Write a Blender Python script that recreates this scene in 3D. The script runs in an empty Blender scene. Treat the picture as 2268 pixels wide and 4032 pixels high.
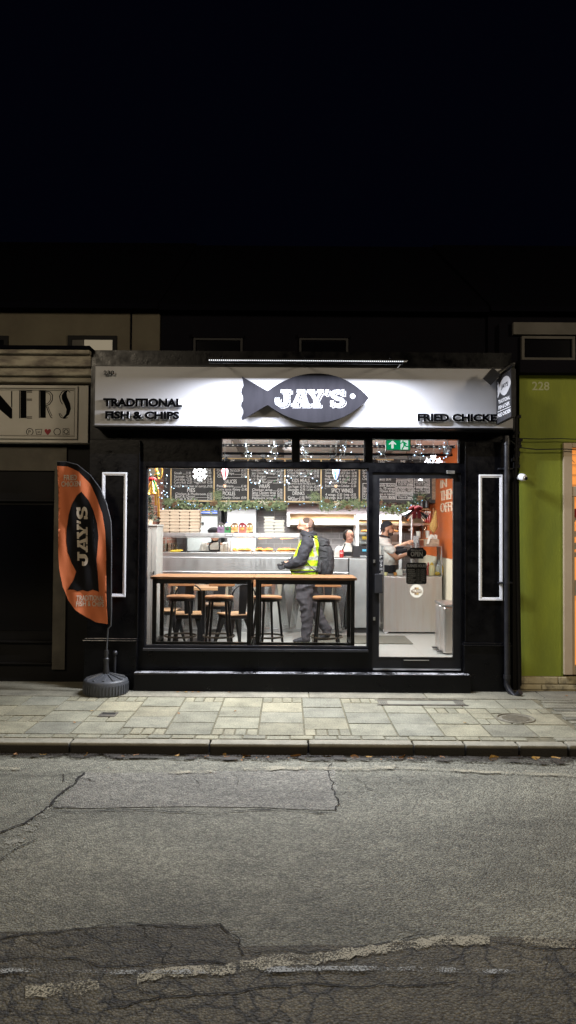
import bpy, bmesh, math, random
from mathutils import Vector, Matrix
R = math.radians
PI = math.pi
random.seed(7)
sc = bpy.context.scene
C = sc.collection

# ---------------------------------------------------------------- camera
FPX = 2900.0                       # focal length in photo pixels (photo is 2268 x 4032)
CAMZ, PITCH, ROLL = 1.74, R(1.46), R(0.40)
cam_d = bpy.data.cameras.new('camera')
cam = bpy.data.objects.new('camera', cam_d)
C.objects.link(cam)
cam_d.sensor_fit = 'VERTICAL'
cam_d.sensor_height = 36.0
cam_d.lens = 36.0 * FPX / 4032.0
cam_d.clip_start = 0.05
cam_d.clip_end = 400
RM = Matrix.Rotation(PI / 2 + PITCH, 3, 'X') @ Matrix.Rotation(ROLL, 3, 'Z')
cam.location = (0, 0, CAMZ)
cam.rotation_euler = RM.to_euler()
sc.camera = cam

# ---------------------------------------------------------------- night sky
w = bpy.data.worlds.new('World')
sc.world = w
w.use_nodes = True
wn = w.node_tree
bg = wn.nodes['Background']
bg.inputs['Color'].default_value = (0.16, 0.20, 0.66, 1)
bg.inputs['Strength'].default_value = 0.0034
sc.view_settings.view_transform = 'Standard'
sc.view_settings.look = 'None'
sc.view_settings.exposure = 0
sc.view_settings.gamma = 1
sc.cycles.use_denoising = True
sc.cycles.max_bounces = 8
sc.cycles.transparent_max_bounces = 24
sc.cycles.caustics_reflective = False
sc.cycles.caustics_refractive = False
sc.cycles.sample_clamp_indirect = 4.0

# ---------------------------------------------------------------- pixel <-> place
def ray(px, py):
    return RM @ Vector(((px - 1134) / FPX, (2016 - py) / FPX, -1))
def at(px, py, Y):                 # the point of the place seen at a photo pixel, at depth Y
    d = ray(px, py)
    t = Y / d.y
    return Vector((d.x * t, Y, CAMZ + d.z * t))
def gx(px, Y, py=2090): return at(px, py, Y).x
def gz(py, Y, px=1134): return at(px, py, Y).z
def rect(px0, py0, px1, py1, Y):
    mx, my = (px0 + px1) / 2, (py0 + py1) / 2
    return gx(px0, Y, my), gx(px1, Y, my), gz(py1, Y, mx), gz(py0, Y, mx)
def ground(px, py, z):
    d = ray(px, py)
    t = (z - CAMZ) / d.z
    return Vector((d.x * t, d.y * t, z))

# ---------------------------------------------------------------- light
def area(name, loc, rot, sx, sy, power, col=(1, 1, 1), spread=180):
    l = bpy.data.lights.new(name, 'AREA')
    l.shape = 'RECTANGLE'
    l.size, l.size_y = sx, sy
    l.energy = power
    l.color = col
    l.spread = R(spread)
    o = bpy.data.objects.new(name, l)
    C.objects.link(o)
    o.location = loc
    o.rotation_euler = rot
    return o
FL = 0.20                          # shop floor level
CEIL = 2.98                        # shop ceiling
Y0 = 8.15                          # shop front plane
YG = 8.22                          # shop glass plane
WL, WR = -2.05, 2.43               # inner faces of the shop's side walls
YC = 11.2                          # counter front
YB = 13.6                          # back wall
YM = 12.15                         # menu bulkhead
# fill lights added out of view on the customer side; kitchen light under bulkhead
for lx in (-1.2, 0.2, 1.5):
    area('fill_light_customers', (lx, 9.0, 2.93), (R(12), 0, 0), 0.9, 0.5, 80, (0.985, 0.985, 0.985))
area('fill_light_serving', (-0.3, 8.42, 2.78), (R(66), 0, 0), 1.8, 0.12, 102, (0.985, 0.985, 0.985))  # added behind the window head to brighten ceiling, boards and staff
area('ceiling_light_kitchen', (0.1, 12.40, 2.19), (R(22), 0, 0), 3.6, 0.25, 100, (1, 0.98, 0.95), 130)
area('hood_light', (0.95, 13.0, 2.02), (R(20), 0, 0), 1.9, 0.3, 26, (1, 0.88, 0.72))
# LED strip over the fascia sign
YLED = 7.42
p0, p1 = at(828, 1422, YLED), at(1584, 1430, YLED)
LEDZ = (p0.z + p1.z) / 2
area('sign_strip_light', ((p0.x + p1.x) / 2, YLED, LEDZ - 0.012), (R(-6), 0, 0), p1.x - p0.x, 0.018, 285, (0.84, 0.885, 1.0))
# assumed street lamps of the far pavement, added unseen behind the camera
def assumed_street_light(loc, power):
    l = bpy.data.lights.new('assumed_lamp_light', 'POINT')
    l.energy = power
    l.color = (1, 0.84, 0.62)
    l.shadow_soft_size = 0.9
    o = bpy.data.objects.new('assumed_lamp_light', l)
    C.objects.link(o)
    o.location = loc
assumed_street_light((-5.2, -1.0, 6.4), 980)
assumed_street_light((10.0, -1.2, 6.4), 1850)

# ---------------------------------------------------------------- materials
def mat(name, col, rough=0.5, metal=0.0, col2=None, vs=6.0, vlo=0.35, vhi=0.65, bump=0.0, bs=80.0, emit=None, es=0.0,
        spec=0.5, stretch=None, detail=4.0, rvar=0.0, transl=0.0, coat=0.0):
    m = bpy.data.materials.new(name)
    m.use_nodes = True
    nt = m.node_tree
    b = nt.nodes['Principled BSDF']
    b.inputs['Base Color'].default_value = (*col, 1)
    b.inputs['Roughness'].default_value = rough
    b.inputs['Metallic'].default_value = metal
    b.inputs['Specular IOR Level'].default_value = spec
    if coat: b.inputs['Coat Weight'].default_value = coat
    if emit:
        b.inputs['Emission Color'].default_value = (*emit, 1)
        b.inputs['Emission Strength'].default_value = es
    tc = nt.nodes.new('ShaderNodeTexCoord')
    mp = nt.nodes.new('ShaderNodeMapping')
    if stretch: mp.inputs['Scale'].default_value = stretch
    nt.links.new(tc.outputs['Object'], mp.inputs['Vector'])
    if col2 is not None or rvar:
        n = nt.nodes.new('ShaderNodeTexNoise')
        n.inputs['Scale'].default_value = vs
        n.inputs['Detail'].default_value = detail
        n.inputs['Roughness'].default_value = 0.65
        nt.links.new(mp.outputs[0], n.inputs['Vector'])
        mr = nt.nodes.new('ShaderNodeMapRange')
        mr.inputs['From Min'].default_value = vlo
        mr.inputs['From Max'].default_value = vhi
        nt.links.new(n.outputs['Fac'], mr.inputs['Value'])
        if col2 is not None:
            mx = nt.nodes.new('ShaderNodeMixRGB')
            mx.inputs[1].default_value = (*col, 1)
            mx.inputs[2].default_value = (*col2, 1)
            nt.links.new(mr.outputs[0], mx.inputs[0])
            nt.links.new(mx.outputs[0], b.inputs['Base Color'])
        if rvar:
            m2 = nt.nodes.new('ShaderNodeMapRange')
            m2.inputs['To Min'].default_value = max(0.03, rough - rvar)
            m2.inputs['To Max'].default_value = min(1, rough + rvar)
            nt.links.new(n.outputs['Fac'], m2.inputs['Value'])
            m2.inputs['From Min'].default_value = 0.3
            m2.inputs['From Max'].default_value = 0.7
            nt.links.new(m2.outputs[0], b.inputs['Roughness'])
    if bump:
        n2 = nt.nodes.new('ShaderNodeTexNoise')
        n2.inputs['Scale'].default_value = bs
        n2.inputs['Detail'].default_value = 5
        nt.links.new(mp.outputs[0], n2.inputs['Vector'])
        bp = nt.nodes.new('ShaderNodeBump')
        bp.inputs['Strength'].default_value = bump
        bp.inputs['Distance'].default_value = 0.01
        nt.links.new(n2.outputs['Fac'], bp.inputs['Height'])
        nt.links.new(bp.outputs[0], b.inputs['Normal'])
    return m

def glass(name, tint=(0.97, 0.985, 0.98), refl=1.0, rough=0.0):
    m = bpy.data.materials.new(name)
    m.use_nodes = True
    nt = m.node_tree
    nt.nodes.remove(nt.nodes['Principled BSDF'])
    out = nt.nodes['Material Output']
    t = nt.nodes.new('ShaderNodeBsdfTransparent')
    t.inputs[0].default_value = (*tint, 1)
    g = nt.nodes.new('ShaderNodeBsdfGlossy')
    g.inputs['Roughness'].default_value = rough
    fr = nt.nodes.new('ShaderNodeFresnel')
    fr.inputs[0].default_value = 1.45
    mu = nt.nodes.new('ShaderNodeMath')
    mu.operation = 'MULTIPLY'
    mu.inputs[1].default_value = refl
    mx = nt.nodes.new('ShaderNodeMixShader')
    nt.links.new(fr.outputs[0], mu.inputs[0])
    nt.links.new(mu.outputs[0], mx.inputs[0])
    nt.links.new(t.outputs[0], mx.inputs[1])
    nt.links.new(g.outputs[0], mx.inputs[2])
    nt.links.new(mx.outputs[0], out.inputs[0])
    return m

def brickmat(name, c1, c2, mortar, bw, bh, ms=0.008, rough=0.6, bump=0.4, plane='XZ', coat=0.0):
    m = bpy.data.materials.new(name)
    m.use_nodes = True
    nt = m.node_tree
    b = nt.nodes['Principled BSDF']
    b.inputs['Roughness'].default_value = rough
    b.inputs['Coat Weight'].default_value = coat
    tc = nt.nodes.new('ShaderNodeTexCoord')
    sp = nt.nodes.new('ShaderNodeSeparateXYZ')
    cb = nt.nodes.new('ShaderNodeCombineXYZ')
    nt.links.new(tc.outputs['Object'], sp.inputs[0])
    nt.links.new(sp.outputs['X' if plane == 'XZ' else 'Y'], cb.inputs[0])
    nt.links.new(sp.outputs['Z'], cb.inputs[1])
    br = nt.nodes.new('ShaderNodeTexBrick')
    br.inputs['Color1'].default_value = (*c1, 1)
    br.inputs['Color2'].default_value = (*c2, 1)
    br.inputs['Mortar'].default_value = (*mortar, 1)
    br.inputs['Scale'].default_value = 1
    br.inputs['Mortar Size'].default_value = ms
    br.inputs['Brick Width'].default_value = bw
    br.inputs['Row Height'].default_value = bh
    nt.links.new(cb.outputs[0], br.inputs['Vector'])
    n = nt.nodes.new('ShaderNodeTexNoise')
    n.inputs['Scale'].default_value = 25
    nt.links.new(tc.outputs['Object'], n.inputs['Vector'])
    mx = nt.nodes.new('ShaderNodeMixRGB')
    mx.blend_type = 'MULTIPLY'
    mx.inputs[0].default_value = 0.35
    nt.links.new(br.outputs['Color'], mx.inputs[1])
    nt.links.new(n.outputs['Fac'], mx.inputs[2])
    nt.links.new(mx.outputs[0], b.inputs['Base Color'])
    bp = nt.nodes.new('ShaderNodeBump')
    bp.invert = True
    bp.inputs['Strength'].default_value = bump
    bp.inputs['Distance'].default_value = 0.006
    nt.links.new(br.outputs['Fac'], bp.inputs['Height'])
    nt.links.new(bp.outputs[0], b.inputs['Normal'])
    return m

def worn(name, col, lo, hi, scale=9.0, fine=70.0):       # paint worn away in patches
    m = mat(name, col, 0.7, bump=0.4, bs=150)
    nt = m.node_tree
    b = nt.nodes['Principled BSDF']
    out = nt.nodes['Material Output']
    tc = nt.nodes.new('ShaderNodeTexCoord')
    n1 = nt.nodes.new('ShaderNodeTexNoise'); n1.inputs['Scale'].default_value = scale; n1.inputs['Detail'].default_value = 6
    n2 = nt.nodes.new('ShaderNodeTexNoise'); n2.inputs['Scale'].default_value = fine; n2.inputs['Detail'].default_value = 3
    for n in (n1, n2): nt.links.new(tc.outputs['Object'], n.inputs['Vector'])
    ad = nt.nodes.new('ShaderNodeMath'); ad.operation = 'ADD'
    nt.links.new(n1.outputs['Fac'], ad.inputs[0]); nt.links.new(n2.outputs['Fac'], ad.inputs[1])
    mr = nt.nodes.new('ShaderNodeMapRange')
    mr.inputs['From Min'].default_value = lo; mr.inputs['From Max'].default_value = hi
    nt.links.new(ad.outputs[0], mr.inputs['Value'])
    tr = nt.nodes.new('ShaderNodeBsdfTransparent')
    mx = nt.nodes.new('ShaderNodeMixShader')
    nt.links.new(mr.outputs[0], mx.inputs[0]); nt.links.new(tr.outputs[0], mx.inputs[1]); nt.links.new(b.outputs[0], mx.inputs[2])
    nt.links.new(mx.outputs[0], out.inputs[0])
    return m

K = {}
K['black_paint'] = mat('black_paint', (0.0012, 0.0012, 0.0018), 0.36, bump=0.15, bs=25, rvar=0.14, vs=7, spec=0.2)
K['black_metal'] = mat('black_metal', (0.006, 0.006, 0.007), 0.38, 0.0, spec=0.35, rvar=0.1, vs=12)
K['black_plastic'] = mat('black_plastic', (0.018, 0.018, 0.02), 0.4, rvar=0.1)
K['white_paint'] = mat('white_paint', (0.75, 0.75, 0.77), 0.45, bump=0.15, bs=40)
K['sign_white'] = mat('sign_white', (0.36, 0.36, 0.375), 0.5, bump=0.03, bs=8, col2=(0.335, 0.335, 0.35), vs=1.3)
K['fish_grey'] = mat('fish_grey', (0.0065, 0.0062, 0.0078), 0.75, col2=(0.0085, 0.008, 0.010), vs=3, stretch=(6, 1, 1), spec=0.05)
K['letter_black'] = mat('letter_black', (0.0014, 0.0014, 0.0018), 0.7, spec=0.04)
K['letter_white'] = mat('letter_white', (0.78, 0.78, 0.8), 0.5, col2=(0.62, 0.62, 0.65), vs=60, vlo=0.58, vhi=0.66)
K['fish_letter'] = mat('fish_letter', (0.17, 0.17, 0.175), 0.7, spec=0.1)
K['grey_white'] = mat('grey_white', (0.6, 0.6, 0.62), 0.45)
K['steel'] = mat('steel', (0.56, 0.57, 0.575), 0.38, 1.0, rvar=0.05, vs=3, stretch=(9, 9, 0.5))
K['steel_smooth'] = mat('steel_smooth', (0.72, 0.73, 0.74), 0.3, 1.0)
K['steel_dark'] = mat('steel_dark', (0.46, 0.46, 0.46), 0.4, 1.0, rvar=0.1, vs=4, stretch=(5, 5, 0.6))
K['grey_panel'] = mat('grey_panel', (0.36, 0.38, 0.39), 0.4, 0.6, col2=(0.45, 0.47, 0.47), vs=3, rvar=0.1)
K['wood'] = mat('wood', (0.29, 0.145, 0.065), 0.42, col2=(0.19, 0.088, 0.038), vs=5, stretch=(1.2, 14, 14), bump=0.1, bs=30)
K['wood_pale'] = mat('wood_pale', (0.34, 0.205, 0.105), 0.5, col2=(0.25, 0.145, 0.07), vs=5, stretch=(1, 10, 10))
K['wood_plank'] = mat('wood_plank', (0.34, 0.25, 0.17), 0.7, col2=(0.16, 0.11, 0.07), vs=6, stretch=(2, 2, 5), bump=0.5, bs=18)
K['wood_grey'] = mat('wood_grey', (0.30, 0.30, 0.28), 0.6, col2=(0.24, 0.24, 0.225), vs=6, stretch=(14, 14, 1), bump=0.1, bs=30)
K['tile_grey'] = brickmat('tile_grey', (0.29, 0.27, 0.275), (0.32, 0.295, 0.30), (0.58, 0.55, 0.54), 0.30, 0.10, 0.0035, 0.3, 0.3)
K['brick_red'] = brickmat('brick_red', (0.42, 0.17, 0.11), (0.34, 0.14, 0.10), (0.45, 0.36, 0.30), 0.225, 0.075, 0.009, 0.85, 0.8, plane='YZ')
K['orange_wall'] = mat('orange_wall', (0.56, 0.125, 0.022), 0.45, col2=(0.50, 0.105, 0.018), vs=2)
K['cream'] = mat('cream', (0.62, 0.57, 0.45), 0.5, col2=(0.56, 0.51, 0.40), vs=4)
K['plain_wall'] = mat('plain_wall', (0.40, 0.395, 0.38), 0.8)
K['ceiling'] = mat('ceiling', (0.76, 0.78, 0.80), 0.7, col2=(0.68, 0.70, 0.71), vs=3)
K['ceiling_beam'] = mat('ceiling_beam', (0.2, 0.19, 0.18), 0.7)
K['floor_tile'] = brickmat('floor_tile', (0.38, 0.385, 0.36), (0.36, 0.365, 0.34), (0.25, 0.25, 0.23), 0.6, 0.6, 0.004, 0.35, 0.1)
K['board'] = mat('board', (0.030, 0.030, 0.029), 0.75, col2=(0.043, 0.043, 0.042), vs=5)
K['chalk'] = mat('chalk', (0.70, 0.70, 0.68), 0.9)
K['gold_trim'] = mat('gold_trim', (0.62, 0.44, 0.19), 0.4)
K['glass'] = glass('glass')
K['case_glass'] = glass('case_glass', (0.93, 0.96, 0.95), 1.6)
K['dark_glass'] = mat('dark_glass', (0.003, 0.003, 0.004), 0.12, spec=0.3)
K['card'] = mat('card', (0.64, 0.52, 0.385), 0.8, col2=(0.56, 0.45, 0.33), vs=4)
K['card_white'] = mat('card_white', (0.56, 0.55, 0.49), 0.8)
K['leaf'] = mat('leaf', (0.13, 0.19, 0.085), 0.6, col2=(0.27, 0.33, 0.17), vs=22)
K['leaf_pale'] = mat('leaf_pale', (0.38, 0.43, 0.25), 0.6, col2=(0.2, 0.27, 0.14), vs=18)
K['fir'] = mat('fir', (0.035, 0.07, 0.045), 0.7, col2=(0.08, 0.13, 0.09), vs=25)
K['cone'] = mat('cone', (0.2, 0.11, 0.06), 0.7, col2=(0.36, 0.23, 0.14), vs=40)
K['berry'] = mat('berry', (0.8, 0.78, 0.66), 0.4)
K['bulb'] = mat('bulb', (0.8, 0.9, 1), 0.3, emit=(0.22, 0.55, 1.0), es=4.0)
K['bulb_warm'] = mat('bulb_warm', (1, 0.9, 0.7), 0.3, emit=(1, 0.75, 0.4), es=6.0)
K['led'] = mat('led', (1, 1, 1), 0.3, emit=(0.86, 0.92, 1.0), es=1.6)
K['wire'] = mat('wire', (0.012, 0.014, 0.012), 0.6)
K['gold'] = mat('gold', (0.75, 0.46, 0.10), 0.28, 0.85)
K['silver'] = mat('silver', (0.75, 0.75, 0.78), 0.15, 1.0)
K['red_cloth'] = mat('red_cloth', (0.24, 0.012, 0.02), 0.7, col2=(0.14, 0.008, 0.014), vs=14)
K['red'] = mat('red', (0.45, 0.03, 0.03), 0.35)
K['box_red'] = mat('box_red', (0.42, 0.13, 0.08), 0.6)
K['sauce'] = mat('sauce', (0.28, 0.02, 0.012), 0.25, coat=0.4)
K['yellow'] = mat('yellow', (0.78, 0.5, 0.05), 0.4)
K['cream_plastic'] = mat('cream_plastic', (0.75, 0.66, 0.34), 0.4)
K['green'] = mat('green', (0.03, 0.2, 0.06), 0.4)
K['exit_green'] = mat('exit_green', (0.0, 0.25, 0.10), 0.4, emit=(0.0, 0.27, 0.10), es=0.9)
K['exit_white'] = mat('exit_white', (0.85, 0.9, 0.87), 0.4, emit=(0.85, 0.93, 0.88), es=0.75)
K['skin'] = mat('skin', (0.50, 0.27, 0.19), 0.5, col2=(0.44, 0.21, 0.145), vs=30)
K['skin_tan'] = mat('skin_tan', (0.46, 0.25, 0.16), 0.5, col2=(0.42, 0.21, 0.13), vs=30)
K['hair_dark'] = mat('hair_dark', (0.011, 0.008, 0.007), 0.7, bump=0.5, bs=200, spec=0.2)
K['hair_grey'] = mat('hair_grey', (0.035, 0.026, 0.022), 0.85, spec=0.2, col2=(0.07, 0.048, 0.038), vs=60)
K['black_gloss'] = mat('black_gloss', (0.003, 0.003, 0.004), 0.22, spec=0.5, bump=0.2, bs=30)
K['stubble'] = mat('stubble', (0.17, 0.10, 0.076), 0.7, col2=(0.10, 0.06, 0.046), vs=70)
K['autumn_yellow'] = mat('autumn_yellow', (0.5, 0.3, 0.06), 0.7, col2=(0.3, 0.15, 0.04), vs=40)
K['beard'] = mat('beard', (0.075, 0.045, 0.034), 0.8, col2=(0.03, 0.02, 0.016), vs=80)
K['shirt_white'] = mat('shirt_white', (0.66, 0.64, 0.60), 0.85, col2=(0.6, 0.58, 0.54), vs=10, bump=0.3, bs=14)
K['cloth_black'] = mat('cloth_black', (0.018, 0.018, 0.022), 0.85, bump=0.3, bs=20)
K['jacket'] = mat('jacket', (0.034, 0.034, 0.041), 0.85, spec=0.25, col2=(0.022, 0.022, 0.027), vs=9, bump=0.8, bs=13, stretch=(1, 1, 2.2))
K['trousers'] = mat('trousers', (0.052, 0.049, 0.055), 0.88, spec=0.25, col2=(0.031, 0.029, 0.033), vs=7, bump=0.9, bs=10, stretch=(1, 1, 1.6))
K['hi_vis'] = mat('hi_vis', (0.50, 0.74, 0.012), 0.6, col2=(0.36, 0.58, 0.01), vs=9, bump=0.8, bs=13, emit=(0.5, 0.8, 0.0), es=0.0)
K['reflective'] = mat('reflective', (0.40, 0.42, 0.38), 0.4, bump=0.4, bs=14)
K['pack'] = mat('pack', (0.020, 0.020, 0.023), 0.75, spec=0.3, col2=(0.034, 0.034, 0.037), vs=12, bump=0.9, bs=22)
K['eye'] = mat('eye', (0.02, 0.012, 0.01), 0.2)
K['lip'] = mat('lip', (0.36, 0.12, 0.10), 0.5)
K['flag'] = mat('flag', (0.47, 0.122, 0.040), 0.8, bump=0.15, bs=30)
K['flag_black'] = mat('flag_black', (0.005, 0.0045, 0.005), 0.85, spec=0.15)
K['flag_white'] = mat('flag_white', (0.42, 0.36, 0.29), 0.8)
K['number_pale'] = mat('number_pale', (0.40, 0.42, 0.24), 0.8)
K['iron_light'] = mat('iron_light', (0.13, 0.12, 0.092), 0.7, 0.1, col2=(0.2, 0.18, 0.13), vs=20, bump=0.4, bs=60)
K['base_grey'] = mat('base_grey', (0.055, 0.058, 0.065), 0.42, rvar=0.12)
K['pipe'] = mat('pipe', (0.010, 0.011, 0.015), 0.34, rvar=0.08, col2=(0.02, 0.02, 0.024), vs=10)
K['green_wall'] = mat('green_wall', (0.235, 0.275, 0.020), 0.75, col2=(0.17, 0.205, 0.018), vs=1.8, bump=0.2, bs=25, stretch=(2.2, 2.2, 0.7), detail=8)
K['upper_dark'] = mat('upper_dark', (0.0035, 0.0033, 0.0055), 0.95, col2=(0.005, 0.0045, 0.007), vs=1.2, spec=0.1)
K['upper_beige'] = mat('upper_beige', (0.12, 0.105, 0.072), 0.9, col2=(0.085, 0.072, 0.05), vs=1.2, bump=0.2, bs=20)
K['cornice'] = mat('cornice', (0.34, 0.31, 0.24), 0.85, col2=(0.13, 0.11, 0.09), vs=2.6, stretch=(1, 1, 3), vlo=0.42, vhi=0.62, bump=0.4, bs=15)
K['cream_board'] = mat('cream_board', (0.46, 0.44, 0.395), 0.75, col2=(0.40, 0.375, 0.33), vs=2.0)
K['cream_dark'] = mat('cream_dark', (0.10, 0.09, 0.068), 0.8, col2=(0.06, 0.052, 0.04), vs=2.4)  # darker cream for the head panel and pilaster
K['left_dark'] = mat('left_dark', (0.0045, 0.0043, 0.0045), 0.6, col2=(0.008, 0.0072, 0.007), vs=2, spec=0.15)
K['slate'] = mat('slate', (0.0022, 0.0022, 0.0042), 0.95, spec=0.05)
K['stone_block'] = mat('stone_block', (0.42, 0.36, 0.22), 0.9, col2=(0.13, 0.11, 0.07), vs=6, vlo=0.48, vhi=0.66, bump=0.7, bs=18)
K['frame_beige'] = mat('frame_beige', (0.46, 0.37, 0.26), 0.6, col2=(0.42, 0.33, 0.23), vs=4)
K['concrete_dim'] = mat('concrete_dim', (0.10, 0.093, 0.082), 0.9, col2=(0.07, 0.065, 0.056), vs=3)
K['dim_frame'] = mat('dim_frame', (0.035, 0.034, 0.034), 0.9)
K['freezer_grey'] = mat('freezer_grey', (0.40, 0.41, 0.43), 0.4)
K['lit_pane'] = mat('lit_pane', (0.8, 0.4, 0.12), 0.6, col2=(0.7, 0.32, 0.08), vs=5, emit=(1.0, 0.34, 0.065), es=0.72)
K['lit_blind'] = mat('lit_blind', (0.5, 0.47, 0.4), 0.8, emit=(0.9, 0.8, 0.6), es=0.12)
K['autumn'] = mat('autumn', (0.36, 0.17, 0.04), 0.7, col2=(0.2, 0.09, 0.04), vs=40)
K['iron'] = mat('iron', (0.075, 0.07, 0.062), 0.55, 0.3, col2=(0.15, 0.13, 0.10), vs=20, bump=0.4, bs=60)
K['net'] = mat('net', (0.5, 0.32, 0.10), 0.9, bump=1.0, bs=90, col2=(0.30, 0.17, 0.05), vs=70)
K['food'] = mat('food', (0.62, 0.22, 0.05), 0.6, col2=(0.75, 0.42, 0.12), vs=30, bump=0.8, bs=60)
K['hot_lamp'] = mat('hot_lamp', (1, 0.5, 0.2), 0.5, emit=(1.0, 0.42, 0.12), es=5.0)
K['hood_mauve'] = mat('hood_mauve', (0.62, 0.55, 0.59), 0.45)
K['hood_steel'] = mat('hood_steel', (0.72, 0.6, 0.42), 0.4, 0.3, col2=(0.5, 0.36, 0.22), vs=5)
K['blue'] = mat('blue', (0.03, 0.10, 0.5), 0.5, emit=(0.1, 0.22, 0.8), es=0.5)
K['screen'] = mat('screen', (0.05, 0.2, 0.3), 0.3, emit=(0.15, 0.6, 0.9), es=0.7)
K['fridge_in'] = mat('fridge_in', (0.36, 0.38, 0.38), 0.4)
K['purple'] = mat('purple', (0.22, 0.13, 0.22), 0.6)
K['tiger'] = mat('tiger', (0.75, 0.42, 0.16), 0.6, col2=(0.12, 0.06, 0.03), vs=9, stretch=(1, 1, 4), vlo=0.5, vhi=0.54)
K['bin_steel'] = mat('bin_steel', (0.78, 0.79, 0.80), 0.34, 0.95, col2=(0.60, 0.50, 0.43), vs=1.0, stretch=(2.6, 2.6, 0.22), detail=6, rvar=0.1)  # brownish upright streaks in the colour imitate wavy reflections
K['steel_fold'] = mat('steel_fold', (0.74, 0.75, 0.75), 0.2, 1.0)
K['mat_grey'] = mat('mat_grey', (0.14, 0.135, 0.11), 0.95, bump=1.0, bs=120, col2=(0.09, 0.088, 0.07), vs=60)
K['tape'] = mat('tape', (0.85, 0.82, 0.70), 0.6)

# ---------------------------------------------------------------- mesh helpers
TXT = {}
def text_mesh(body, bold=0.0, shear=0.0, ext=0.0):
    k = (body, bold, shear, ext)
    if k in TXT: return TXT[k]
    cu = bpy.data.curves.new('text', 'FONT')
    cu.body = body
    cu.size = 1.0
    cu.offset = bold
    cu.shear = shear
    cu.extrude = ext
    cu.resolution_u = 3
    o = bpy.data.objects.new('text', cu)
    C.objects.link(o)
    bpy.context.view_layer.update()
    me = bpy.data.meshes.new_from_object(o.evaluated_get(bpy.context.evaluated_depsgraph_get()))
    vs = [v.co.copy() for v in me.vertices]
    fs = [tuple(p.vertices) for p in me.polygons]
    bpy.data.objects.remove(o)
    bpy.data.curves.remove(cu)
    bpy.data.meshes.remove(me)
    TXT[k] = (vs, fs)
    return TXT[k]

def fractal(a, b, amp, n):
    pts = [a, b]
    for i in range(n):
        q = [pts[0]]
        for u, v in zip(pts, pts[1:]):
            d = v - u
            m = (u + v) / 2 + Vector((-d.y, d.x, 0)) * random.uniform(-amp, amp)
            q += [m, v]
        pts = q
    return pts

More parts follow.
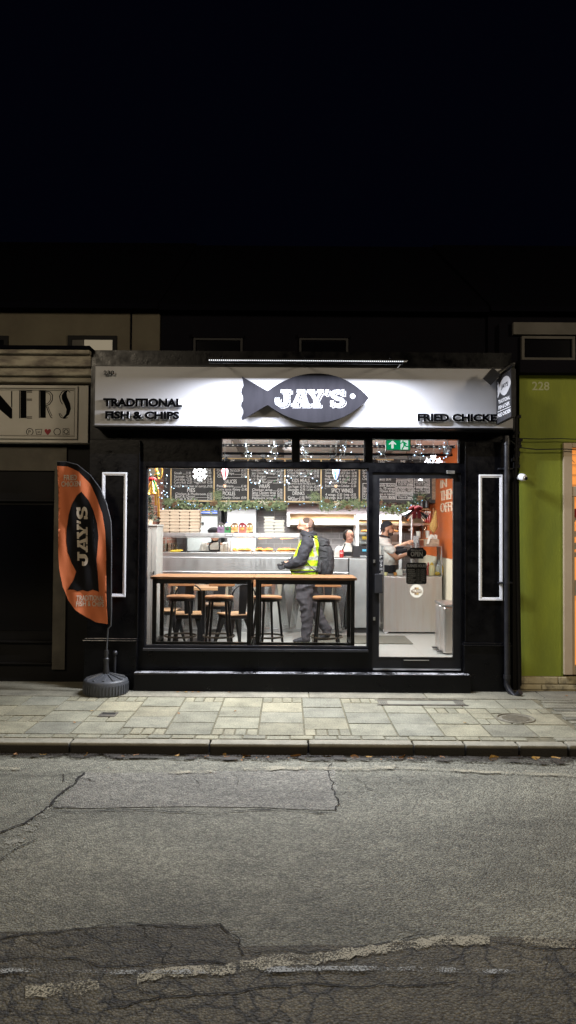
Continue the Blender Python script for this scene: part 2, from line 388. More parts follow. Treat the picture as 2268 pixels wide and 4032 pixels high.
class MB:
    def __init__(s):
        s.bm = bmesh.new()
        s.mi = 0
        s.col = None
    def _f(s, vs):
        try:
            f = s.bm.faces.new(vs)
        except ValueError:
            return None
        f.material_index = s.mi
        return f
    def face(s, pts):
        return s._f([s.bm.verts.new(p) for p in pts])
    def mark(s):
        return set(s.bm.verts)
    def apply(s, m, M):
        for v in s.bm.verts:
            if v not in m: v.co = M @ v.co
    def box(s, x0, x1, y0, y1, z0, z1):
        if x0 > x1: x0, x1 = x1, x0
        if y0 > y1: y0, y1 = y1, y0
        if z0 > z1: z0, z1 = z1, z0
        v = [s.bm.verts.new(p) for p in ((x0, y0, z0), (x1, y0, z0), (x1, y1, z0), (x0, y1, z0), (x0, y0, z1), (x1, y0, z1), (x1, y1, z1), (x0, y1, z1))]
        for q in ((0, 3, 2, 1), (4, 5, 6, 7), (0, 1, 5, 4), (1, 2, 6, 5), (2, 3, 7, 6), (3, 0, 4, 7)):
            s._f([v[i] for i in q])
        return s
    def prism(s, poly, y0, y1):                 # poly of (x, z), front at y0
        a = [s.bm.verts.new((x, y0, z)) for x, z in poly]
        b = [s.bm.verts.new((x, y1, z)) for x, z in poly]
        s._f(a); s._f(b[::-1])
        n = len(a)
        for i in range(n): s._f([a[i], b[i], b[(i + 1) % n], a[(i + 1) % n]])
        return s
    def prism_pts(s, bottom, top):
        a = [s.bm.verts.new(p) for p in bottom]
        b = [s.bm.verts.new(p) for p in top]
        s._f(a[::-1]); s._f(b)
        n = len(a)
        for i in range(n): s._f([a[i], a[(i + 1) % n], b[(i + 1) % n], b[i]])
        return s
    def frame(s, x0, x1, z0, z1, w_, y0, y1):   # mitred picture-frame ring
        o = [(x0, z0), (x1, z0), (x1, z1), (x0, z1)]
        i = [(x0 + w_, z0 + w_), (x1 - w_, z0 + w_), (x1 - w_, z1 - w_), (x0 + w_, z1 - w_)]
        A = [[s.bm.verts.new((x, y, z)) for x, z in q] for y in (y0, y1) for q in (o, i)]
        for k in range(4):
            n = (k + 1) % 4
            s._f([A[0][k], A[0][n], A[1][n], A[1][k]])
            s._f([A[2][k], A[3][k], A[3][n], A[2][n]])
            s._f([A[0][k], A[2][k], A[2][n], A[0][n]])
            s._f([A[1][k], A[1][n], A[3][n], A[3][k]])
        return s
    def tube(s, pts, r, n=8, closed=False, flat=1.0):
        pts = [Vector(p) for p in pts]
        N = len(pts)
        rs = r if isinstance(r, (list, tuple)) else [r] * N
        rings = []
        up = None
        for i, p in enumerate(pts):
            if closed: d = pts[(i + 1) % N] - pts[i - 1]
            else: d = pts[min(i + 1, N - 1)] - pts[max(i - 1, 0)]
            if d.length < 1e-9: d = Vector((0, 0, 1))
            d.normalize()
            if up is None:
                up = Vector((0, 0, 1)) if abs(d.z) < 0.9 else Vector((0, 1, 0))
            a = d.cross(up)
            if a.length < 1e-4: a = d.cross(Vector((1, 0, 0)))
            a.normalize()
            b = a.cross(d).normalized()
            up = b
            rings.append([s.bm.verts.new(p + (a * math.cos(2 * PI * k / n) + b * math.sin(2 * PI * k / n) * flat) * rs[i]) for k in range(n)])
        M_ = N if closed else N - 1
        for i in range(M_):
            A, B = rings[i], rings[(i + 1) % N]
            for k in range(n): s._f([A[k], A[(k + 1) % n], B[(k + 1) % n], B[k]])
        if not closed:
            s._f(rings[0][::-1]); s._f(rings[-1])
        return s
    def ell(s, c, r, n=12, rot=None):
        if not isinstance(r, (tuple, list)): r = (r, r, r)
        M_ = Matrix.Translation(Vector(c))
        if rot is not None: M_ = M_ @ rot
        M_ = M_ @ Matrix.Diagonal((*r, 1))
        res = bmesh.ops.create_uvsphere(s.bm, u_segments=n, v_segments=max(4, n // 2), radius=1, matrix=M_)
        for v in res['verts']:
            for f in v.link_faces: f.material_index = s.mi
        return s
    def caps(s, p0, r0, p1, r1, n=12):          # rounded tapered limb
        s.tube([p0, p1], [r0, r1], n)
        s.ell(p0, r0, n); s.ell(p1, r1, n)
        return s
    def lathe(s, prof, c, n=24, axis=None):
        c = Vector(c)
        rings = []
        for r, z in prof:
            if r < 1e-6: rings.append([s.bm.verts.new((0, 0, z))])
            else: rings.append([s.bm.verts.new((r * math.cos(2 * PI * k / n), r * math.sin(2 * PI * k / n), z)) for k in range(n)])
        for A, B in zip(rings, rings[1:]):
            for k in range(n):
                j = (k + 1) % n
                if len(A) == 1 and len(B) == 1: continue
                if len(A) == 1: s._f([A[0], B[k], B[j]])
                elif len(B) == 1: s._f([A[k], A[j], B[0]])
                else: s._f([A[k], A[j], B[j], B[k]])
        Mx = Matrix.Translation(c)
        if axis is not None: Mx = Mx @ Vector((0, 0, 1)).rotation_difference(Vector(axis)).to_matrix().to_4x4()
        for ring in rings:
            for v in ring: v.co = Mx @ v.co
        return s
    def text(s, body, fit, y, ext=0.0, bold=0.0, shear=0.0, fn=None):   # text stretched into fit = (x0, x1, z0, z1); front at y
        vs, fs = text_mesh(body, bold, shear, 0.05 if ext else 0.0)
        if not vs: return s
        ax, bx = min(v.x for v in vs), max(v.x for v in vs)
        ay, by = min(v.y for v in vs), max(v.y for v in vs)
        x0, x1, z0, z1 = fit
        q = []
        for v in vs:
            p = Vector((x0 + (v.x - ax) / (bx - ax) * (x1 - x0), y + (ext if (ext and v.z < 0) else 0), z0 + (v.y - ay) / (by - ay) * (z1 - z0)))
            q.append(s.bm.verts.new(fn(p) if fn else p))
        for f in fs: s._f([q[i] for i in f])
        return s
    def line(s, body, x, zb, h, y, maxw=None, right=False, bold=0.0, shear=0.0):   # a line of writing by cap height
        vs, fs = text_mesh(body, bold, shear)
        if not vs: return s
        k = h / 0.70
        ax, bx = min(v.x for v in vs), max(v.x for v in vs)
        wd = (bx - ax) * k
        kx = k if (maxw is None or wd <= maxw) else k * maxw / wd
        wd = (bx - ax) * kx
        xs = x - wd if right else x
        q = [s.bm.verts.new((xs + (v.x - ax) * kx, y, zb + v.y * k)) for v in vs]
        for f in fs: s._f([q[i] for i in f])
        return s
    def stroke(s, pts, wds, y0, y1):            # flat letter stroke along (x, z) points as a prism strip
        n = len(pts)
        L = []
        for i in range(n):
            a, b = Vector(pts[max(i - 1, 0)]), Vector(pts[min(i + 1, n - 1)])
            d = (b - a).normalized()
            nn = Vector((-d.y, d.x))
            wd = wds[i] if isinstance(wds, (list, tuple)) else wds
            L.append((Vector(pts[i]) + nn * wd / 2, Vector(pts[i]) - nn * wd / 2))
        A = [[s.bm.verts.new((p.x, y, p.y)) for p in q] for q in L for y in (y0, y1)]
        for i in range(n - 1):
            f0, b0, f1, b1 = A[2 * i], A[2 * i + 1], A[2 * i + 2], A[2 * i + 3]
            s._f([f0[0], f0[1], f1[1], f1[0]])
            s._f([b0[0], b1[0], b1[1], b0[1]])
            s._f([f0[0], f1[0], b1[0], b0[0]])
            s._f([f0[1], b0[1], b1[1], f1[1]])
        s._f([A[0][0], A[1][0], A[1][1], A[0][1]])
        s._f([A[-2][0], A[-2][1], A[-1][1], A[-1][0]])
        return s
    def build(s, name, mats, parent=None, smooth=False, bevel=0.0, bseg=2, normals=True, props=None):
        me = bpy.data.meshes.new(name)
        if normals: bmesh.ops.recalc_face_normals(s.bm, faces=s.bm.faces[:])
        s.bm.to_mesh(me)
        s.bm.free()
        return link(name, me, mats, parent, smooth, bevel, bseg)

ORG = {}
def link(name, me, mats, parent=None, smooth=False, bevel=0.0, bseg=2):
    o = bpy.data.objects.new(name, me)
    C.objects.link(o)
    for m in (mats if isinstance(mats, (list, tuple)) else [mats]): me.materials.append(K[m])
    if parent is not None:
        org = ORG[parent.name]
        ORG[o.name] = org
        me.transform(Matrix.Translation(-org))
        o.parent = parent
    else:
        ORG[o.name] = Vector((0, 0, 0))
    if smooth:
        me.polygons.foreach_set('use_smooth', [True] * len(me.polygons))
        if smooth != 'all' and hasattr(me, 'set_sharp_from_angle'):
            me.set_sharp_from_angle(angle=R(40))
    if bevel:
        b = o.modifiers.new('bevel', 'BEVEL')
        b.width = bevel
        b.segments = bseg
        b.limit_method = 'ANGLE'
        b.angle_limit = R(45)
    return o

def tag(o, label, cat, group=None, kind=None):
    o['label'] = label
    o['category'] = cat
    if group: o['group'] = group
    if kind: o['kind'] = kind
    return o
def struct(o):
    o['kind'] = 'structure'
    return o
def thing(name, label, cat, loc=(0, 0, 0), group=None):
    o = bpy.data.objects.new(name, None)
    o.empty_display_size = 0.1
    C.objects.link(o)
    o.location = loc
    ORG[o.name] = Vector(loc)
    return tag(o, label, cat, group)
def solo(mb, name, mats, label, cat, group=None, **kw):      # a thing that is one mesh, origin at its middle bottom
    o = mb.build(name, mats, **kw)
    me = o.data
    xs = [v.co for v in me.vertices]
    c = Vector(((min(v.x for v in xs) + max(v.x for v in xs)) / 2, (min(v.y for v in xs) + max(v.y for v in xs)) / 2, min(v.z for v in xs)))
    me.transform(Matrix.Translation(-c))
    o.location = c
    ORG[o.name] = c.copy()
    return tag(o, label, cat, group)
def copy_tree(o, parent=None):
    c = o.copy()
    C.objects.link(c)
    if parent is not None: c.parent = parent
    for ch in list(o.children): copy_tree(ch, c)
    return c
def dup(o, loc, rotz=0.0, label=None):
    c = copy_tree(o)
    c.location = loc
    c.rotation_euler = (0, 0, rotz)
    if label: c['label'] = label
    return c

def remesh(mb, voxel, it=2, fn=None):
    me = bpy.data.meshes.new('tmp')
    mb.bm.to_mesh(me)
    mb.bm.free()
    o = bpy.data.objects.new('tmp', me)
    C.objects.link(o)
    m = o.modifiers.new('r', 'REMESH')
    m.mode = 'VOXEL'
    m.voxel_size = voxel
    m2 = o.modifiers.new('s', 'SMOOTH')
    m2.factor = 0.5
    m2.iterations = it
    bpy.context.view_layer.update()
    out = bpy.data.meshes.new_from_object(o.evaluated_get(bpy.context.evaluated_depsgraph_get()))
    bpy.data.objects.remove(o)
    if fn:
        for p in out.polygons: p.material_index = fn(p.center)
    return out

# the slab-serif shop name in a unit box: list of strokes/polygons
def arc(cx, cz, rx, rz, a0, a1, n=12):
    return [(cx + rx * math.cos(R(a0 + (a1 - a0) * i / n)), cz + rz * math.sin(R(a0 + (a1 - a0) * i / n))) for i in range(n + 1)]
def name_letters(mb, T, y0, y1):
    # T(u, v) -> (x, z) with u along the word 0..4.35 and v 0..1
    def poly(ps): mb.prism([T(u, v) for u, v in ps], y0, y1)
    def strip(outer, inner):
        n = len(outer)
        for i in range(n - 1):
            mb.prism([T(*outer[i]), T(*outer[i + 1]), T(*inner[i + 1]), T(*inner[i])], y0, y1)
    # J
    poly([(.38, .80), (1.02, .80), (1.02, 1.), (.38, 1.)])
    poly([(.56, .34), (.86, .34), (.86, .80), (.56, .80)])
    strip(arc(.43, .34, .43, .36, 0, -180), arc(.43, .34, .13, .13, 0, -180))
    poly([(0., .34), (.30, .34), (.34, .52), (.02, .52)])
    # A
    poly([(1.36, .80), (1.88, .80), (1.88, 1.), (1.36, 1.)])
    poly([(1.10, .18), (1.34, .18), (1.60, .80), (1.40, .80)])
    poly([(1.74, .18), (2.02, .18), (1.82, .80), (1.62, .80)])
    poly([(1.40, .30), (1.69, .30), (1.665, .42), (1.45, .42)])
    poly([(1.00, 0), (1.48, 0), (1.48, .18), (1.00, .18)])
    poly([(1.58, 0), (2.16, 0), (2.16, .18), (1.58, .18)])
    # Y
    poly([(1.98, .82), (2.46, .82), (2.46, 1.), (1.98, 1.)])
    poly([(2.62, .82), (3.02, .82), (3.02, 1.), (2.62, 1.)])
    poly([(2.08, .82), (2.36, .82), (2.60, .44), (2.36, .42)])
    poly([(2.60, .44), (2.68, .82), (2.92, .82), (2.68, .42)])
    poly([(2.37, .18), (2.67, .18), (2.67, .42), (2.60, .44), (2.37, .42)])
    poly([(2.22, 0), (2.82, 0), (2.82, .18), (2.22, .18)])
    # apostrophe
    poly([(3.12, 1.0), (3.34, 1.0), (3.22, .66), (3.06, .66)])
    # S
    strip(arc(3.84, .71, .44, .29, 40, 270), arc(3.84, .71, .15, .09, 40, 270))
    strip(arc(3.84, .29, .46, .29, 90, -140), arc(3.84, .29, .17, .11, 90, -140))
    poly([(4.02, .66), (4.26, .66), (4.26, 1.0), (4.10, 1.0), (4.02, .80)])
    poly([(3.40, 0), (3.56, 0), (3.64, .2), (3.62, .36), (3.40, .36)])

# ================================================================ street
ZR = -0.10
# road surface: aggregate, stains, patches
def asphalt(name, base, var, crazed=False):
    m = mat(name, base, 0.72)
    nt = m.node_tree
    b = nt.nodes['Principled BSDF']
    tc = nt.nodes.new('ShaderNodeTexCoord')
    def noise(sc_, det, rough=0.6):
        n = nt.nodes.new('ShaderNodeTexNoise')
        n.inputs['Scale'].default_value = sc_
        n.inputs['Detail'].default_value = det
        n.inputs['Roughness'].default_value = rough
        nt.links.new(tc.outputs['Object'], n.inputs['Vector'])
        return n
    def ramp(n, lo, hi, a, c):
        r_ = nt.nodes.new('ShaderNodeMapRange')
        r_.inputs['From Min'].default_value, r_.inputs['From Max'].default_value = lo, hi
        r_.inputs['To Min'].default_value, r_.inputs['To Max'].default_value = a, c
        nt.links.new(n.outputs[0], r_.inputs['Value'])
        return r_
    def mul(a, c):
        q = nt.nodes.new('ShaderNodeMath'); q.operation = 'MULTIPLY'
        nt.links.new(a.outputs[0], q.inputs[0]); nt.links.new(c.outputs[0], q.inputs[1])
        return q
    bn = noise(1.6, 6, 0.65)
    mpb = nt.nodes.new('ShaderNodeMapping'); mpb.inputs['Scale'].default_value = (0.32, 1.0, 1.0)
    nt.links.new(tc.outputs['Object'], mpb.inputs['Vector']); nt.links.new(mpb.outputs[0], bn.inputs['Vector'])
    big = ramp(bn, 0.3, 0.7, 0.66, 1.34)
    mid = ramp(noise(14, 6, 0.75), 0.3, 0.7, 0.66, 1.34)
    vo = nt.nodes.new('ShaderNodeTexVoronoi')
    vo.inputs['Scale'].default_value = 85
    vo.inputs['Randomness'].default_value = 1
    nt.links.new(tc.outputs['Object'], vo.inputs['Vector'])
    sepc = nt.nodes.new('ShaderNodeSeparateColor')
    nt.links.new(vo.outputs['Color'], sepc.inputs[0])
    stone = ramp(sepc, 0, 1, 0.62, 1.45)
    edge = ramp(vo, 0.0, 0.8, 1.15, 0.5)
    f = mul(mul(mul(big, mid), stone), edge)
    cm = nt.nodes.new('ShaderNodeMixRGB'); cm.blend_type = 'MULTIPLY'; cm.inputs[0].default_value = 1
    cm.inputs[1].default_value = (*base, 1)
    nt.links.new(f.outputs[0], cm.inputs[2])
    last = cm
    if crazed:                                   # alligator cracking in the old surface
        wn_ = noise(3.5, 4)
        va = nt.nodes.new('ShaderNodeVectorMath'); va.operation = 'MULTIPLY_ADD'
        va.inputs[1].default_value = (.35, .35, 0)
        nt.links.new(wn_.outputs['Color'], va.inputs[0]); nt.links.new(tc.outputs['Object'], va.inputs[2])
        v2 = nt.nodes.new('ShaderNodeTexVoronoi'); v2.feature = 'DISTANCE_TO_EDGE'; v2.inputs['Scale'].default_value = 7.0
        nt.links.new(va.outputs[0], v2.inputs['Vector'])
        e2 = ramp(v2, 0.0, 0.085, 1.0, 0.0)
        mk = ramp(noise(1.3, 3), 0.40, 0.52, 0.0, 1.0)
        am = mul(e2, mk)
        dk = nt.nodes.new('ShaderNodeMixRGB'); dk.inputs[2].default_value = (.012, .011, .008, 1)
        nt.links.new(am.outputs[0], dk.inputs[0]); nt.links.new(cm.outputs[0], dk.inputs[1])
        last = dk
    nt.links.new(last.outputs[0], b.inputs['Base Color'])
    hn = noise(40, 6, 0.75)
    ad = nt.nodes.new('ShaderNodeMath'); ad.operation = 'SUBTRACT'
    nt.links.new(hn.outputs[0], ad.inputs[0]); nt.links.new(vo.outputs[0], ad.inputs[1])
    bp = nt.nodes.new('ShaderNodeBump'); bp.inputs['Strength'].default_value = 0.85; bp.inputs['Distance'].default_value = 0.012
    nt.links.new(ad.outputs[0], bp.inputs['Height'])
    nt.links.new(bp.outputs[0], b.inputs['Normal'])
    return m
K['asphalt'] = asphalt('asphalt', (0.238, 0.230, 0.175), 1)
K['asphalt_patch'] = asphalt('asphalt_patch', (0.272, 0.258, 0.212), 1)
K['asphalt_old'] = asphalt('asphalt_old', (0.118, 0.104, 0.070), 1, True)
K['road_white'] = worn('road_white', (0.34, 0.31, 0.22), 0.905, 1.13, 6, 120)
K['road_grey'] = worn('road_grey', (0.30, 0.31, 0.30), 1.0, 1.16, 7, 120)
K['crack'] = mat('crack', (0.012, 0.011, 0.009), 0.95)
K['dust'] = worn('dust', (0.26, 0.25, 0.20), 1.03, 1.12, 9, 80)

m = MB()
m.face([(-60, -40, ZR), (60, -40, ZR), (60, 6.07, ZR), (-60, 6.07, ZR)])
struct(m.build('road', 'asphalt'))
def sheet(name, pts, matn, dz, rough=0.0):
    m = MB()
    q = [ground(px, py, ZR) for px, py in pts]
    out = []
    for a, b in zip(q, q[1:] + q[:1]):
        out += fractal(a, b, rough, 3)[:-1] if rough else [a]
    m.face([(p.x, p.y, ZR + dz) for p in out])
    return struct(m.build(name, matn))
sheet('road_patch', [(330, 3042), (1325, 3030), (1325, 3192), (210, 3182)], 'asphalt_patch', 0.004, 0.03)
sheet('road_patch', [(-9000, 3690), (-900, 3670), (300, 3660), (870, 3640), (960, 3730), (1800, 3690), (2268, 3700), (3100, 3720), (11000, 3760), (11000, 4700), (-9000, 4700)], 'asphalt_old', 0.004, 0.04)
# cracks and seams, filled with dirt
def crack(m, pts, wpx, amp=0.10, n=4, dz=0.0085):
    q = [ground(px, py, ZR + dz) for px, py in pts]
    P_ = []
    for a, b in zip(q, q[1:]): P_ += fractal(a, b, amp, n)[:-1]
    P_.append(q[-1])
    N = len(P_)
    L = []
    for i, p in enumerate(P_):
        d = (P_[min(i + 1, N - 1)] - P_[max(i - 1, 0)])
        d.z = 0
        if d.length < 1e-6: d = Vector((1, 0, 0))
        d.normalize()
        nn = Vector((-d.y, d.x, 0))
        wd = wpx * random.uniform(0.25, 1.0) * (0.35 if i in (0, N - 1) else 1)
        L.append((p + nn * wd, p - nn * wd))
    for a, b in zip(L, L[1:]): m.face([a[0], b[0], b[1], a[1]])
    return P_
m = MB()
for pts, wd in (([(200, 3186), (560, 3187), (900, 3194), (1325, 3196)], .006), ([(334, 3040), (290, 3090), (200, 3170), (100, 3240), (-60, 3290)], .012),
                ([(-40, 3044), (330, 3040)], .004), ([(232, 3040), (250, 3075), (280, 3085)], .004), ([(1310, 3000), (1316, 3080), (1325, 3190)], .006),
                ([(0, 3695), (300, 3655), (590, 3640), (870, 3635), (945, 3700), (960, 3760)], .005), ([(0, 3780), (260, 3770), (520, 3800), (900, 3800)], .004),
                ([(400, 3970), (700, 3920), (1000, 3890), (1500, 3870), (1800, 3860)], .005), ([(980, 3760), (1300, 3740), (1650, 3680), (1900, 3700), (2268, 3730)], .004),
                ([(560, 3640), (600, 3700), (680, 3720), (640, 3790)], .003), ([(330, 3660), (420, 3710), (560, 3700)], .003), ([(100, 3690), (180, 3730), (330, 3720)], .003),
                ([(1345, 3060), (1420, 3075), (1600, 3080), (1820, 3060)], .003), ([(1380, 3090), (1500, 3120), (1640, 3128)], .003), ([(1400, 3055), (1440, 3100)], .0025),
                ([(1560, 3050), (1620, 3090), (1680, 3070)], .0025), ([(1700, 3050), (1760, 3070), (1900, 3060)], .0025), ([(770, 3050), (785, 3100)], .002), ([(920, 3045), (935, 3090)], .002), ([(150, 3300), (60, 3340), (-30, 3400)], .006)):
    P_ = crack(m, pts, wd)
    for k in range(2):
        a = random.choice(P_)
        b = a + Vector((random.uniform(-.25, .25), random.uniform(-.12, .12), 0))
        q = fractal(a, b, .15, 3)
        for u, v in zip(q, q[1:]):
            d = (v - u).normalized(); nn = Vector((-d.y, d.x, 0)) * wd * .3
            m.face([u + nn, v + nn, v - nn, u - nn])
struct(m.build('road_crack', 'crack'))
# worn markings
def band(m, pts, h, dz=0.0125):
    top, bot = [], []
    fine = []
    for (xa_, ya_), (xb_, yb_) in zip(pts, pts[1:]):
        for k in range(7): fine.append((xa_ + (xb_ - xa_) * k / 7, ya_ + (yb_ - ya_) * k / 7))
    fine.append(pts[-1])
    pts = fine
    for px, py in pts:
        top.append(ground(px, py - h / 2 + random.uniform(-.2, .2) * h, ZR + dz)); bot.append(ground(px, py + h / 2 + random.uniform(-.2, .2) * h, ZR + dz))
    for i in range(len(pts) - 1): m.face([bot[i], bot[i + 1], top[i + 1], top[i]])
m = MB()
band(m, [(960, 3028), (1080, 3024), (1240, 3023), (1330, 3026), (1400, 3025), (1480, 3024), (1570, 3018)], 13)
band(m, [(1560, 3021), (1620, 3022), (1800, 3032), (2000, 3042), (2300, 3054)], 9)
band(m, [(640, 3040), (760, 3039), (880, 3036)], 10)
band(m, [(360, 3040), (480, 3039)], 9)
band(m, [(-200, 3024), (60, 3026), (80, 3026)], 9)
struct(m.build('road_marking', 'road_white'))
m = MB()
band(m, [(100, 3910), (240, 3895), (390, 3875)], 48, .0105)
band(m, [(540, 3855), (640, 3830), (820, 3820), (930, 3815)], 36, .0105)
band(m, [(945, 3802), (1100, 3785), (1270, 3772)], 44, .0105)
band(m, [(1275, 3770), (1420, 3745), (1560, 3725), (1700, 3708), (1930, 3700)], 38, .0105)
band(m, [(2060, 3694), (2200, 3715), (2420, 3730)], 34, .0105)
for k in range(5):
    band(m, [(2900 + 900 * k, 3745), (3300 + 900 * k, 3750)], 34, .0105); band(m, [(-700 - 900 * k, 3960), (-300 - 900 * k, 3940)], 40, .0105)
struct(m.build('road_marking', 'road_white'))
m = MB()
band(m, [(940, 3822), (1200, 3812), (1500, 3812), (1900, 3822), (2268, 3826), (2700, 3830)], 18, .0145)
band(m, [(-300, 3826), (200, 3820), (600, 3826), (900, 3822)], 16, .0145)
struct(m.build('road_marking', 'road_grey'))
m = MB()
band(m, [(200, 3178), (120, 3260), (20, 3340), (-90, 3400)], 60, .006)
band(m, [(300, 3060), (210, 3150)], 36, .006)
band(m, [(1290, 3010), (1330, 3110)], 50, .006)
struct(m.build('road_patch', 'dust'))

K['gutter_dirt'] = worn('gutter_dirt', (0.028, 0.021, 0.013), 0.86, 1.08, 9, 60)
m = MB()
band(m, [(-300, 2968), (300, 2970), (900, 2974), (1500, 2982), (2268, 2994), (2800, 3004)], 26, .0165)
struct(m.build('road_patch', 'gutter_dirt'))
# kerb stones
KX = [-60, -20, -9, -5.2, -3.35, gx(278, 6.1, 2915), gx(826, 6.1, 2915), gx(1214, 6.1, 2915), gx(1627, 6.1, 2915), gx(1830, 6.1, 2915), gx(2040, 6.1, 2915), gx(2233, 6.1, 2915), 3.2, 4.1, 8, 20, 60]
K['kerb'] = mat('kerb', (0.27, 0.25, 0.19), 0.8, col2=(0.2, 0.185, 0.14), vs=9, bump=0.6, bs=70)
nt = K['kerb'].node_tree                       # kerb faces towards the road are near-black below the top edge
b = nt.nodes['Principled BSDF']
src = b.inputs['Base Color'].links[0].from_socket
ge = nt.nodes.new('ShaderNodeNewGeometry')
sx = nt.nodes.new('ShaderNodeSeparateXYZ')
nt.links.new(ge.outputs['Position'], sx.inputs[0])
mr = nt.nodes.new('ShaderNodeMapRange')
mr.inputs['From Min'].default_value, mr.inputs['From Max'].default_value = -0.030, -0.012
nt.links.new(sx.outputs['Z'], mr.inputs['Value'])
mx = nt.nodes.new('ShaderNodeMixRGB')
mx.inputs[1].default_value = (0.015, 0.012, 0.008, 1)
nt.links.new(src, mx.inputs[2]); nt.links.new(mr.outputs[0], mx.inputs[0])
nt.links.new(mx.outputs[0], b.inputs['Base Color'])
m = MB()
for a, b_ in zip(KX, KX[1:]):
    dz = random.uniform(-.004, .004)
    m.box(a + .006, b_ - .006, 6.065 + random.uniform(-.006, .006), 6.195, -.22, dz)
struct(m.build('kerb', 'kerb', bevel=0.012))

# pavement: joint bed, slabs and small setts
K['joint'] = mat('joint', (0.09, 0.083, 0.052), 0.95, col2=(0.17, 0.15, 0.095), vs=14)
K['slab'] = mat('slab', (0.5, 0.5, 0.5), 0.82, bump=0.7, bs=75)
nt = K['slab'].node_tree
b = nt.nodes['Principled BSDF']
at_ = nt.nodes.new('ShaderNodeAttribute'); at_.attribute_name = 'tone'
tc = nt.nodes.new('ShaderNodeTexCoord')
n1 = nt.nodes.new('ShaderNodeTexNoise'); n1.inputs['Scale'].default_value = 4; n1.inputs['Detail'].default_value = 7; n1.inputs['Roughness'].default_value = .7
n2 = nt.nodes.new('ShaderNodeTexNoise'); n2.inputs['Scale'].default_value = 75; n2.inputs['Detail'].default_value = 4
ad = nt.nodes.new('ShaderNodeMath'); ad.operation = 'ADD'
for n in (n1, n2): nt.links.new(tc.outputs['Object'], n.inputs['Vector'])
nt.links.new(n1.outputs[0], ad.inputs[0]); nt.links.new(n2.outputs[0], ad.inputs[1])
mr = nt.nodes.new('ShaderNodeMapRange')
mr.inputs['From Min'].default_value, mr.inputs['From Max'].default_value, mr.inputs['To Min'].default_value, mr.inputs['To Max'].default_value = .72, 1.28, .5, 1.42
nt.links.new(ad.outputs[0], mr.inputs['Value'])
mx = nt.nodes.new('ShaderNodeMixRGB'); mx.blend_type = 'MULTIPLY'; mx.inputs[0].default_value = 1
nt.links.new(at_.outputs['Color'], mx.inputs[1]); nt.links.new(mr.outputs[0], mx.inputs[2])
nt.links.new(mx.outputs[0], b.inputs['Base Color'])
m = MB()
m.face([(-60, 6.19, -.007), (60, 6.19, -.007), (60, 8.6, -.007), (-60, 8.6, -.007)])
struct(m.build('pavement', 'joint'))
m = MB()
tones = []
def slab(x0, x1, y0, y1, tone, g=.0045, dz=None):
    dz = random.uniform(-.002, .002) if dz is None else dz
    n0 = len(m.bm.faces)
    e = .004
    m.prism_pts([(x0 + g, y0 + g, -.03), (x1 - g, y0 + g, -.03), (x1 - g, y1 - g, -.03), (x0 + g, y1 - g, -.03)],
                [(x0 + g + e, y0 + g + e, dz + random.uniform(-.0012, .0012)), (x1 - g - e, y0 + g + e, dz + random.uniform(-.0012, .0012)), (x1 - g - e, y1 - g - e, dz), (x0 + g + e, y1 - g - e, dz)])
    k = random.uniform(.86, 1.12)
    tones.extend([tuple(c * k for c in tone)] * (len(m.bm.faces) - n0))
T_ = [(.226, .216, .152), (.214, .206, .148), (.236, .221, .150), (.194, .190, .144), (.252, .232, .156), (.206, .198, .145)]
holes = [ground(425, 2815, 0), ground(2030, 2830, 0)]
x = -12.0 - .003
XG0, XG1, YG0, YG1 = gx(1490, 7.5, 2768), gx(1830, 7.5, 2768), 7.42, 7.66
x = -1.845 - .4 * 26
while x < 2.45:
    x1 = x + .4
    y = 6.315
    order = ['s', 's', 's']
    order.insert(random.choice([0, 0, 1, 2, 3, 3]), 'b')
    for o in order:
        h = .4 if o == 's' else .2
        cxm = (x + x1) / 2
        if cxm > XG0 - .1 and cxm < XG1 + .1 and y + h > YG0:
            h2 = YG0 - y
            if h2 > .08: slab(x, x1, y, YG0, random.choice(T_))
            y += h
            continue
        hole = any(abs(cxm - hp.x) < .2 and y < hp.y < y + h for hp in holes)
        if o == 's' and not hole: slab(x, x1, y, y + .4, random.choice(T_))
        elif o == 'b' or hole:
            for r_ in range(2 if h > .3 else 1):
                for k in range(4 if not (hole and h > .3) else 2):
                    ww = .4 / (4 if not (hole and h > .3) else 2)
                    slab(x + ww * k, x + ww * (k + 1), y + .2 * r_, y + .2 * r_ + .2, random.choice([T_[0], T_[2], T_[4]]))
        y += h
    x = x1
xe = x
for k in range(70):
    slab(-12 + .2 * k + .03, -12 + .2 * k + .23, 6.2, 6.312, random.choice([T_[0], T_[2], T_[5]]))
yy = 6.2
while yy < 7.75:                                 # thin setts in front of the green shop
    xx = max(xe, 2.0 + .0) + random.uniform(0, .1) if yy > 6.31 else 2.3
    if yy < 6.31: xx = 2.26
    while xx < 7:
        ln = random.uniform(.3, .5)
        slab(xx, xx + ln, yy, yy + .11, random.choice([(.19, .18, .135), (.22, .21, .155), (.16, .155, .12)]))
        xx += ln
    yy += .115
xx = -12
while xx < 7:                                    # cast strip along the shop fronts
    ln = random.uniform(1.2, 2.4)
    slab(xx, xx + ln, 7.725, 8.62, random.choice([(.20, .185, .14), (.225, .21, .155)]), g=.003, dz=.001)
    xx += ln
XX = xx
for (cx, cy) in ((0, 0),):
    pass
me = bpy.data.meshes.new('pavement_slabs')
m.bm.to_mesh(me); m.bm.free()
o = link('pavement_slabs', me, 'slab')
ca = me.color_attributes.new('tone', 'FLOAT_COLOR', 'CORNER')
for p, t in zip(me.polygons, tones):
    for li in p.loop_indices: ca.data[li].color = (*t, 1)
struct(o)

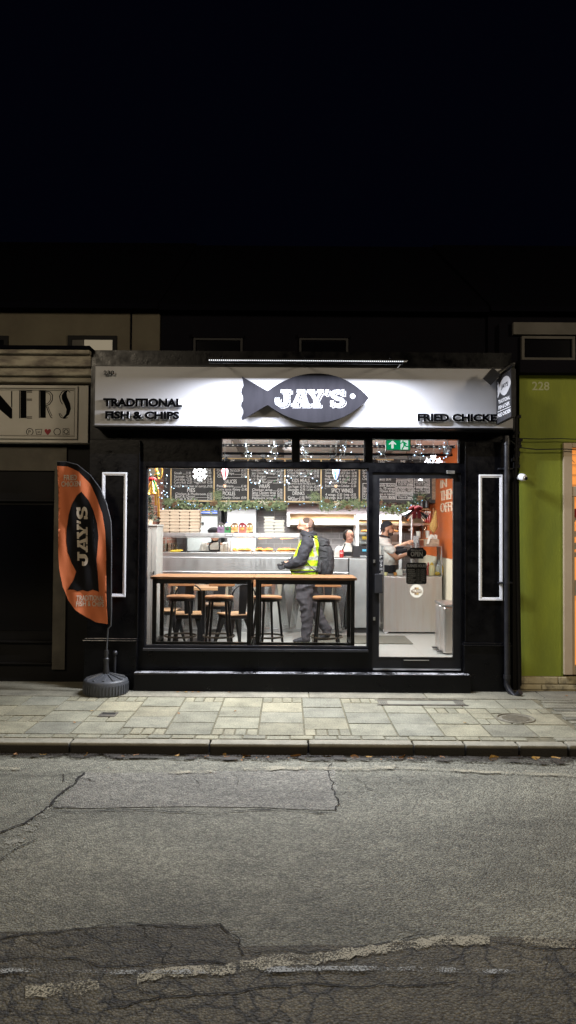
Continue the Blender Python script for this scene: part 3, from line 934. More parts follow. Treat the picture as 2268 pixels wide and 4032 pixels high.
# covers let into the pavement
K['slab_plain'] = mat('slab_plain', (0.24, 0.235, 0.18), 0.8, col2=(0.2, 0.195, 0.155), vs=9, bump=0.3, bs=90)
m = MB()
m.box(XG0, XG1, YG0, YG1, -.02, .002)
o1 = m
cov = thing('drain_cover', 'long rectangular access cover with patterned border in the paving before the door', 'drain cover', ((XG0 + XG1) / 2, 7.54, 0))
m.build('inlay', 'slab_plain', cov)
m = MB()
m.box(XG0 - .02, XG1 + .02, YG0 - .0, YG0 + .022, -.02, .005); m.box(XG0 - .02, XG1 + .02, YG1 - .022, YG1, -.02, .005)
for k in range(5): m.box(XG1 - .012 - k * .02, XG1 - .002 - k * .02, YG0 + .022, YG1 - .022, -.02, .006)
for k in range(5): m.box(XG0 + .002 + k * .02, XG0 + .012 + k * .02, YG0 + .022, YG1 - .022, -.02, .006)
for k in range(60):
    xk = XG0 + (XG1 - XG0) * (k + .5) / 60
    m.box(xk - .006, xk + .006, YG0 + .024, YG0 + .036, -.01, .006)
    m.box(xk - .006, xk + .006, YG1 - .036, YG1 - .024, -.01, .006)
m.build('border', 'iron', cov)
h = holes[1]
cov = thing('manhole_cover', 'round cast iron manhole cover near the foot of the drainpipe', 'manhole cover', h)
m = MB(); m.lathe([(0, .004), (.145, .004), (.15, .001), (.15, -.02)], h, 32); m.build('lid', 'iron_light', cov, smooth=True)
m = MB()
for k in range(9):
    a = -.11 + k * .0275
    wd = math.sqrt(max(0.001, .125 ** 2 - a * a))
    m.box(h.x - wd, h.x + wd, h.y + a - .007, h.y + a + .007, .003, .008)
m.tube([h + Vector((.17 * math.cos(t * PI / 16), .17 * math.sin(t * PI / 16), .002)) for t in range(32)], .01, 6, closed=True)
m.build('ribs', 'iron_light', cov)
h = holes[0]
cov = thing('valve_cover', 'small square iron valve cover with a dark open flap in the paving', 'drain cover', h)
m = MB(); m.frame(h.x - .08, h.x + .08, 0, .16, .015, 0, .02); mm = Matrix(((1, 0, 0, 0), (0, 0, 1, h.y - .08), (0, -1, 0, .006), (0, 0, 0, 1)))
for v in m.bm.verts: v.co = mm @ v.co
m.build('rim', 'iron', cov)
m = MB(); m.box(h.x - .065, h.x + .065, h.y - .065, h.y + .01, -.01, .003); m.build('lid', 'iron', cov)
m = MB(); m.box(h.x - .065, h.x + .065, h.y + .012, h.y + .065, -.02, .0025); m.build('hole', 'crack', cov)
# fallen leaves in the gutter and against the step
def leaf(p, s, rot, curl):
    m = MB()
    prof = [(-1, 0), (-.6, .35), (-.2, .5), (.2, .42), (.6, .25), (1, 0)]
    top = [(u, v) for u, v in prof]
    bot = [(u, -v) for u, v in prof[1:-1]][::-1]
    ring = top + bot
    M_ = Matrix.Translation(p) @ Matrix.Rotation(rot, 4, 'Z') @ Matrix.Rotation(curl, 4, 'X')
    vs = [M_ @ Vector((u * s, v * s, s * .35 * u * u + s * .25 * abs(v))) for u, v in ring]
    mid = [M_ @ Vector((u * s, 0, s * .30 * u * u - .0)) for u, _ in prof[1:-1]]
    n = len(prof)
    T2 = vs[:n]; B2 = [vs[0]] + vs[n:][::-1] + [vs[n - 1]]
    MID = [vs[0]] + mid + [vs[n - 1]]
    for A, B in ((T2, MID), (MID, B2)):
        for i in range(n - 1):
            if i == 0: m.face([A[0], A[1], B[1]])
            elif i == n - 2: m.face([A[i], A[n - 1], B[i]])
            else: m.face([A[i], A[i + 1], B[i + 1], B[i]])
    o = solo(m, 'fallen_leaf', random.choice(['autumn', 'autumn', 'autumn_yellow']), 'curled brown autumn leaf lying in the gutter below the kerb', 'leaf', 'fallen leaves in the gutter')
    return o
for px, py, s, c in ((80, 2950, .035, .2), (175, 2962, .03, .1), (355, 2952, .045, .9), (890, 2962, .045, 1.0), (970, 2958, .05, .5), (1165, 2962, .05, .9), (1285, 2966, .04, .4), (1395, 2962, .04, .9),
                     (1580, 2968, .05, .7), (1930, 2968, .055, 1.2), (2100, 2980, .04, .5), (2180, 2984, .04, .3), (540, 2962, .03, .2), (700, 2964, .03, .1), (1450, 2968, .03, .2), (1740, 2975, .03, .2)):
    p = ground(px, min(py + 12, 2985), ZR)
    leaf(Vector((p.x, min(p.y, 6.01), ZR + .012)), s, random.uniform(0, 6), c)
for i in range(26):
    px = random.choice([random.gauss(930, 60), random.gauss(1200, 90), random.gauss(1600, 80), random.uniform(0, 2268)])
    p = ground(px, 2975, ZR)
    leaf(Vector((p.x, 6.0 - abs(random.gauss(0, .04)), ZR + .012)), random.uniform(.014, .03), random.uniform(0, 6), random.uniform(0, .6))
for px, py in ((735, 2722), (760, 2724), (785, 2722), (700, 2726), (905, 2726), (360, 2802), (295, 2848), (705, 2812), (925, 2803), (2230, 2742), (1830, 2848)):
    p = ground(px, py, 0)
    o = leaf(Vector((p.x, min(p.y, 7.93), .006)), .022, random.uniform(0, 6), .1)
    o['label'] = 'small dry leaf scrap lying on the pavement slabs'
    o['group'] = 'leaf scraps on the pavement'

# ================================================================ the fish and chip shop
shop = thing('shop_building', 'black painted single storey chip shop front with a brightly lit window', 'shop', (0.2, Y0, 0))
ZT = gz(1382, Y0)                               # parapet
XL, XR = gx(345, Y0, 2300), gx(2016, Y0, 2200)
xw0, xw1, zw0, zw1 = rect(575, 1841, 1449, 2546, YG)
xd0, xd1, zd0, zd1 = rect(1463, 1862, 1813, 2642, YG)
t_ = [rect(872, 1727, 1152, 1820, YG), rect(1177, 1730, 1436, 1822, YG), rect(1463, 1728, 1806, 1826, YG)]
zt0, zt1 = t_[1][2], t_[1][3]
YF = 8.17
m = MB()
m.box(XL, xw0, YF, 8.27, -.05, ZT)
m.box(xd1, XR, YF, 8.27, -.05, ZT)
m.box(xw0, xd1, YF, 8.27, zt1, ZT)
m.box(xw0, t_[0][0], YF, 8.27, zw1, zt1)
m.box(t_[0][1], t_[1][0], YF, 8.28, zt0, zt1)
m.box(t_[1][1], t_[2][0], YF, 8.28, zt0, zt1)
m.box(t_[2][1], xd1, YF, 8.28, zt0, zt1)
m.box(t_[0][0], xw1, YF, 8.28, zw1, zt0)
m.box(xw1, xd1, YF, 8.28, zd1, zt0)
m.box(xw1, xd0, YF, 8.28, .02, zd1)
m.box(xw0, xw1, YF, 8.30, .02, zw0)
m.build('front_wall', 'black_paint', shop)
# pilasters with white panel mouldings and plinths
def pilaster(px0, px1, pyl, fx, yb):
    x0, x1 = gx(px0, 8.11), gx(px1, 8.11)
    zl = gz(pyl, 8.11, px0)
    m = MB(); m.box(x0, x1, 8.11, YF - .002, zl, gz(1735, 8.11)); p = m.build('pilaster', 'black_paint', shop, bevel=.004)
    m = MB(); m.box(x0 - .02, x1 + .0, 8.07, YF - .003, -.03, zl - .03)
    m.build('plinth', 'black_paint', p, bevel=.006)
    m = MB(); m.box(x0 - .03, x1 + .005, 8.05, YF - .004, zl - .03, zl - .015); m.box(x0 - .02, x1, 8.075, YF - .004, zl - .0148, zl + .004)
    m.build('plinth_moulding', 'black_gloss', p, bevel=.004)
    xe = x1 if px0 < 1000 else x0
    m = MB(); m.box(xe - .006, xe + .006, 8.100, 8.1095, zl + .02, gz(1740, 8.11)); m.build('corner_bead', 'black_gloss', p, bevel=.002)
    a, b, c, d = rect(*fx, 8.11)
    m = MB(); m.frame(a, b, c, d, .019, 8.093, 8.1095); m.frame(a + .0195, b - .0195, c + .0195, d - .0195, .014, 8.100, 8.1095)
    f = m.build('panel_moulding', 'white_paint', p, bevel=.003)
    f['label'] = 'thin white panel moulding'
pilaster(348, 546, 2512, (400, 1860, 498, 2350), 2718)
pilaster(1833, 2008, 2530, (1885, 1869, 1978, 2364), 2725)
# step
a, b = gx(522, 7.98, 2690), gx(1856, 7.98, 2690)
ZS = gz(2655, 7.98)
m = MB(); m.box(a, b, 7.985, YF - .003, -.04, ZS); m.build('step', 'black_paint', shop, bevel=.012)
K['worn_edge'] = worn('worn_edge', (0.34, 0.34, 0.36), 0.9, 1.08, 6, 60)
m = MB(); m.face([(a + .012, 7.99, ZS + .003), (b - .012, 7.99, ZS + .003), (b - .012, 8.10, ZS + .003), (a + .012, 8.10, ZS + .003)])
m.build('worn_paint', 'worn_edge', shop)
# stall riser panel beads and sills
m = MB()
z0, z1 = gz(2638, YF), gz(2566, YF)
xm = gx(1008, YF, 2600)
m.box(xw0 + .02, xm - .03, YF - .012, YF - .001, z0 - .006, z0 + .004); m.box(xm + .03, xw1 - .0, YF - .012, YF - .001, z0 - .006, z0 + .004)
m.box(xm - .028, xm + .028, YF - .008, YF - .001, z0, z1)
m.build('riser_bead', 'black_paint', shop)
m = MB(); m.box(xw0 - .01, xw1, 8.13, YF - .001, zw0 - .042, zw0 - .012); m.build('window_sill', 'pipe', shop, bevel=.006)
# shop window
m = MB(); m.frame(xw0, xw1, zw0, zw1, .014, 8.20, 8.245); wf = m.build('window', 'pipe', shop)
m = MB(); m.face([(xw0 + .014, YG, zw0 + .014), (xw1 - .014, YG, zw0 + .014), (xw1 - .014, YG, zw1 - .014), (xw0 + .014, YG, zw1 - .014)]); m.build('pane', 'glass', wf)
m = MB(); xq = gx(1008, YG, 2200); m.box(xq - .002, xq + .002, 8.214, 8.226, zw0 + .014, zw1 - .014); m.build('pane_joint', 'glass', wf)
for a, b, c, d in t_:
    m = MB(); m.frame(a, b, c, d, .010, 8.20, 8.245); f = m.build('transom_window', 'pipe', shop)
    m = MB(); m.face([(a + .01, YG, c + .01), (b - .01, YG, c + .01), (b - .01, YG, d - .01), (a + .01, YG, d - .01)]); m.build('pane', 'glass', f)
# door
dg0, dg1, dz0, dz1 = rect(1490, 1883, 1783, 2588, YG)
m = MB()
m.box(xd0, dg0, 8.19, 8.245, zd0, zd1); m.box(dg1, xd1 - .002, 8.19, 8.245, zd0, zd1)
m.box(dg0, dg1, 8.19, 8.245, dz1, zd1); m.box(dg0, dg1, 8.19, 8.245, zd0, dz0)
door = m.build('door', 'black_metal', shop)
m = MB(); m.face([(dg0, YG, dz0), (dg1, YG, dz0), (dg1, YG, dz1), (dg0, YG, dz1)]); m.build('door_glass', 'glass', door)
m = MB(); m.frame(dg0, dg1, dz0, dz1, .006, 8.184, 8.1895); m.build('glazing_bead', 'pipe', door)
for py in (2210, 2436):
    p = at(1473, py, 8.185)
    m = MB(); m.tube([(p.x, 8.18, p.z - .018), (p.x, 8.18, p.z + .018)], .013, 10, flat=.5); m.build('lock', 'steel_smooth', door, smooth=True)
a, b, c, d = rect(1476, 2260, 1507, 2336, 8.16)
m = MB(); m.box(a, b, 8.15, 8.189, c, d); m.build('lock_box', 'black_plastic', door, bevel=.005)
a, b, c, d = rect(1585, 2596, 1692, 2619, 8.185)
m = MB(); m.box(a, b, 8.176, 8.1895, c, d); lb = m.build('letterbox', 'black_metal', door, bevel=.003)
m = MB(); m.box(a + .01, b - .01, 8.168, 8.1755, d - .012, d - .004); m.build('letterbox_flap', 'steel_smooth', lb)
a, b, c, d = rect(1468, 2632, 1814, 2639, 8.18)
m = MB(); m.box(a, b, 8.165, 8.1895, c, d); m.build('kick_strip', 'steel_smooth', door, bevel=.002)
a, b, c, d = rect(1758, 1853, 1790, 1866, 8.15)
m = MB(); m.box(a, b, 8.13, 8.169, c, d); m.build('door_closer', 'steel_dark', shop, bevel=.004)
# decals on the door glass
def decal(name, mb, mt, parent): return mb.build(name, mt, parent)
# inside shell
m = MB(); m.face([(WL, 8.28, FL), (WR, 8.28, FL), (WR, YB, FL), (WL, YB, FL)]); m.build('shop_floor', 'floor_tile', shop)
m = MB(); m.box(xw0 - .3, WR, 8.2, 8.30, 0.0, FL - .004); m.build('threshold', 'black_paint', shop)
m = MB()
m.box(WL - .1, WR + .1, 8.271, YB + .1, CEIL + .05, CEIL + .12)
k = 8.29
while k < YB:                                   # boards across the ceiling
    m.box(WL, WR, k, k + .115, CEIL + .018, CEIL + .05)
    k += .125
m.build('shop_ceiling', 'ceiling', shop)
m = MB()
for bx in (-1.62, -.72, -.12, .75, 1.55): m.box(bx - .05, bx + .05, 8.29, YM, CEIL - .02, CEIL + .0175)
m.build('ceiling_beam', 'ceiling_beam', shop)
m = MB(); m.box(WL - .1, WL, 8.271, YB, 0, CEIL + .05); m.build('side_wall', 'brick_red', shop)['label'] = 'bare red brick inner wall'
m = MB(); m.box(WR, WR + .1, 8.271, YB, 1.34, CEIL + .05); m.build('side_wall', 'orange_wall', shop)['label'] = 'orange painted inner wall'
m = MB()
ky = 8.29
while ky < YB:
    m.box(WR - .004, WR + .1, ky, ky + .055, 0, 1.336); m.box(WR - .016, WR + .1, ky + .055, ky + .075, 0, 1.336)
    ky += .075
m.build('wainscot', 'cream', shop)
m = MB(); m.box(WL, WR, YB, YB + .1, 0, CEIL + .05); m.build('back_wall', 'tile_grey', shop)
ZB = gz(1977, YM)
m = MB(); m.box(WL, gx(1716, YM, 1900), YM, YM + .12, ZB, CEIL - .1); m.box(WL, gx(1716, YM, 1900), YM + .12, YB, ZB, ZB + .05)
m.build('bulkhead', 'board', shop)
m = MB(); m.box(WL, WR, YM + .02, YM + .1, CEIL - .098, CEIL + .017); m.build('bulkhead_top', 'plain_wall', shop)
m = MB(); a, b, c, d = rect(1701, 1700, 1724, 1968, YM - .03); m.box(gx(1701, YM - .03), gx(1724, YM - .03), YM - .03, YM - .002, gz(1968, YM - .03, 1710), CEIL - .11)
m.build('plank', 'wood_plank', shop)
# flat roof and the storey set back behind it
m = MB(); m.box(XL, XR, 8.271, 10.45, 3.12, 3.2); m.box(XL, XL + .1, 8.271, 10.45, 3.2, ZT - .05); m.box(XR - .1, XR, 8.271, 10.45, 3.2, ZT - .05); m.build('flat_roof', 'slate', shop)
YU = 10.5
ZE = gz(1240, YU)
xu0 = gx(632, YU, 1300)
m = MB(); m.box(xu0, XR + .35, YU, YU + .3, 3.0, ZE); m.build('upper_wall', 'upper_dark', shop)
m = MB(); m.prism_pts([(xu0, YU - .2, ZE + .002), (XR + .35, YU - .2, ZE + .002), (XR + .35, YB + 4, ZE + .002), (xu0, YB + 4, ZE + .002)],
                      [(xu0, YU - .15, ZE + .1), (XR + .35, YU - .15, ZE + .1), (XR + .35, YB + 1, ZE + 2.6), (xu0, YB + 1, ZE + 2.6)])
m.build('roof', 'slate', shop)
m = MB(); m.box(XL, XL + .12, 8.271, YB + .1, -.05, 3.0); m.box(XR - .0, XR + .1, 8.271, YB + .1, -.05, 3.0); m.box(XL, XR, YB + .12, YB + .3, -.05, 3.0); m.build('outer_wall', 'upper_dark', shop)
for px0, px1 in ((762, 955), (1178, 1370)):
    a, b, c, d = rect(px0, 1333, px1, 1470, YU)
    m = MB(); m.frame(a, b, c, d, .03, YU - .03, YU - .001); f = m.build('upper_window', 'dim_frame', shop)
    m = MB(); m.box(a + .046, b - .046, YU - .012, YU - .002, c + .046, d - .046); m.build('pane', 'dark_glass', f)
    m = MB(); m.box(a - .02, b + .02, YU - .05, YU - .002, d + .001, d + .05); m.build('lintel', 'upper_dark', f)
# ---------------------------------------------------------------- fascia sign
fs = thing('fascia_sign', 'long white fascia sign with a dark fish emblem and raised black lettering', 'sign', (0.1, 7.9, gz(1680, 7.9)))
YS = 7.90
a, b, c, d = rect(373, 1447, 2022, 1680, YS)
m = MB(); m.box(a, b, YS, YF - .002, c, d); m.build('panel', 'sign_white', fs, bevel=.003)
m = MB(); m.frame(a - .012, b + .012, c - .014, d + .014, .0115, YS - .008, YF - .003); m.build('edge_trim', 'black_metal', fs)
def fishpoly(T, tail=True):
    # unit px coordinates of the fish in the photo
    top = []
    for i in range(25):
        t = i / 24
        top.append((1043 + (1452 - 1043) * t, t))
    def body(sgn):
        pts = []
        n = 26
        for i in range(n + 1):
            u = -1 + 2 * i / n
            h = (1 - abs(u) ** 2.05) ** (1.0) if u < 0.0 else (1 - abs(u) ** 2.15) ** .92
            xc = 1244 + (u * (1244 - 1020) if u < 0 else u * (1453 - 1244))
            pts.append((xc, 1567 + sgn * 97 * h))
        return pts
    up = [p for p in body(-1) if p[0] > 1046]
    dn = [p for p in body(1) if p[0] > 1046][::-1]
    tl = [(1042, 1601), (953, 1655), (950, 1645), (959, 1626), (956, 1612), (949, 1600), (950, 1588), (958, 1576), (956, 1560), (949, 1546), (952, 1532), (959, 1518), (957, 1502), (952, 1482), (1042, 1533)]
    return [T(x, y) for x, y in up + dn[1:] + tl]
YFi = 7.79
T = lambda x, y: (at(x, y, YFi).x, at(x, y, YFi).z)
m = MB(); m.prism(fishpoly(T), YFi, YFi + .022); fish = m.build('fish_panel', 'fish_grey', fs, bevel=.002)
m = MB(); px_ = at(1250, 1567, YFi); m.box(px_.x - .35, px_.x + .35, YFi + .0225, YS - .001, px_.z - .06, px_.z + .06); m.build('stand_off', 'black_metal', fs)
def jays(mb, px0, px1, py0, py1, y0, y1, dx=0, dy=0):
    def T2(u, v):
        q = at(px0 + (px1 - px0) * u / 4.30 + dx, py1 + (py0 - py1) * v + dy, YFi)
        return (q.x, q.z)
    name_letters(mb, T2, y0, y1)
m = MB(); jays(m, 1081, 1358, 1534, 1602, YFi - .0015, YFi - .0005, 6.5, 5.0); m.build('letter_shade', 'fish_letter', fish)
m = MB(); jays(m, 1081, 1358, 1534, 1602, YFi - .003, YFi - .002, 4.0, 2.4); m.build('letter_gap', 'letter_black', fish)
m = MB(); jays(m, 1081, 1358, 1534, 1602, YFi - .0048, YFi - .0035); m.build('lettering', 'fish_letter', fish)
p = at(1389, 1560, YFi)
m = MB(); m.lathe([(0, .004), (.024, .003), (.0285, 0), (.0285, -.004)], (p.x, YFi - .001, p.z), 24, axis=(0, -1, 0)); m.build('eye', 'fish_letter', fish, smooth=True)
for body, fx, bold in (('TRADITIONAL', (407, 1569, 718, 1603), .055), ('FISH & CHIPS', (415, 1620, 707, 1651), .055), ('FRIED CHICKEN', (1643, 1630, 1990, 1661), .055), ('230', (409, 1460, 451, 1477), .02)):
    a, b, c, d = rect(*fx, 7.87)
    m = MB(); m.text(body, (a, b, c, d), 7.858, bold=bold); m.build('raised_lettering', 'letter_black', fs)
    m = MB(); m.text(body, (a + .0012, b - .0012, c + .0012, d - .0012), 7.8595, ext=.024, bold=bold - .002); m.build('letter_side', 'letter_white', fs)
# LED strip lamp over the sign
lamp = thing('sign_lamp', 'long thin LED strip lamp on brackets above the white sign', 'lamp', (gx(1206, YLED), YLED, LEDZ))
a, b = gx(822, YLED, 1420), gx(1588, YLED, 1426)
tl = (gz(1426, YLED, 1588) - gz(1420, YLED, 822)) / (b - a)
m = MB(); m.box(a, b, YLED - .03, YLED + .035, LEDZ + .004, LEDZ + .03); m.box(a, b, YLED + .03, YLED + .036, LEDZ - .01, LEDZ + .0035); m.build('housing', 'black_metal', lamp)
m = MB()
for i in range(96):
    xk = a + (b - a) * (i + .5) / 96
    m.box(xk - .006, xk + .006, YLED - .034, YLED - .0305, LEDZ + .004, LEDZ + .011)
o = m.build('led', 'led', lamp); o['kind'] = 'stuff'
m = MB(); m.box(a, b, YLED - .0355, YLED - .0345, LEDZ + .001, LEDZ + .0028); m.build('lens', 'steel_smooth', lamp)
for xk in (a + .12, (a + b) / 2, b - .12):
    m = MB(); m.tube([(xk, YLED, LEDZ + .03), (xk, YLED + .07, LEDZ + .07), (xk, YF, LEDZ + .09)], .009, 6); m.build('bracket', 'black_metal', lamp)
m = MB(); m.tube([(b, YLED, LEDZ + .012), (b + .03, YLED, LEDZ + .012), (b + .045, YLED + .03, LEDZ + .03), (b + .02, YLED + .15, LEDZ + .05), (b, YF, LEDZ + .05)], .005, 6); m.build('cable', 'grey_white', lamp, smooth=True)
# projecting sign
XP = 2.234
ps = thing('projecting_sign', 'small dark sign with white fish and lettering sticking out from the wall', 'sign', (XP, 7.63, 2.91))
yn, yf = 7.375, 7.897
zb, zt = gz(1641, yn, 2012), gz(1452, yn, 2012)
m = MB(); m.box(XP, XP + .05, yn, yf, zb, zt); pan = m.build('panel', 'pack', ps, bevel=.004)
def PJ(px, py, off=.002):                        # a photo pixel on the sign's left face
    d = ray(px, py); t = (XP - off) / d.x
    return Vector((XP - off, d.y * t, CAMZ + d.z * t))
def facep(s, pts, off): return s.face([PJ(px, py, off) for px, py in pts])
s4 = lambda zx, zy: (1900 + zx * .1104, 1430 + zy * .1104)
out = [(620, 780), (640, 700), (690, 600), (750, 510), (810, 455), (870, 448), (930, 475), (980, 550), (1008, 650), (1000, 740), (960, 860), (910, 980), (850, 1090), (780, 1150), (720, 1140), (660, 1090), (620, 1030), (590, 1120), (560, 1210), (540, 1245), (535, 1180), (545, 1100), (535, 1000), (542, 920), (530, 830), (548, 750), (535, 660), (560, 690)]
m = MB(); facep(m, [s4(*p) for p in out], .002); m.build('emblem', 'grey_white', pan)
def pjtext(mb, body, z00, z10, z11, z01, bold=.02):   # zoom-space corners: bottom-left, bottom-right, top-right, top-left
    vs, fs = text_mesh(body, bold)
    ax, bx = min(v.x for v in vs), max(v.x for v in vs); ay, by = min(v.y for v in vs), max(v.y for v in vs)
    q = []
    for v in vs:
        u, t = (v.x - ax) / (bx - ax), (v.y - ay) / (by - ay)
        lo = Vector(z00).lerp(Vector(z10), u); hi = Vector(z01).lerp(Vector(z11), u)
        r_ = lo.lerp(hi, t)
        q.append(mb.bm.verts.new(PJ(*s4(r_.x, r_.y), .0035)))
    for f in fs: mb._f([q[i] for i in f])
m = MB(); pjtext(m, "JAY'S", (655, 975), (905, 850), (905, 640), (670, 760), .03); m.build('emblem_lettering', 'letter_black', pan)
m = MB()
pjtext(m, 'TRADITIONAL', (575, 1460), (980, 1275), (970, 1140), (560, 1330))
pjtext(m, 'FISH & CHIPS', (575, 1665), (960, 1495), (955, 1355), (570, 1530))
pjtext(m, 'FRIED CHICKEN', (540, 1950), (995, 1745), (995, 1610), (540, 1815))
facep(m, [s4(535, 1757), s4(1000, 1550), s4(1000, 1533), s4(535, 1738)], .0035)
m.build('lettering', 'letter_white', pan)
m = MB(); m.tube([(XP + .02, yn - .03, zt + .03), (XP + .02, 8.16, zt + .03)], .014, 8); m.tube([(XP + .02, yn + .06, zt + .03), (XP + .02, yn + .06, zt - .001)], .008, 6); m.tube([(XP + .02, yf - .06, zt + .03), (XP + .02, yf - .06, zt - .001)], .008, 6)
m.build('bracket', 'black_metal', ps, smooth=True)
fl = thing('flood_lamp', 'dark square floodlight on an angled arm beside the projecting sign', 'lamp', at(1935, 1480, 7.75))
p, q = at(1936, 1482, 7.72), at(2024, 1432, 8.0)
rot = Matrix.Translation(p) @ Matrix.Rotation(R(40), 4, 'Y') @ Matrix.Rotation(R(20), 4, 'X')
m = MB(); mk = m.mark(); m.box(-.055, .055, -.03, .03, -.075, .075); m.box(-.045, .045, .031, .05, -.06, .06)
for k in range(5): m.box(-.05 + k * .022, -.044 + k * .022, .05, .065, -.06, .06)
m.apply(mk, rot); m.build('lamp_head', 'black_plastic', fl, bevel=.003)
m = MB(); m.tube([p + Vector((.04, .02, .02)), p.lerp(q, .5) + Vector((0, 0, .0)), q, (q.x + .02, YF, q.z + .03)], .014, 8); m.build('arm', 'steel_dark', fl, smooth=True)
# drainpipe
pp = [at(1996, 1716, 8.02), at(1997, 1900, 8.02), at(1996, 2300, 8.02), at(1993, 2680, 8.02)]
xk = sum(p.x for p in pp) / 4
dp = thing('drainpipe', 'black drainpipe with an angled shoe down the right edge of the black front', 'drainpipe', (xk, 8.02, 0))
zA, zBt = gz(1716, 8.02, 1992), gz(2672, 8.02, 1992)
m = MB(); m.tube([(xk, 8.02, zA), (xk, 8.02, zBt)], .029, 16); m.build('pipe', 'pipe', dp, smooth=True)
m = MB(); m.lathe([(.03, 0), (.036, 0), (.036, .07), (.03, .07)], (xk, 8.02, zA - .10), 16); m.build('collar', 'pipe', dp, smooth=True); m = MB(); m.lathe([(.03, 0), (.038, 0), (.038, .04), (.03, .04)], (xk, 8.02, zBt + .0), 16); m.build('collar', 'pipe', dp, smooth=True)
for py in (1848, 2300):
    z = gz(py, 8.02, 1992)
    m = MB(); m.lathe([(.03, 0), (.034, 0), (.034, .022), (.03, .022)], (xk, 8.02, z), 16); m.box(xk - .075, xk + .075, 8.05, 8.168, z + .003, z + .019); m.build('clip', 'pipe', dp)
m = MB(); m.tube([(xk, 8.02, zBt + .002), (xk, 8.02, zBt - .07), (xk + .015, 7.98, zBt - .12), (xk + .06, 7.92, zBt - .17), (xk + .10, 7.87, max(zBt - .215, .045))], .032, 14); m.build('shoe', 'pipe', dp, smooth=True)
# camera on the party wall, cables
p = at(2060, 1880, 8.0)
cc = thing('security_camera', 'small white domed security camera at the edge of the green wall', 'camera', p)
m = MB(); m.lathe([(0, -.05), (.036, -.05), (.04, -.03), (.04, .0), (.03, .03), (0, .042)], p, 20, axis=(.35, -1, -.25)); m.build('housing', 'white_paint', cc, smooth=True)
m = MB(); m.ell(p + Vector((.022, -.032, -.012)), (.02, .016, .02), 12); m.build('lens', 'dark_glass', cc, smooth=True)
m = MB(); m.tube([p + Vector((-.01, .04, .0)), (p.x - .03, 8.2, p.z + .01)], .018, 8); m.build('mount', 'white_paint', cc)
m = MB()
m.tube([at(2010, 1735, 8.05), at(2045, 1762, 8.06), at(2110, 1770, 8.06), at(2220, 1768, 8.06), at(2330, 1775, 8.06)], .006, 5)
m.tube([at(2040, 1726, 8.07), at(2120, 1729, 8.07), at(2210, 1727, 8.07), at(2330, 1732, 8.07)], .005, 5)
solo(m, 'cable', 'wire', 'two black cables sagging across the green wall to its window', 'cable', smooth=True)
m = MB()
for i in range(16):
    p = at(2036 + random.uniform(-9, 9), 1640 + i * 13, 8.08)
    m.box(p.x - random.uniform(.015, .04), p.x + random.uniform(.015, .04), 8.05, 8.16, p.z - .02, p.z + .014)
m.tube([at(2040, 1900, 8.08), at(2044, 2300, 8.08), at(2050, 2700, 8.08)], .012, 6)
m.tube([at(2034, 1640, 8.06), at(2030, 1900, 8.06), at(2036, 2300, 8.06), at(2042, 2720, 8.06)], .018, 6)
solo(m, 'cable_run', 'left_dark', 'ragged bundle of dark cables and boxes down the joint between the shops', 'cable')
m = MB(); q = at(452, 2570, 8.04)
m.tube([(q.x, 8.04, .03), (q.x, 8.04, q.z - .02), (q.x + .01, 8.02, q.z)], .018, 10); m.ell((q.x + .008, 8.02, q.z), .03, 12)
solo(m, 'vent_pipe', 'pipe', 'short capped black pipe rising behind the flag base', 'pipe', smooth=True)

# ================================================================ the two neighbours
lb_ = thing('neighbour_building', 'dim cream dry cleaning shop at the left edge with a dark front', 'shop', (-4, 8.5, 0))
YN = 8.45
xr = XL - .012
m = MB(); m.box(-9, xr, YN, 9.0, -.05, gz(1440, YN)); m.build('front_wall', 'left_dark', lb_)
m = MB(); a, b, c, d = rect(-800, 1758, 262, 1850, YN - .03); m.box(-9, b, YN - .03, YN - .001, c, d); m.build('head_panel', 'cream_dark', lb_)
m = MB(); m.box(gx(212, YN - .04), gx(262, YN - .04), YN - .04, YN - .001, gz(2640, YN), gz(1852, YN)); m.build('pilaster', 'cream_dark', lb_)
m = MB(); a, b, c, d = rect(-800, 1985, 205, 2480, YN - .02); m.box(-9, b, YN - .01, YN - .001, c, d); sw = m.build('shop_window', 'dark_glass', lb_)
m = MB()
for py in (1978, 2535, 2620): z = gz(py, YN - .05); m.box(-9, gx(210, YN - .05), YN - .05, YN - .001, z - .01, z + .01)
m.build('glazing_bar', 'left_dark', lb_, bevel=.004)
m = MB()
zc = lambda py: gz(py, 8.2, 150)
for z0, z1, yy in ((zc(1500), zc(1478), 8.26), (zc(1478) + .001, zc(1446), 8.20), (zc(1446) + .001, zc(1402), 8.14), (zc(1402) + .001, zc(1385), 8.08)):
    m.box(-9, gx(362, 8.2, 1440), yy, YN + .3, z0, z1)
m.build('cornice', 'cornice', lb_, bevel=.012)
m = MB(); m.box(-9, gx(362, 8.2, 1440) + .01, 8.06, YN + 2.04, zc(1385) + .001, zc(1372)); m.build('lead_roof', 'slate', lb_)
xu1 = xu0 - .004
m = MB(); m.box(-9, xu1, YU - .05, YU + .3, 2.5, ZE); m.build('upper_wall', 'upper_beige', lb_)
m = MB(); m.prism_pts([(-9, YU - .25, ZE + .002), (xu1, YU - .25, ZE + .002), (xu1, 15, ZE + .002), (-9, 15, ZE + .002)], [(-9, YU - .2, ZE + .09), (xu1, YU - .2, ZE + .09), (xu1, 14.5, ZE + 2.6), (-9, 14.5, ZE + 2.6)]); m.build('roof', 'slate', lb_)
xg = gx(516, YU - .06, 1300)
m = MB(); m.box(xg - .012, xg + .012, YU - .062, YU - .051, 2.6, ZE); m.build('render_joint', 'slate', lb_)
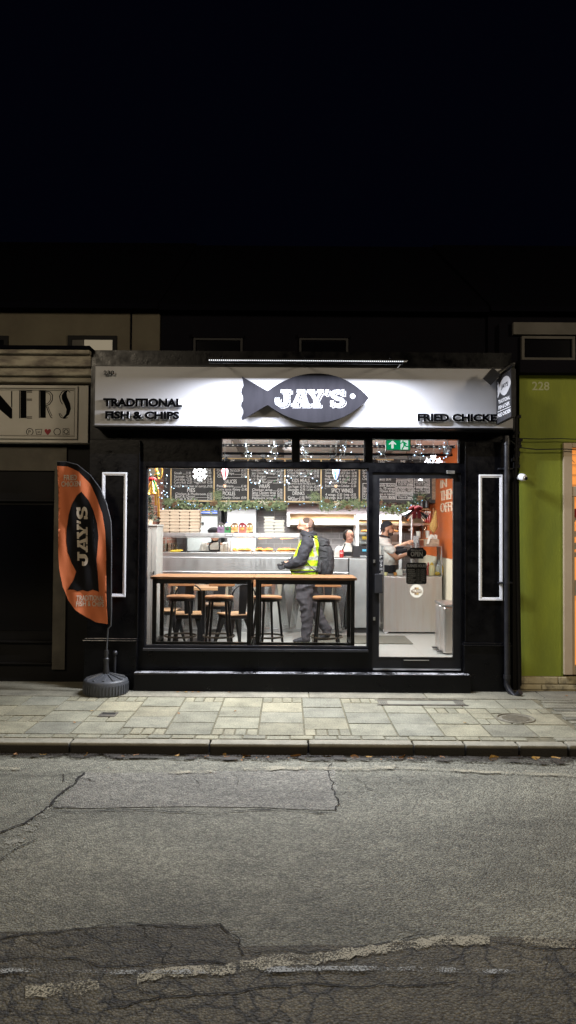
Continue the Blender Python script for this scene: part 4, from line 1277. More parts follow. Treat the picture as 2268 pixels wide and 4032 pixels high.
for px0, px1 in ((266, 460), (-160, 32)):
    a, b, c, d = rect(px0, 1322, px1, 1500, YU - .06)
    m = MB(); m.frame(a, b, c, d, .06, YU - .075, YU - .051); f = m.build('upper_window', 'left_dark', lb_)
    m = MB(); m.box(a + .061, b - .061, YU - .06, YU - .052, c + .061, d - .061); m.build('pane', 'dark_glass', f)
    if px0 > 0:
        m = MB(); m.box(gx(337, YU, 1360), b - .065, YU - .066, YU - .0605, c + .07, gz(1342, YU)); m.build('blind', 'lit_blind', f)
        m = MB(); m.box(a + .065, gx(335, YU, 1360), YU - .066, YU - .0605, c + .07, gz(1342, YU)); m.build('blind', 'concrete_dim', f)
sg = thing('cleaners_sign', 'cream sign board with tall black art deco letters and laundry symbols', 'sign', (-3.2, 8.3, 2.7))
YL = 8.26
a, b, c, d = rect(-900, 1512, 344, 1738, YL)
m = MB(); m.box(-8.9, b, YL + .03, YN - .001, c, d); m.build('board', 'cream_board', sg)
x2 = gx(305, YL, 1600)
m = MB(); z0, z1 = gz(1728, YL, 150), gz(1518, YL, 150); m.frame(-8.8, x2, z0, z1, .03, YL, YL + .0295); m.frame(-8.765, x2 - .036, z0 + .036, z1 - .036, .012, YL + .012, YL + .0295); m.build('moulding', 'cream_board', sg, bevel=.006)
Yl = YL + .027
TL = lambda x, y: (at(x, y, Yl).x, at(x, y, Yl).z)
m = MB()
def lp(pts): m.prism([TL(x, y) for x, y in pts], Yl, Yl + .0025)
lp([(-62, 1537), (-16, 1537), (48, 1610), (48, 1648), (40, 1648), (-62, 1560)]); lp([(-62, 1566), (-50, 1576), (-50, 1648), (-62, 1648)]); lp([(44, 1540), (48, 1540), (48, 1606), (44, 1602)])   # N
lp([(81, 1538), (104, 1538), (104, 1646), (81, 1646)]); lp([(76, 1538), (79, 1538), (79, 1647), (76, 1647)])
for y in (1538, 1570, 1640): lp([(105, y), (126, y), (126, y + 3), (105, y + 3)]); lp([(105, y + 6), (126, y + 6), (126, y + 8), (105, y + 8)])                                   # E
lp([(158, 1538), (180, 1538), (180, 1645), (158, 1645)]); lp([(153, 1538), (156, 1538), (156, 1646), (153, 1646)])
def st(pts, wd): m.stroke([TL(x, y) for x, y in pts], wd / 347.0, Yl, Yl + .0025)
st([(181, 1540), (197, 1543), (207, 1556), (206, 1575), (195, 1592), (181, 1598)], 3); st([(181, 1545), (193, 1549), (200, 1560), (199, 1574), (190, 1587), (181, 1591)], 2)
st([(182, 1600), (192, 1625), (200, 1643), (206, 1646)], 3); st([(188, 1600), (197, 1622), (205, 1638)], 2)                                                                        # R
lp([(254, 1540), (268, 1536), (262, 1548), (264, 1562), (276, 1590), (279, 1610), (272, 1632), (256, 1646), (246, 1646), (260, 1630), (262, 1612), (255, 1595), (244, 1572), (243, 1556)])
st([(276, 1545), (268, 1538), (256, 1536), (243, 1544), (234, 1560), (238, 1580), (246, 1592)], 3); st([(232, 1628), (238, 1642), (252, 1648), (266, 1644)], 3); st([(236, 1627), (246, 1640)], 2)   # S
m.build('lettering', 'letter_black', sg)
m = MB()
ring = lambda cx, cy, r_: [TL(cx + r_ * math.cos(k * PI / 12), cy + r_ * math.sin(k * PI / 12)) for k in range(25)]
def symbol(fn):
    global m
    m = MB(); fn(); m.build('laundry_symbol', 'letter_black', sg)
def sym_p():
    m.stroke(ring(117, 1700, 13), .007, Yl, Yl + .0025)
    a, b, c, d = rect(112, 1694, 121, 1707, Yl); m.text('P', (a, b, c, d), Yl)
def sym_tub():
    m.stroke([TL(*p) for p in ((140, 1690), (144, 1711), (161, 1711), (165, 1690), (140, 1691))], .006, Yl, Yl + .0025)
    a, b, c, d = rect(147, 1698, 158, 1705, Yl); m.text('30', (a, b, c, d), Yl)
def sym_dry():
    m.stroke(ring(260, 1700, 8), .007, Yl, Yl + .0025)
    m.stroke([TL(*p) for p in ((248, 1688), (272, 1688), (272, 1712), (248, 1712), (248, 1688))], .006, Yl, Yl + .0024)
symbol(sym_p); symbol(sym_tub); symbol(lambda: m.stroke(ring(225, 1700, 13), .007, Yl, Yl + .0025)); symbol(sym_dry)
m = MB(); m.prism([TL(x, y) for x, y in ((188, 1714), (176, 1700), (175, 1693), (180, 1689), (185, 1690), (188, 1695), (191, 1690), (197, 1689), (201, 1693), (200, 1700))], Yl, Yl + .0025); m.build('heart', 'red_cloth', sg)

rb = thing('neighbour_building', 'olive green painted shop at the right edge with an orange lit window', 'shop', (4, 8.3, 0))
YR = 8.14
xl = XR + .075
xwL = gx(2216, YR, 2200)
m = MB()
zg0, zg1 = gz(2662, YR, 2140), gz(1478, YR, 2140)
zwt, zwb = gz(1745, YR, 2240), gz(2655, YR, 2240)
m.box(gx(2046, YR, 2100), xwL, YR, 8.5, zg0, zg1); m.box(xwL, 6, YR, 8.5, zwt, zg1); m.box(4.1, 6, YR, 8.5, zg0, zwt); m.build('front_wall', 'green_wall', rb)
m = MB(); m.box(XR + .012, gx(2046, YR, 2100), YR + .03, 8.5, -.05, zg1); m.build('joint_wall', 'left_dark', rb)
m = MB()
for r_, (py0, py1) in enumerate(((2693, 2664), (2716, 2694))):
    z0, z1 = gz(py0, YR, 2140), gz(py1, YR, 2140)
    xx = gx(2046, YR) + (.0 if r_ else -.0)
    first = .42 if r_ == 0 else .24
    while xx < 6:
        m.box(xx + .004, xx + first - .004, YR - .012, 8.4, max(z0, -.02) + .003, z1 - .003); xx += first; first = .44
m.box(gx(2046, YR), 6, YR + .004, 8.3, -.05, zg0 - .002)
m.build('stone_course', 'stone_block', rb, bevel=.008)
fw = .095
m = MB(); m.box(xwL, xwL + fw, YR - .035, 8.3, zwb, zwt); m.box(xwL + fw, 4.1, YR - .035, 8.3, zwt - .05, zwt)
z1, z2 = gz(1915, YR, 2240), gz(1955, YR, 2240); m.box(xwL + fw, 4.1, YR - .03, 8.3, z2, z1)
z1, z2 = gz(2285, YR, 2240), gz(2345, YR, 2240); m.box(xwL + fw + .03, 4.1, YR - .02, 8.3, z2, z1)
m.box(xwL + fw, xwL + fw + .03, YR - .02, 8.3, zwb, gz(1955, YR, 2240) - .001); m.box(xwL + fw + .03, 4.1, YR - .02, 8.3, zwb, zwb + .09)
wf2 = m.build('window_frame', 'frame_beige', rb, bevel=.005)
m = MB(); m.face([(xwL + .06, 8.24, zwb), (4.1, 8.24, zwb), (4.1, 8.24, zwt - .02), (xwL + .06, 8.24, zwt - .02)]); m.build('pane', 'lit_pane', rb)
m = MB()
for k in range(4): m.box(xwL + fw, 4.1, 8.20, 8.21, gz(1790 + k * 40, YR, 2240), gz(1787 + k * 40, YR, 2240))
m.tube([at(2235, 1795, 8.2), at(2250, 1810, 8.2), at(2262, 1822, 8.2)], .004, 5)
m.build('blind_cord', 'frame_beige', rb)
m = MB()
for k in range(40):
    p = at(2240 + random.uniform(0, 90), 2060 + random.uniform(-20, 130), 8.225)
    m.ell(p, (random.uniform(.02, .05), .006, random.uniform(.015, .04)), 8)
m.build('curtain_pattern', 'card', rb)
m = MB(); p = at(2268, 2020, 8.18); m.ell(p, (.06, .03, .05), 12); m.ell(p + Vector((.05, 0, .03)), (.05, .03, .05), 12); m.build('window_ornament', 'red', rb, smooth=True)
a, b, c, d = rect(2095, 1503, 2163, 1537, YR)
m = MB(); m.text('228', (a, b, c, d), YR - .002, bold=.015); m.build('house_number', 'number_pale', rb)
m = MB(); m.box(xl - .03, 6, 8.0, 8.5, zg1 + .002, gz(1425, 8.1, 2140)); m.build('fascia', 'upper_dark', rb)
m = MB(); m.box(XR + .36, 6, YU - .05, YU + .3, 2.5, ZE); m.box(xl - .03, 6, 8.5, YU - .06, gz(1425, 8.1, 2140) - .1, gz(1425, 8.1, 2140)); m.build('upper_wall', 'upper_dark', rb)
m = MB(); m.prism_pts([(XR + .36, YU - .25, ZE + .002), (6, YU - .25, ZE + .002), (6, 15, ZE + .002), (XR + .36, 15, ZE + .002)], [(XR + .36, YU - .2, ZE + .09), (6, YU - .2, ZE + .09), (6, 14.5, ZE + 2.6), (XR + .36, 14.5, ZE + 2.6)]); m.build('roof', 'slate', rb)
YW = 8.55
a, b, c, d = rect(2050, 1328, 2258, 1422, YW)
m = MB(); m.box(xl - .1, 6, YW, YW + .2, 3.0, gz(1274, YW, 2140)); m.build('upper_front', 'upper_dark', rb)
m = MB(); m.frame(a, b, c, d, .03, YW - .05, YW - .001); f = m.build('upper_window', 'concrete_dim', rb)
m = MB(); m.box(a + .031, b - .031, YW - .02, YW - .002, c + .031, d - .031); m.build('pane', 'dark_glass', f)
m = MB(); m.box(gx(2016, YW, 1300), 6, YW - .06, YW - .001, gz(1322, YW, 2140), gz(1275, YW, 2140)); m.build('lintel', 'concrete_dim', rb)

# ================================================================ feather flag
YFl = 7.86
def wv(x, z): return .024 * math.sin(9 * x + 2.2 * z) + .015 * math.sin(21 * x - 5 * z) + .006 * math.sin(38 * x + 9 * z)
Zf = lambda zx, zy: (200 + zx * .3883, 1780 + zy * .3883)
def cloth(name, pts, mt, off, parent, cuts=None):
    P2 = [at(*Zf(*p), YFl) for p in pts]
    m = MB()
    f = m.face([(p.x, YFl, p.z) for p in P2])
    bmesh.ops.triangulate(m.bm, faces=m.bm.faces[:])
    for _ in range(6):
        es = [e for e in m.bm.edges if e.calc_length() > .03]
        if not es: break
        bmesh.ops.subdivide_edges(m.bm, edges=es, cuts=1)
        bmesh.ops.triangulate(m.bm, faces=m.bm.faces[:])
    for v in m.bm.verts: v.co.y = YFl + wv(v.co.x, v.co.z) - off
    return m.build(name, mt, parent, smooth='all')
bc = ground(417, 2716, 0)
bc = Vector((gx(417, 7.89, 2700), 7.89, 0))
flag = thing('feather_flag', 'orange feather flag with a black fish standing in a round grey base', 'flag', bc)
inner = [(62, 140), (165, 145), (290, 200), (400, 320), (480, 480), (530, 620), (555, 800), (565, 1100), (572, 1500), (578, 1745)]
left = [(450, 1725), (350, 1680), (250, 1600), (170, 1500), (120, 1370), (90, 1200), (75, 1000), (78, 700), (70, 300)]
outer = [(60, 100), (150, 98), (270, 130), (400, 235), (500, 370), (560, 520), (600, 700), (612, 900), (615, 1300), (612, 1600), (604, 1760)]
sail = cloth('banner', inner + left, 'flag', 0, flag)
cloth('sleeve', outer + inner[::-1], 'flag_black', -.001, flag)
fb = [(318, 403), (270, 440), (220, 520), (180, 640), (158, 780), (157, 900), (170, 1020), (205, 1130), (250, 1215), (225, 1300), (165, 1395), (230, 1395), (270, 1412), (320, 1400), (370, 1415), (420, 1398), (485, 1418), (440, 1330), (392, 1215), (440, 1130), (478, 1000), (490, 850), (478, 720), (440, 600), (385, 490)]
cloth('fish_emblem', fb, 'flag_black', .006, sail)
def onflag(p): return Vector((p.x, YFl + wv(p.x, p.z) - .010, p.z))
m = MB()
def flagtext(body, zx0, zy0, zx1, zy1, bold=.015):
    a, b = at(*Zf(zx0, zy1), YFl), at(*Zf(zx1, zy0), YFl)
    m.text(body, (a.x, b.x, a.z, b.z), YFl, bold=bold, fn=onflag)
flagtext('FRIED', 128, 232, 274, 285); flagtext('CHICKEN', 100, 297, 312, 349); m.build('lettering', 'flag_white', sail); m = MB()
flagtext('TRADITIONAL', 262, 1455, 545, 1508); flagtext('FISH & CHIPS', 260, 1515, 545, 1565)
m.build('lettering', 'flag_white', sail)
m = MB()
def TF(u, v):                                    # word reads upwards
    q = at(*Zf(378 - (1 - v) * 0 - (v) * 116, 1155 - u / 4.3 * 600), YFl)
    return (q.x, q.z)
name_letters(m, TF, 0, .001)
for v in m.bm.verts: v.co.y = YFl + wv(v.co.x, v.co.z) - .011
m.build('lettering', 'flag_white', sail)
o1 = [at(*Zf(zx + 4, zy), YFl) for zx, zy in outer]
pole = [Vector((p.x, YFl + wv(p.x, p.z) + .006, p.z)) for p in o1]
bx = bc.x
pole += [Vector((bx + .02, 7.87, gz(2480, 7.87))), Vector((bx + .004, 7.885, gz(2560, 7.88))), Vector((bx, 7.89, gz(2640, 7.89)))]
m = MB(); m.tube(pole, [.004 + .006 * i / len(pole) for i in range(len(pole))], 8); m.build('pole', 'base_grey', flag, smooth=True)
m = MB(); m.lathe([(0, .46), (.022, .455), (.026, .42), (.020, .40), (.020, .375), (.030, .365), (.030, .345), (.026, .335), (.026, .30), (.034, .225), (.036, .19), (0, .19)], bc, 20); m.build('spigot', 'black_plastic', flag, smooth=True)
m = MB(); m.lathe([(0, .0), (.225, .0), (.232, .012), (.232, .135), (.225, .15), (.215, .155), (.04, .205), (0, .206)], bc, 64)
base = m.build('water_base', 'base_grey', flag, smooth=True)
m = MB()
for k in range(44):
    t = k * 2 * PI / 44
    mk = m.mark(); m.box(.2325, .239, -.007, .007, .015, .11); m.apply(mk, Matrix.Translation(bc) @ Matrix.Rotation(t, 4, 'Z'))
m.build('grip_rib', 'base_grey', base)['kind'] = 'stuff'
for k in range(12):
    t = k * 2 * PI / 12 + .1
    m = MB(); mk = m.mark(); m.prism_pts([(.05, -.006, .2045), (.208, -.014, .158), (.208, .014, .158), (.05, .006, .2045)], [(.05, -.004, .213), (.208, -.011, .168), (.208, .011, .168), (.05, .004, .213)]); m.apply(mk, Matrix.Translation(bc) @ Matrix.Rotation(t, 4, 'Z')); m.build('top_rib', 'base_grey', base)

# ================================================================ inside the shop
# added posts and heads for the assumed unseen street lamps on the far pavement
def assumed_street_lamp(loc, side):
    o = thing('assumed_street_lamp', 'assumed tall street lamp, out of view on the far pavement at the %s' % side, 'street lamp', (loc[0], loc[1] - .9, ZR))
    m = MB(); b_ = Vector((loc[0], loc[1] - .9, ZR)); m.tube([b_, b_ + Vector((0, 0, 1)), b_ + Vector((0, 0, 6.6)), b_ + Vector((0, .5, 6.75)), b_ + Vector((0, .7, 6.75))], [.08, .06, .045, .035, .03], 10); m.build('post', 'steel_dark', o, smooth=True)
    m = MB(); m.box(loc[0] - .12, loc[0] + .12, loc[1] - .25, loc[1] + .3, 6.68, 6.78); m.build('lamp_head', 'black_metal', o, bevel=.02)
assumed_street_lamp((-5.2, -1.0), 'left'); assumed_street_lamp((10.0, -1.2), 'right')

# ---------------------------------------------------------------- menu boards
menu = thing('menu_board', 'long row of blackboard menus hand lettered in white chalk over the counter', 'menu board', (0, YM - .02, ZB))
ZH = gz(1806, YM)
edges = [642, 673, 843, 977, 1121, 1264, 1415, 1592, 1700]
m = MB()
m.box(gx(642, YM), gx(1699, YM), YM - .025, YM - .001, ZB + .002, ZH)
m.build('board', 'board', menu)
m = MB()
for e in edges[1:7]:
    xk = gx(e, YM - .03, 1900)
    m.box(xk - .011, xk + .011, YM - .038, YM - .026, ZB + .02, ZH)
m.box(gx(673, YM) + .012, gx(1552, YM) - .012, YM - .036, YM - .0262, ZH - .018, ZH + .004); m.box(gx(642, YM), gx(1470, YM), YM - .036, YM - .0262, ZB - .004, ZB + .016)
m.build('trim', 'gold_trim', menu, bevel=.003)
YT = YM - .027
m = MB()
def bl(body, px0, px1, pyb, h=11, bold=.0):
    p = at(px0, pyb, YT); p2 = at(px1, pyb, YT)
    m.line(body, p.x, p.z, h * YT / FPX, YT, maxw=p2.x - p.x, bold=bold)
def item(name, price, px0, px1, pyb, h=10):
    w_ = (px1 - px0)
    pw = 20 if len(price) < 6 else 24
    p = at(px0, pyb, YT); hh = h * YT / FPX; k = YT / FPX
    vs, fs = text_mesh(name, 0.0)
    nat = (max(v.x for v in vs) - min(v.x for v in vs)) * hh / .7
    mw = (w_ - pw - 6) * k
    m.line(name, p.x, p.z, hh, YT, maxw=mw)
    a = p.x + min(nat, mw) + 2 * k
    b_ = p.x + (w_ - pw - 1) * k
    if b_ - a > 3 * k: m.face([(a, YT, p.z), (b_, YT, p.z), (b_, YT, p.z + .005), (a, YT, p.z + .005)])
    m.line(price, p.x + (w_ - pw) * k, p.z, hh, YT, maxw=pw * k)
for r_ in (('Steak', '£1.80', 686, 752, 1867), ('Sausage', '£2.40', 686, 752, 1880), ('Cod bites', '£3.20', 686, 755, 1892), ('Curry Roll', '£2.50', 686, 757, 1904), ('Fish Cake', '£9.60', 762, 830, 1855), ('Fishcake', '£2.60', 762, 832, 1866),
           ('Scampi', '£3.40', 762, 832, 1879), ('Cod Roe', '£3.40', 762, 834, 1891), ('Veggie Roll', '£2.50', 762, 836, 1903), ('O.A.P (with peas or curry)', '£9.20', 686, 836, 1918),
           ('Chicken & Mushroom', '£3.90', 690, 836, 1949), ('Beef & Onion', '£3.90', 690, 836, 1959), ('Steak & Kidney', '£3.90', 690, 836, 1969),
           ('Chips Large. Std £5.20', '£6.80', 854, 970, 1856), ('Cone Chips', '£2.60', 854, 970, 1868), ('Chips', '£3.90', 856, 970, 1880), ('Peas, Beans', '£1.40', 854, 970, 1918), ('Curry sauce /Gravy', '£1.40', 854, 972, 1931), ('Egg /Gherkin /Onion', '£0.90', 856, 970, 1964),
           ('Chicken Fillet Burger', '£5.70', 991, 1112, 1855), ('Spicy Chicken Fillet Burger', '£5.90', 991, 1112, 1867), ('1/4 Burger', '£5.30', 991, 1112, 1879), ('1/2 Burger', '£6.80', 991, 1112, 1891), ('Veggie Burger', '£5.30', 991, 1112, 1902),
           ('Chicken wrap', '£5.90', 993, 1112, 1933), ('Spicy Chicken wrap', '£5.90', 993, 1112, 1944), ('Grilled Chicken wrap', '£8.60', 993, 1112, 1954), ('Halloumi wrap', '£7.90', 993, 1112, 1965),
           ('Feta Cheese Salad', '£6.50', 1132, 1256, 1855), ('Grilled Halloumi Salad', '£7.20', 1132, 1256, 1866), ('Portion Salad', '£3.90', 1132, 1256, 1879), ('5pcs Nugget', '£5.90', 1134, 1202, 1920), ('Fish Cake', '£5.90', 1207, 1257, 1920), ('Sausage', '£5.90', 1133, 1202, 1932), ('Cod Bites', '£5.90', 1207, 1258, 1932),
           ('Cans', '£1.80', 1133, 1199, 1963), ('Bottles', '£2.90', 1204, 1256, 1962), ('Water', '£1.20', 1134, 1199, 1971),
           ('Onion Rings (8pcs)', '£4', 1280, 1404, 1853), ('Chicken Strips 6pcs £4.50 10pcs', '£6.90', 1280, 1405, 1866), ('Nuggets 5pcs £6.40 10pcs', '£8.80', 1280, 1405, 1878), ('Halloumi (4 slices)', '£6.90', 1280, 1404, 1891), ('Pineapple Killer', '£2.20', 1280, 1403, 1903), ('Bread Roll /Own Coleslaw', '£2.20', 1281, 1402, 1917),
           ('4 wings', '£3.50', 1281, 1347, 1952), ('6 wings', '£4.50', 1354, 1401, 1952), ('10 wings', '£6.50', 1281, 1347, 1964), ('15 wings', '£8.50', 1354, 1403, 1964),
           ('Chicken (8pcs)', '£6.90', 1440, 1540, 1891)):
    item(*r_)
for i, s_ in enumerate(('1pc Chicken', '3pcs Chicken', '4pcs Chicken', 'Chicken Steak')): bl(s_, 1427, 1500, 1854 + 12 * i, 10)
for s_, a, b_, y, h_ in (('PIES', 737, 768, 1937, 15), ('SAUCES', 884, 932, 1903, 15), ('PICKLES', 877, 926, 1950, 15), ('WRAPS', 1018, 1062, 1922, 15), ('KIDS MEALS', 1150, 1219, 1899, 15), ('DRINKS', 1152, 1199, 1949, 14), ('SPICY WINGS', 1305, 1390, 1939, 16), ('(Kids served in toy box with chips & drink)', 1132, 1242, 1907, 7),
                        ('CLASSICS', 890, 916, 1822, 13), ('BURGERS', 1005, 1075, 1822, 13), ('SALADS', 1150, 1211, 1823, 14), ('EXTRAS', 1322, 1359, 1823, 14), ('CHICKEN', 1448, 1514, 1824, 14), ('MEALS', 1578, 1640, 1823, 12), ('FISH', 730, 770, 1822, 13), ('CHIPS', 880, 925, 1822, 13)):
    if s_ in ('CLASSICS',): continue
    bl(s_, a, b_, y, h_, .005)
# boxed offers
def offer(px0, py0, px1, py1, rows):
    a, b_, c, d = rect(px0, py0, px1, py1, YT)
    m.frame(a, b_, c, d, .007, YT - .002, YT + .0005)
    for s_, rx, ry, h_ in rows: bl(s_, px0 + rx, min(px1 - 3, px0 + rx + len(s_) * h_ * .58), ry, h_)
offer(1428, 1903, 1557, 1965, (('Family Bucket', 60, 1916, 13), ('8pcs Chicken, 10 wings', 4, 1927, 10), ('6pcs portion of Onion Rings', 4, 1938, 10), ('6 wings Chips, Beans or coleslaw', 4, 1949, 9), ('+2 and 1.5Lt Bottle drink', 4, 1959, 9), ('£34.90', 105, 1964, 9)))
offer(1561, 1870, 1626, 1888, (('Meal', 4, 1880, 9), ('£8.70', 44, 1887, 9)))
offer(1560, 1891, 1626, 1915, (('Fish Burger Meal', 3, 1901, 10), ('Chips & Drink', 8, 1909, 9), ('£9.90', 44, 1914, 9)))
offer(1560, 1918, 1626, 1941, (('Chicken Feast', 4, 1927, 10), ('3pc chicken, 2 wings', 4, 1934, 8), ('Chips & Drink £11.60', 5, 1940, 8)))
offer(1560, 1943, 1626, 1968, (('3pcs Chicken Meal', 3, 1952, 9), ('Chips & Drink', 9, 1962, 9), ('£8.90', 46, 1965, 9)))
offer(1630, 1870, 1692, 1888, (('£9.80', 44, 1887, 9),))
offer(1630, 1891, 1692, 1915, (('2pcs Chicken Meal', 3, 1900, 9), ('Chips & Drink', 8, 1908, 9), ('£6.90', 42, 1914, 9)))
offer(1629, 1918, 1692, 1942, (('Wings Meal', 9, 1926, 10), ('6 wings, Chips & Drink', 3, 1934, 8), ('£7.90', 44, 1941, 9)))
m.build('chalk_lettering', 'chalk', menu)
for px, py in ((1081, 1898), (1080, 1961), (1226, 1860), (1210, 1873), (1370, 1884), (1360, 1896)):
    p = at(px, py, YT - .002)
    m = MB(); m.stroke([(p.x - .018, p.z + .012), (p.x - .006, p.z - .004), (p.x + .022, p.z + .042)], .008, YT - .003, YT - .0015); m.build('chalk_tick', 'green', menu)
# downlights under the bulkhead
for i, (px, s_) in enumerate(((1004, 'left'), (1252, 'middle'), (1375, 'right'), (1553, 'far right'))):
    p = at(px, 1976, YM + .14)
    m = MB(); m.lathe([(.05, .004), (.05, -.006), (.036, -.006), (.034, .0)], (p.x, YM + .2, ZB - .001), 20)
    d_ = thing('downlight', 'small round lit downlight under the menu bulkhead, %s of the row' % s_, 'light', (p.x, YM + .2, ZB))
    m.build('rim', 'steel_smooth', d_); m = MB(); m.lathe([(0, -.004), (.035, -.004)], (p.x, YM + .2, ZB), 20); m.build('diffuser', 'led', d_)

# ---------------------------------------------------------------- counter
xcl, xcr, xce = WL + .002, gx(1371, YC, 2300), gx(1487, YC, 2300)
cz = gz(2196, YC)
ct = thing('counter', 'long stainless steel serving counter with a folded faceted front', 'counter', (0, YC, FL))
zl = gz(2252, YC); zm_ = gz(2278, YC)
m = MB(); m.box(xcl, xcr, YC, 11.95, zl + .001, cz); m.build('top_panel', 'steel', ct, bevel=.006)
m = MB(); m.box(xcl, xcr, YC - .02, 11.9, zm_, zl); m.build('ledge', 'steel_smooth', ct, bevel=.006)
m = MB()
zk = gz(2478, YC)
n = 15
xs = [xcl + (xcr - xcl) * i / n for i in range(n + 1)]
for i in range(n):                              # folded triangles
    a, b_, mid = xs[i], xs[i + 1], (xs[i] + xs[i + 1]) / 2
    up = i % 2 == 0
    yt, yb_ = (YC + .10, YC + .02) if up else (YC + .02, YC + .10)
    A, B, Cc, D = (a, YC + .06, zm_), (b_, YC + .06, zm_), (b_, YC + .06, zk), (a, YC + .06, zk)
    if up:
        T1 = (mid, YC - .07, zk)
        m.face([A, B, T1]); m.face([A, T1, D]); m.face([B, Cc, T1])
    else:
        T1 = (mid, YC - .018, zm_)
        m.face([D, T1, Cc]); m.face([D, A, T1]); m.face([T1, B, Cc])
m.build('faceted_front', 'steel_fold', ct)
m = MB(); m.box(xcl, xcr, YC + .08, 11.85, FL + .002, zm_ - .002); m.build('body', 'steel_dark', ct)
m = MB(); m.box(xcl, xcr, YC + .04, YC + .079, FL + .001, zk - .002); m.build('plinth', 'steel', ct)
cp = thing('till_counter', 'plain grey metal counter end under the till', 'counter', ((xcr + xce) / 2, YC, FL))
m = MB(); m.box(xcr + .012, xce, YC - .01, 11.95, FL + .08, cz - .004); m.build('panel', 'grey_panel', cp, bevel=.008)
m = MB(); m.box(xcr + .012, xce, YC - .014, 11.95, cz - .0035, cz + .008); m.build('top_edge', 'steel_smooth', cp)
m = MB(); m.box(xcr + .03, xce - .02, YC + .03, 11.9, FL, FL + .079); m.build('plinth', 'black_plastic', cp)
m = MB(); m.box(xcr + .001, xcr + .011, YC - .012, YC + .02, FL + .08, cz); m.build('joint_strip', 'black_plastic', cp)
# heated display case
YD = YC + .06
xd_l, xd_r = gx(628, YD, 2130), gx(1180, YD, 2130)
zd_b, zd_1, zd_2, zd_t = gz(2192, YD), gz(2178, YD), gz(2118, YD), gz(2100, YD)
dc = thing('display_case', 'glass fronted heated food display case standing on the steel counter', 'display case', ((xd_l + xd_r) / 2, YD, cz))
m = MB(); m.box(xd_l, xd_r, YD, 11.85, cz + .001, zd_1); m.build('base', 'steel_smooth', dc, bevel=.004)
m = MB(); m.box(xd_l, xd_r, YD - .01, 11.85, zd_2 + .006, zd_t); m.build('canopy', 'steel_dark', dc, bevel=.006)
m = MB(); m.box(xd_l, xd_r, YD - .012, YD - .0, zd_2 - .006, zd_2 + .005); m.build('canopy_edge', 'steel_smooth', dc)
xm_ = gx(897, YD, 2150)
for a, b_ in ((xd_l + .01, xm_ - .012), (xm_ + .012, xd_r - .01)):
    m = MB(); m.face([(a, YD + .004, zd_1), (b_, YD + .004, zd_1), (b_, YD + .004, zd_2), (a, YD + .004, zd_2)]); m.build('glass', 'case_glass', dc)
for xx in (xd_l + .005, xm_, xd_r - .005):
    m = MB(); m.box(xx - .008, xx + .008, YD + .001, YD + .03, zd_1 + .001, zd_2 - .007); m.build('post', 'steel_smooth', dc)
    m = MB(); m.box(xx - .008, xx + .008, 11.82, 11.845, zd_1 + .001, zd_2 + .003); m.build('post', 'steel_smooth', dc)
a, b_, c, d = rect(885, 2101, 918, 2113, YD - .012)
m = MB(); m.box(a, b_, YD - .018, YD - .0105, c, d); pl = m.build('maker_plate', 'black_plastic', dc)
m = MB(); m.frame(a + .004, b_ - .004, c + .004, d - .004, .003, YD - .0195, YD - .0182); m.box(a + .014, b_ - .014, YD - .0195, YD - .0182, (c + d) / 2 - .008, (c + d) / 2 + .006); m.build('plate_lettering', 'letter_white', pl)
m = MB()
for k in range(3): m.tube([(xm_ + .12 + k * .34, 11.55, zd_2 - .015), (xm_ + .38 + k * .34, 11.55, zd_2 - .002)], .006, 8)
m.build('heat_lamp', 'hot_lamp', dc)
l = bpy.data.lights.new('heat_lamp_light', 'AREA'); l.shape = 'RECTANGLE'; l.size, l.size_y, l.energy, l.color = 1.0, .2, 18, (1, .55, .25)
lo = bpy.data.objects.new('heat_lamp_light', l); C.objects.link(lo); lo.location = ((xm_ + xd_r) / 2, 11.5, zd_2 - .03)
for k in range(3):
    x0 = xm_ + .03 + k * .35
    tr = thing('food_tray', ('tray of fried fish, %s in the lit case' % ('nearest the middle post', 'middle tray', 'rightmost tray')[k]), 'food tray', (x0 + .16, 11.5, zd_1))
    m = MB(); m.box(x0, x0 + .33, 11.33, 11.75, zd_1 + .002, zd_1 + .022); m.build('tray', 'steel_dark', tr)
    m = MB()
    for i in range(16): m.ell((x0 + random.uniform(.04, .29), random.uniform(11.37, 11.7), zd_1 + .035 + random.uniform(0, .018)), (random.uniform(.03, .06), random.uniform(.02, .04), .02), 8, Matrix.Rotation(random.uniform(0, 3), 4, 'Z'))
    m.build('fried_fish', 'food', tr, smooth=True)
m = MB(); a = gx(674, YD + .2, 2165); m.box(a, a + .16, YD + .1, YD + .4, zd_1 + .001, zd_1 + .03)
solo(m, 'wrapping_roll', 'yellow', 'bright yellow flat box inside the unlit side of the display case', 'box', bevel=.006)
m = MB(); m.box(gx(712, YD + .1, 2170), gx(855, YD + .1, 2170), YD + .06, YD + .3, zd_1 + .001, zd_1 + .018); solo(m, 'baking_tray', 'black_metal', 'flat black baking tray inside the unlit side of the display case', 'tray', bevel=.004)
m = MB()
for px in (650, 668, 690): p = at(px, 2130, YD + .3); m.lathe([(0, 0), (.035, 0), (.04, .13), (.036, .13), (.03, .01), (0, .01)], (p.x, p.y, zd_1 + .002), 16)
solo(m, 'glass_jar', 'case_glass', 'row of clear glass tumblers in the left end of the display case', 'glasses', smooth=True)
l = bpy.data.lights.new('worker_fill_light', 'AREA'); l.shape = 'RECTANGLE'; l.size, l.size_y, l.energy, l.color = .8, .06, 9, (1, .97, .93)  # added inside the case to brighten the worker's shirt
lo = bpy.data.objects.new('worker_fill_light', l); C.objects.link(lo); lo.location = ((xd_l + xm_) / 2, 11.4, zd_2 - .004); lo.rotation_euler = (R(50), 0, 0)
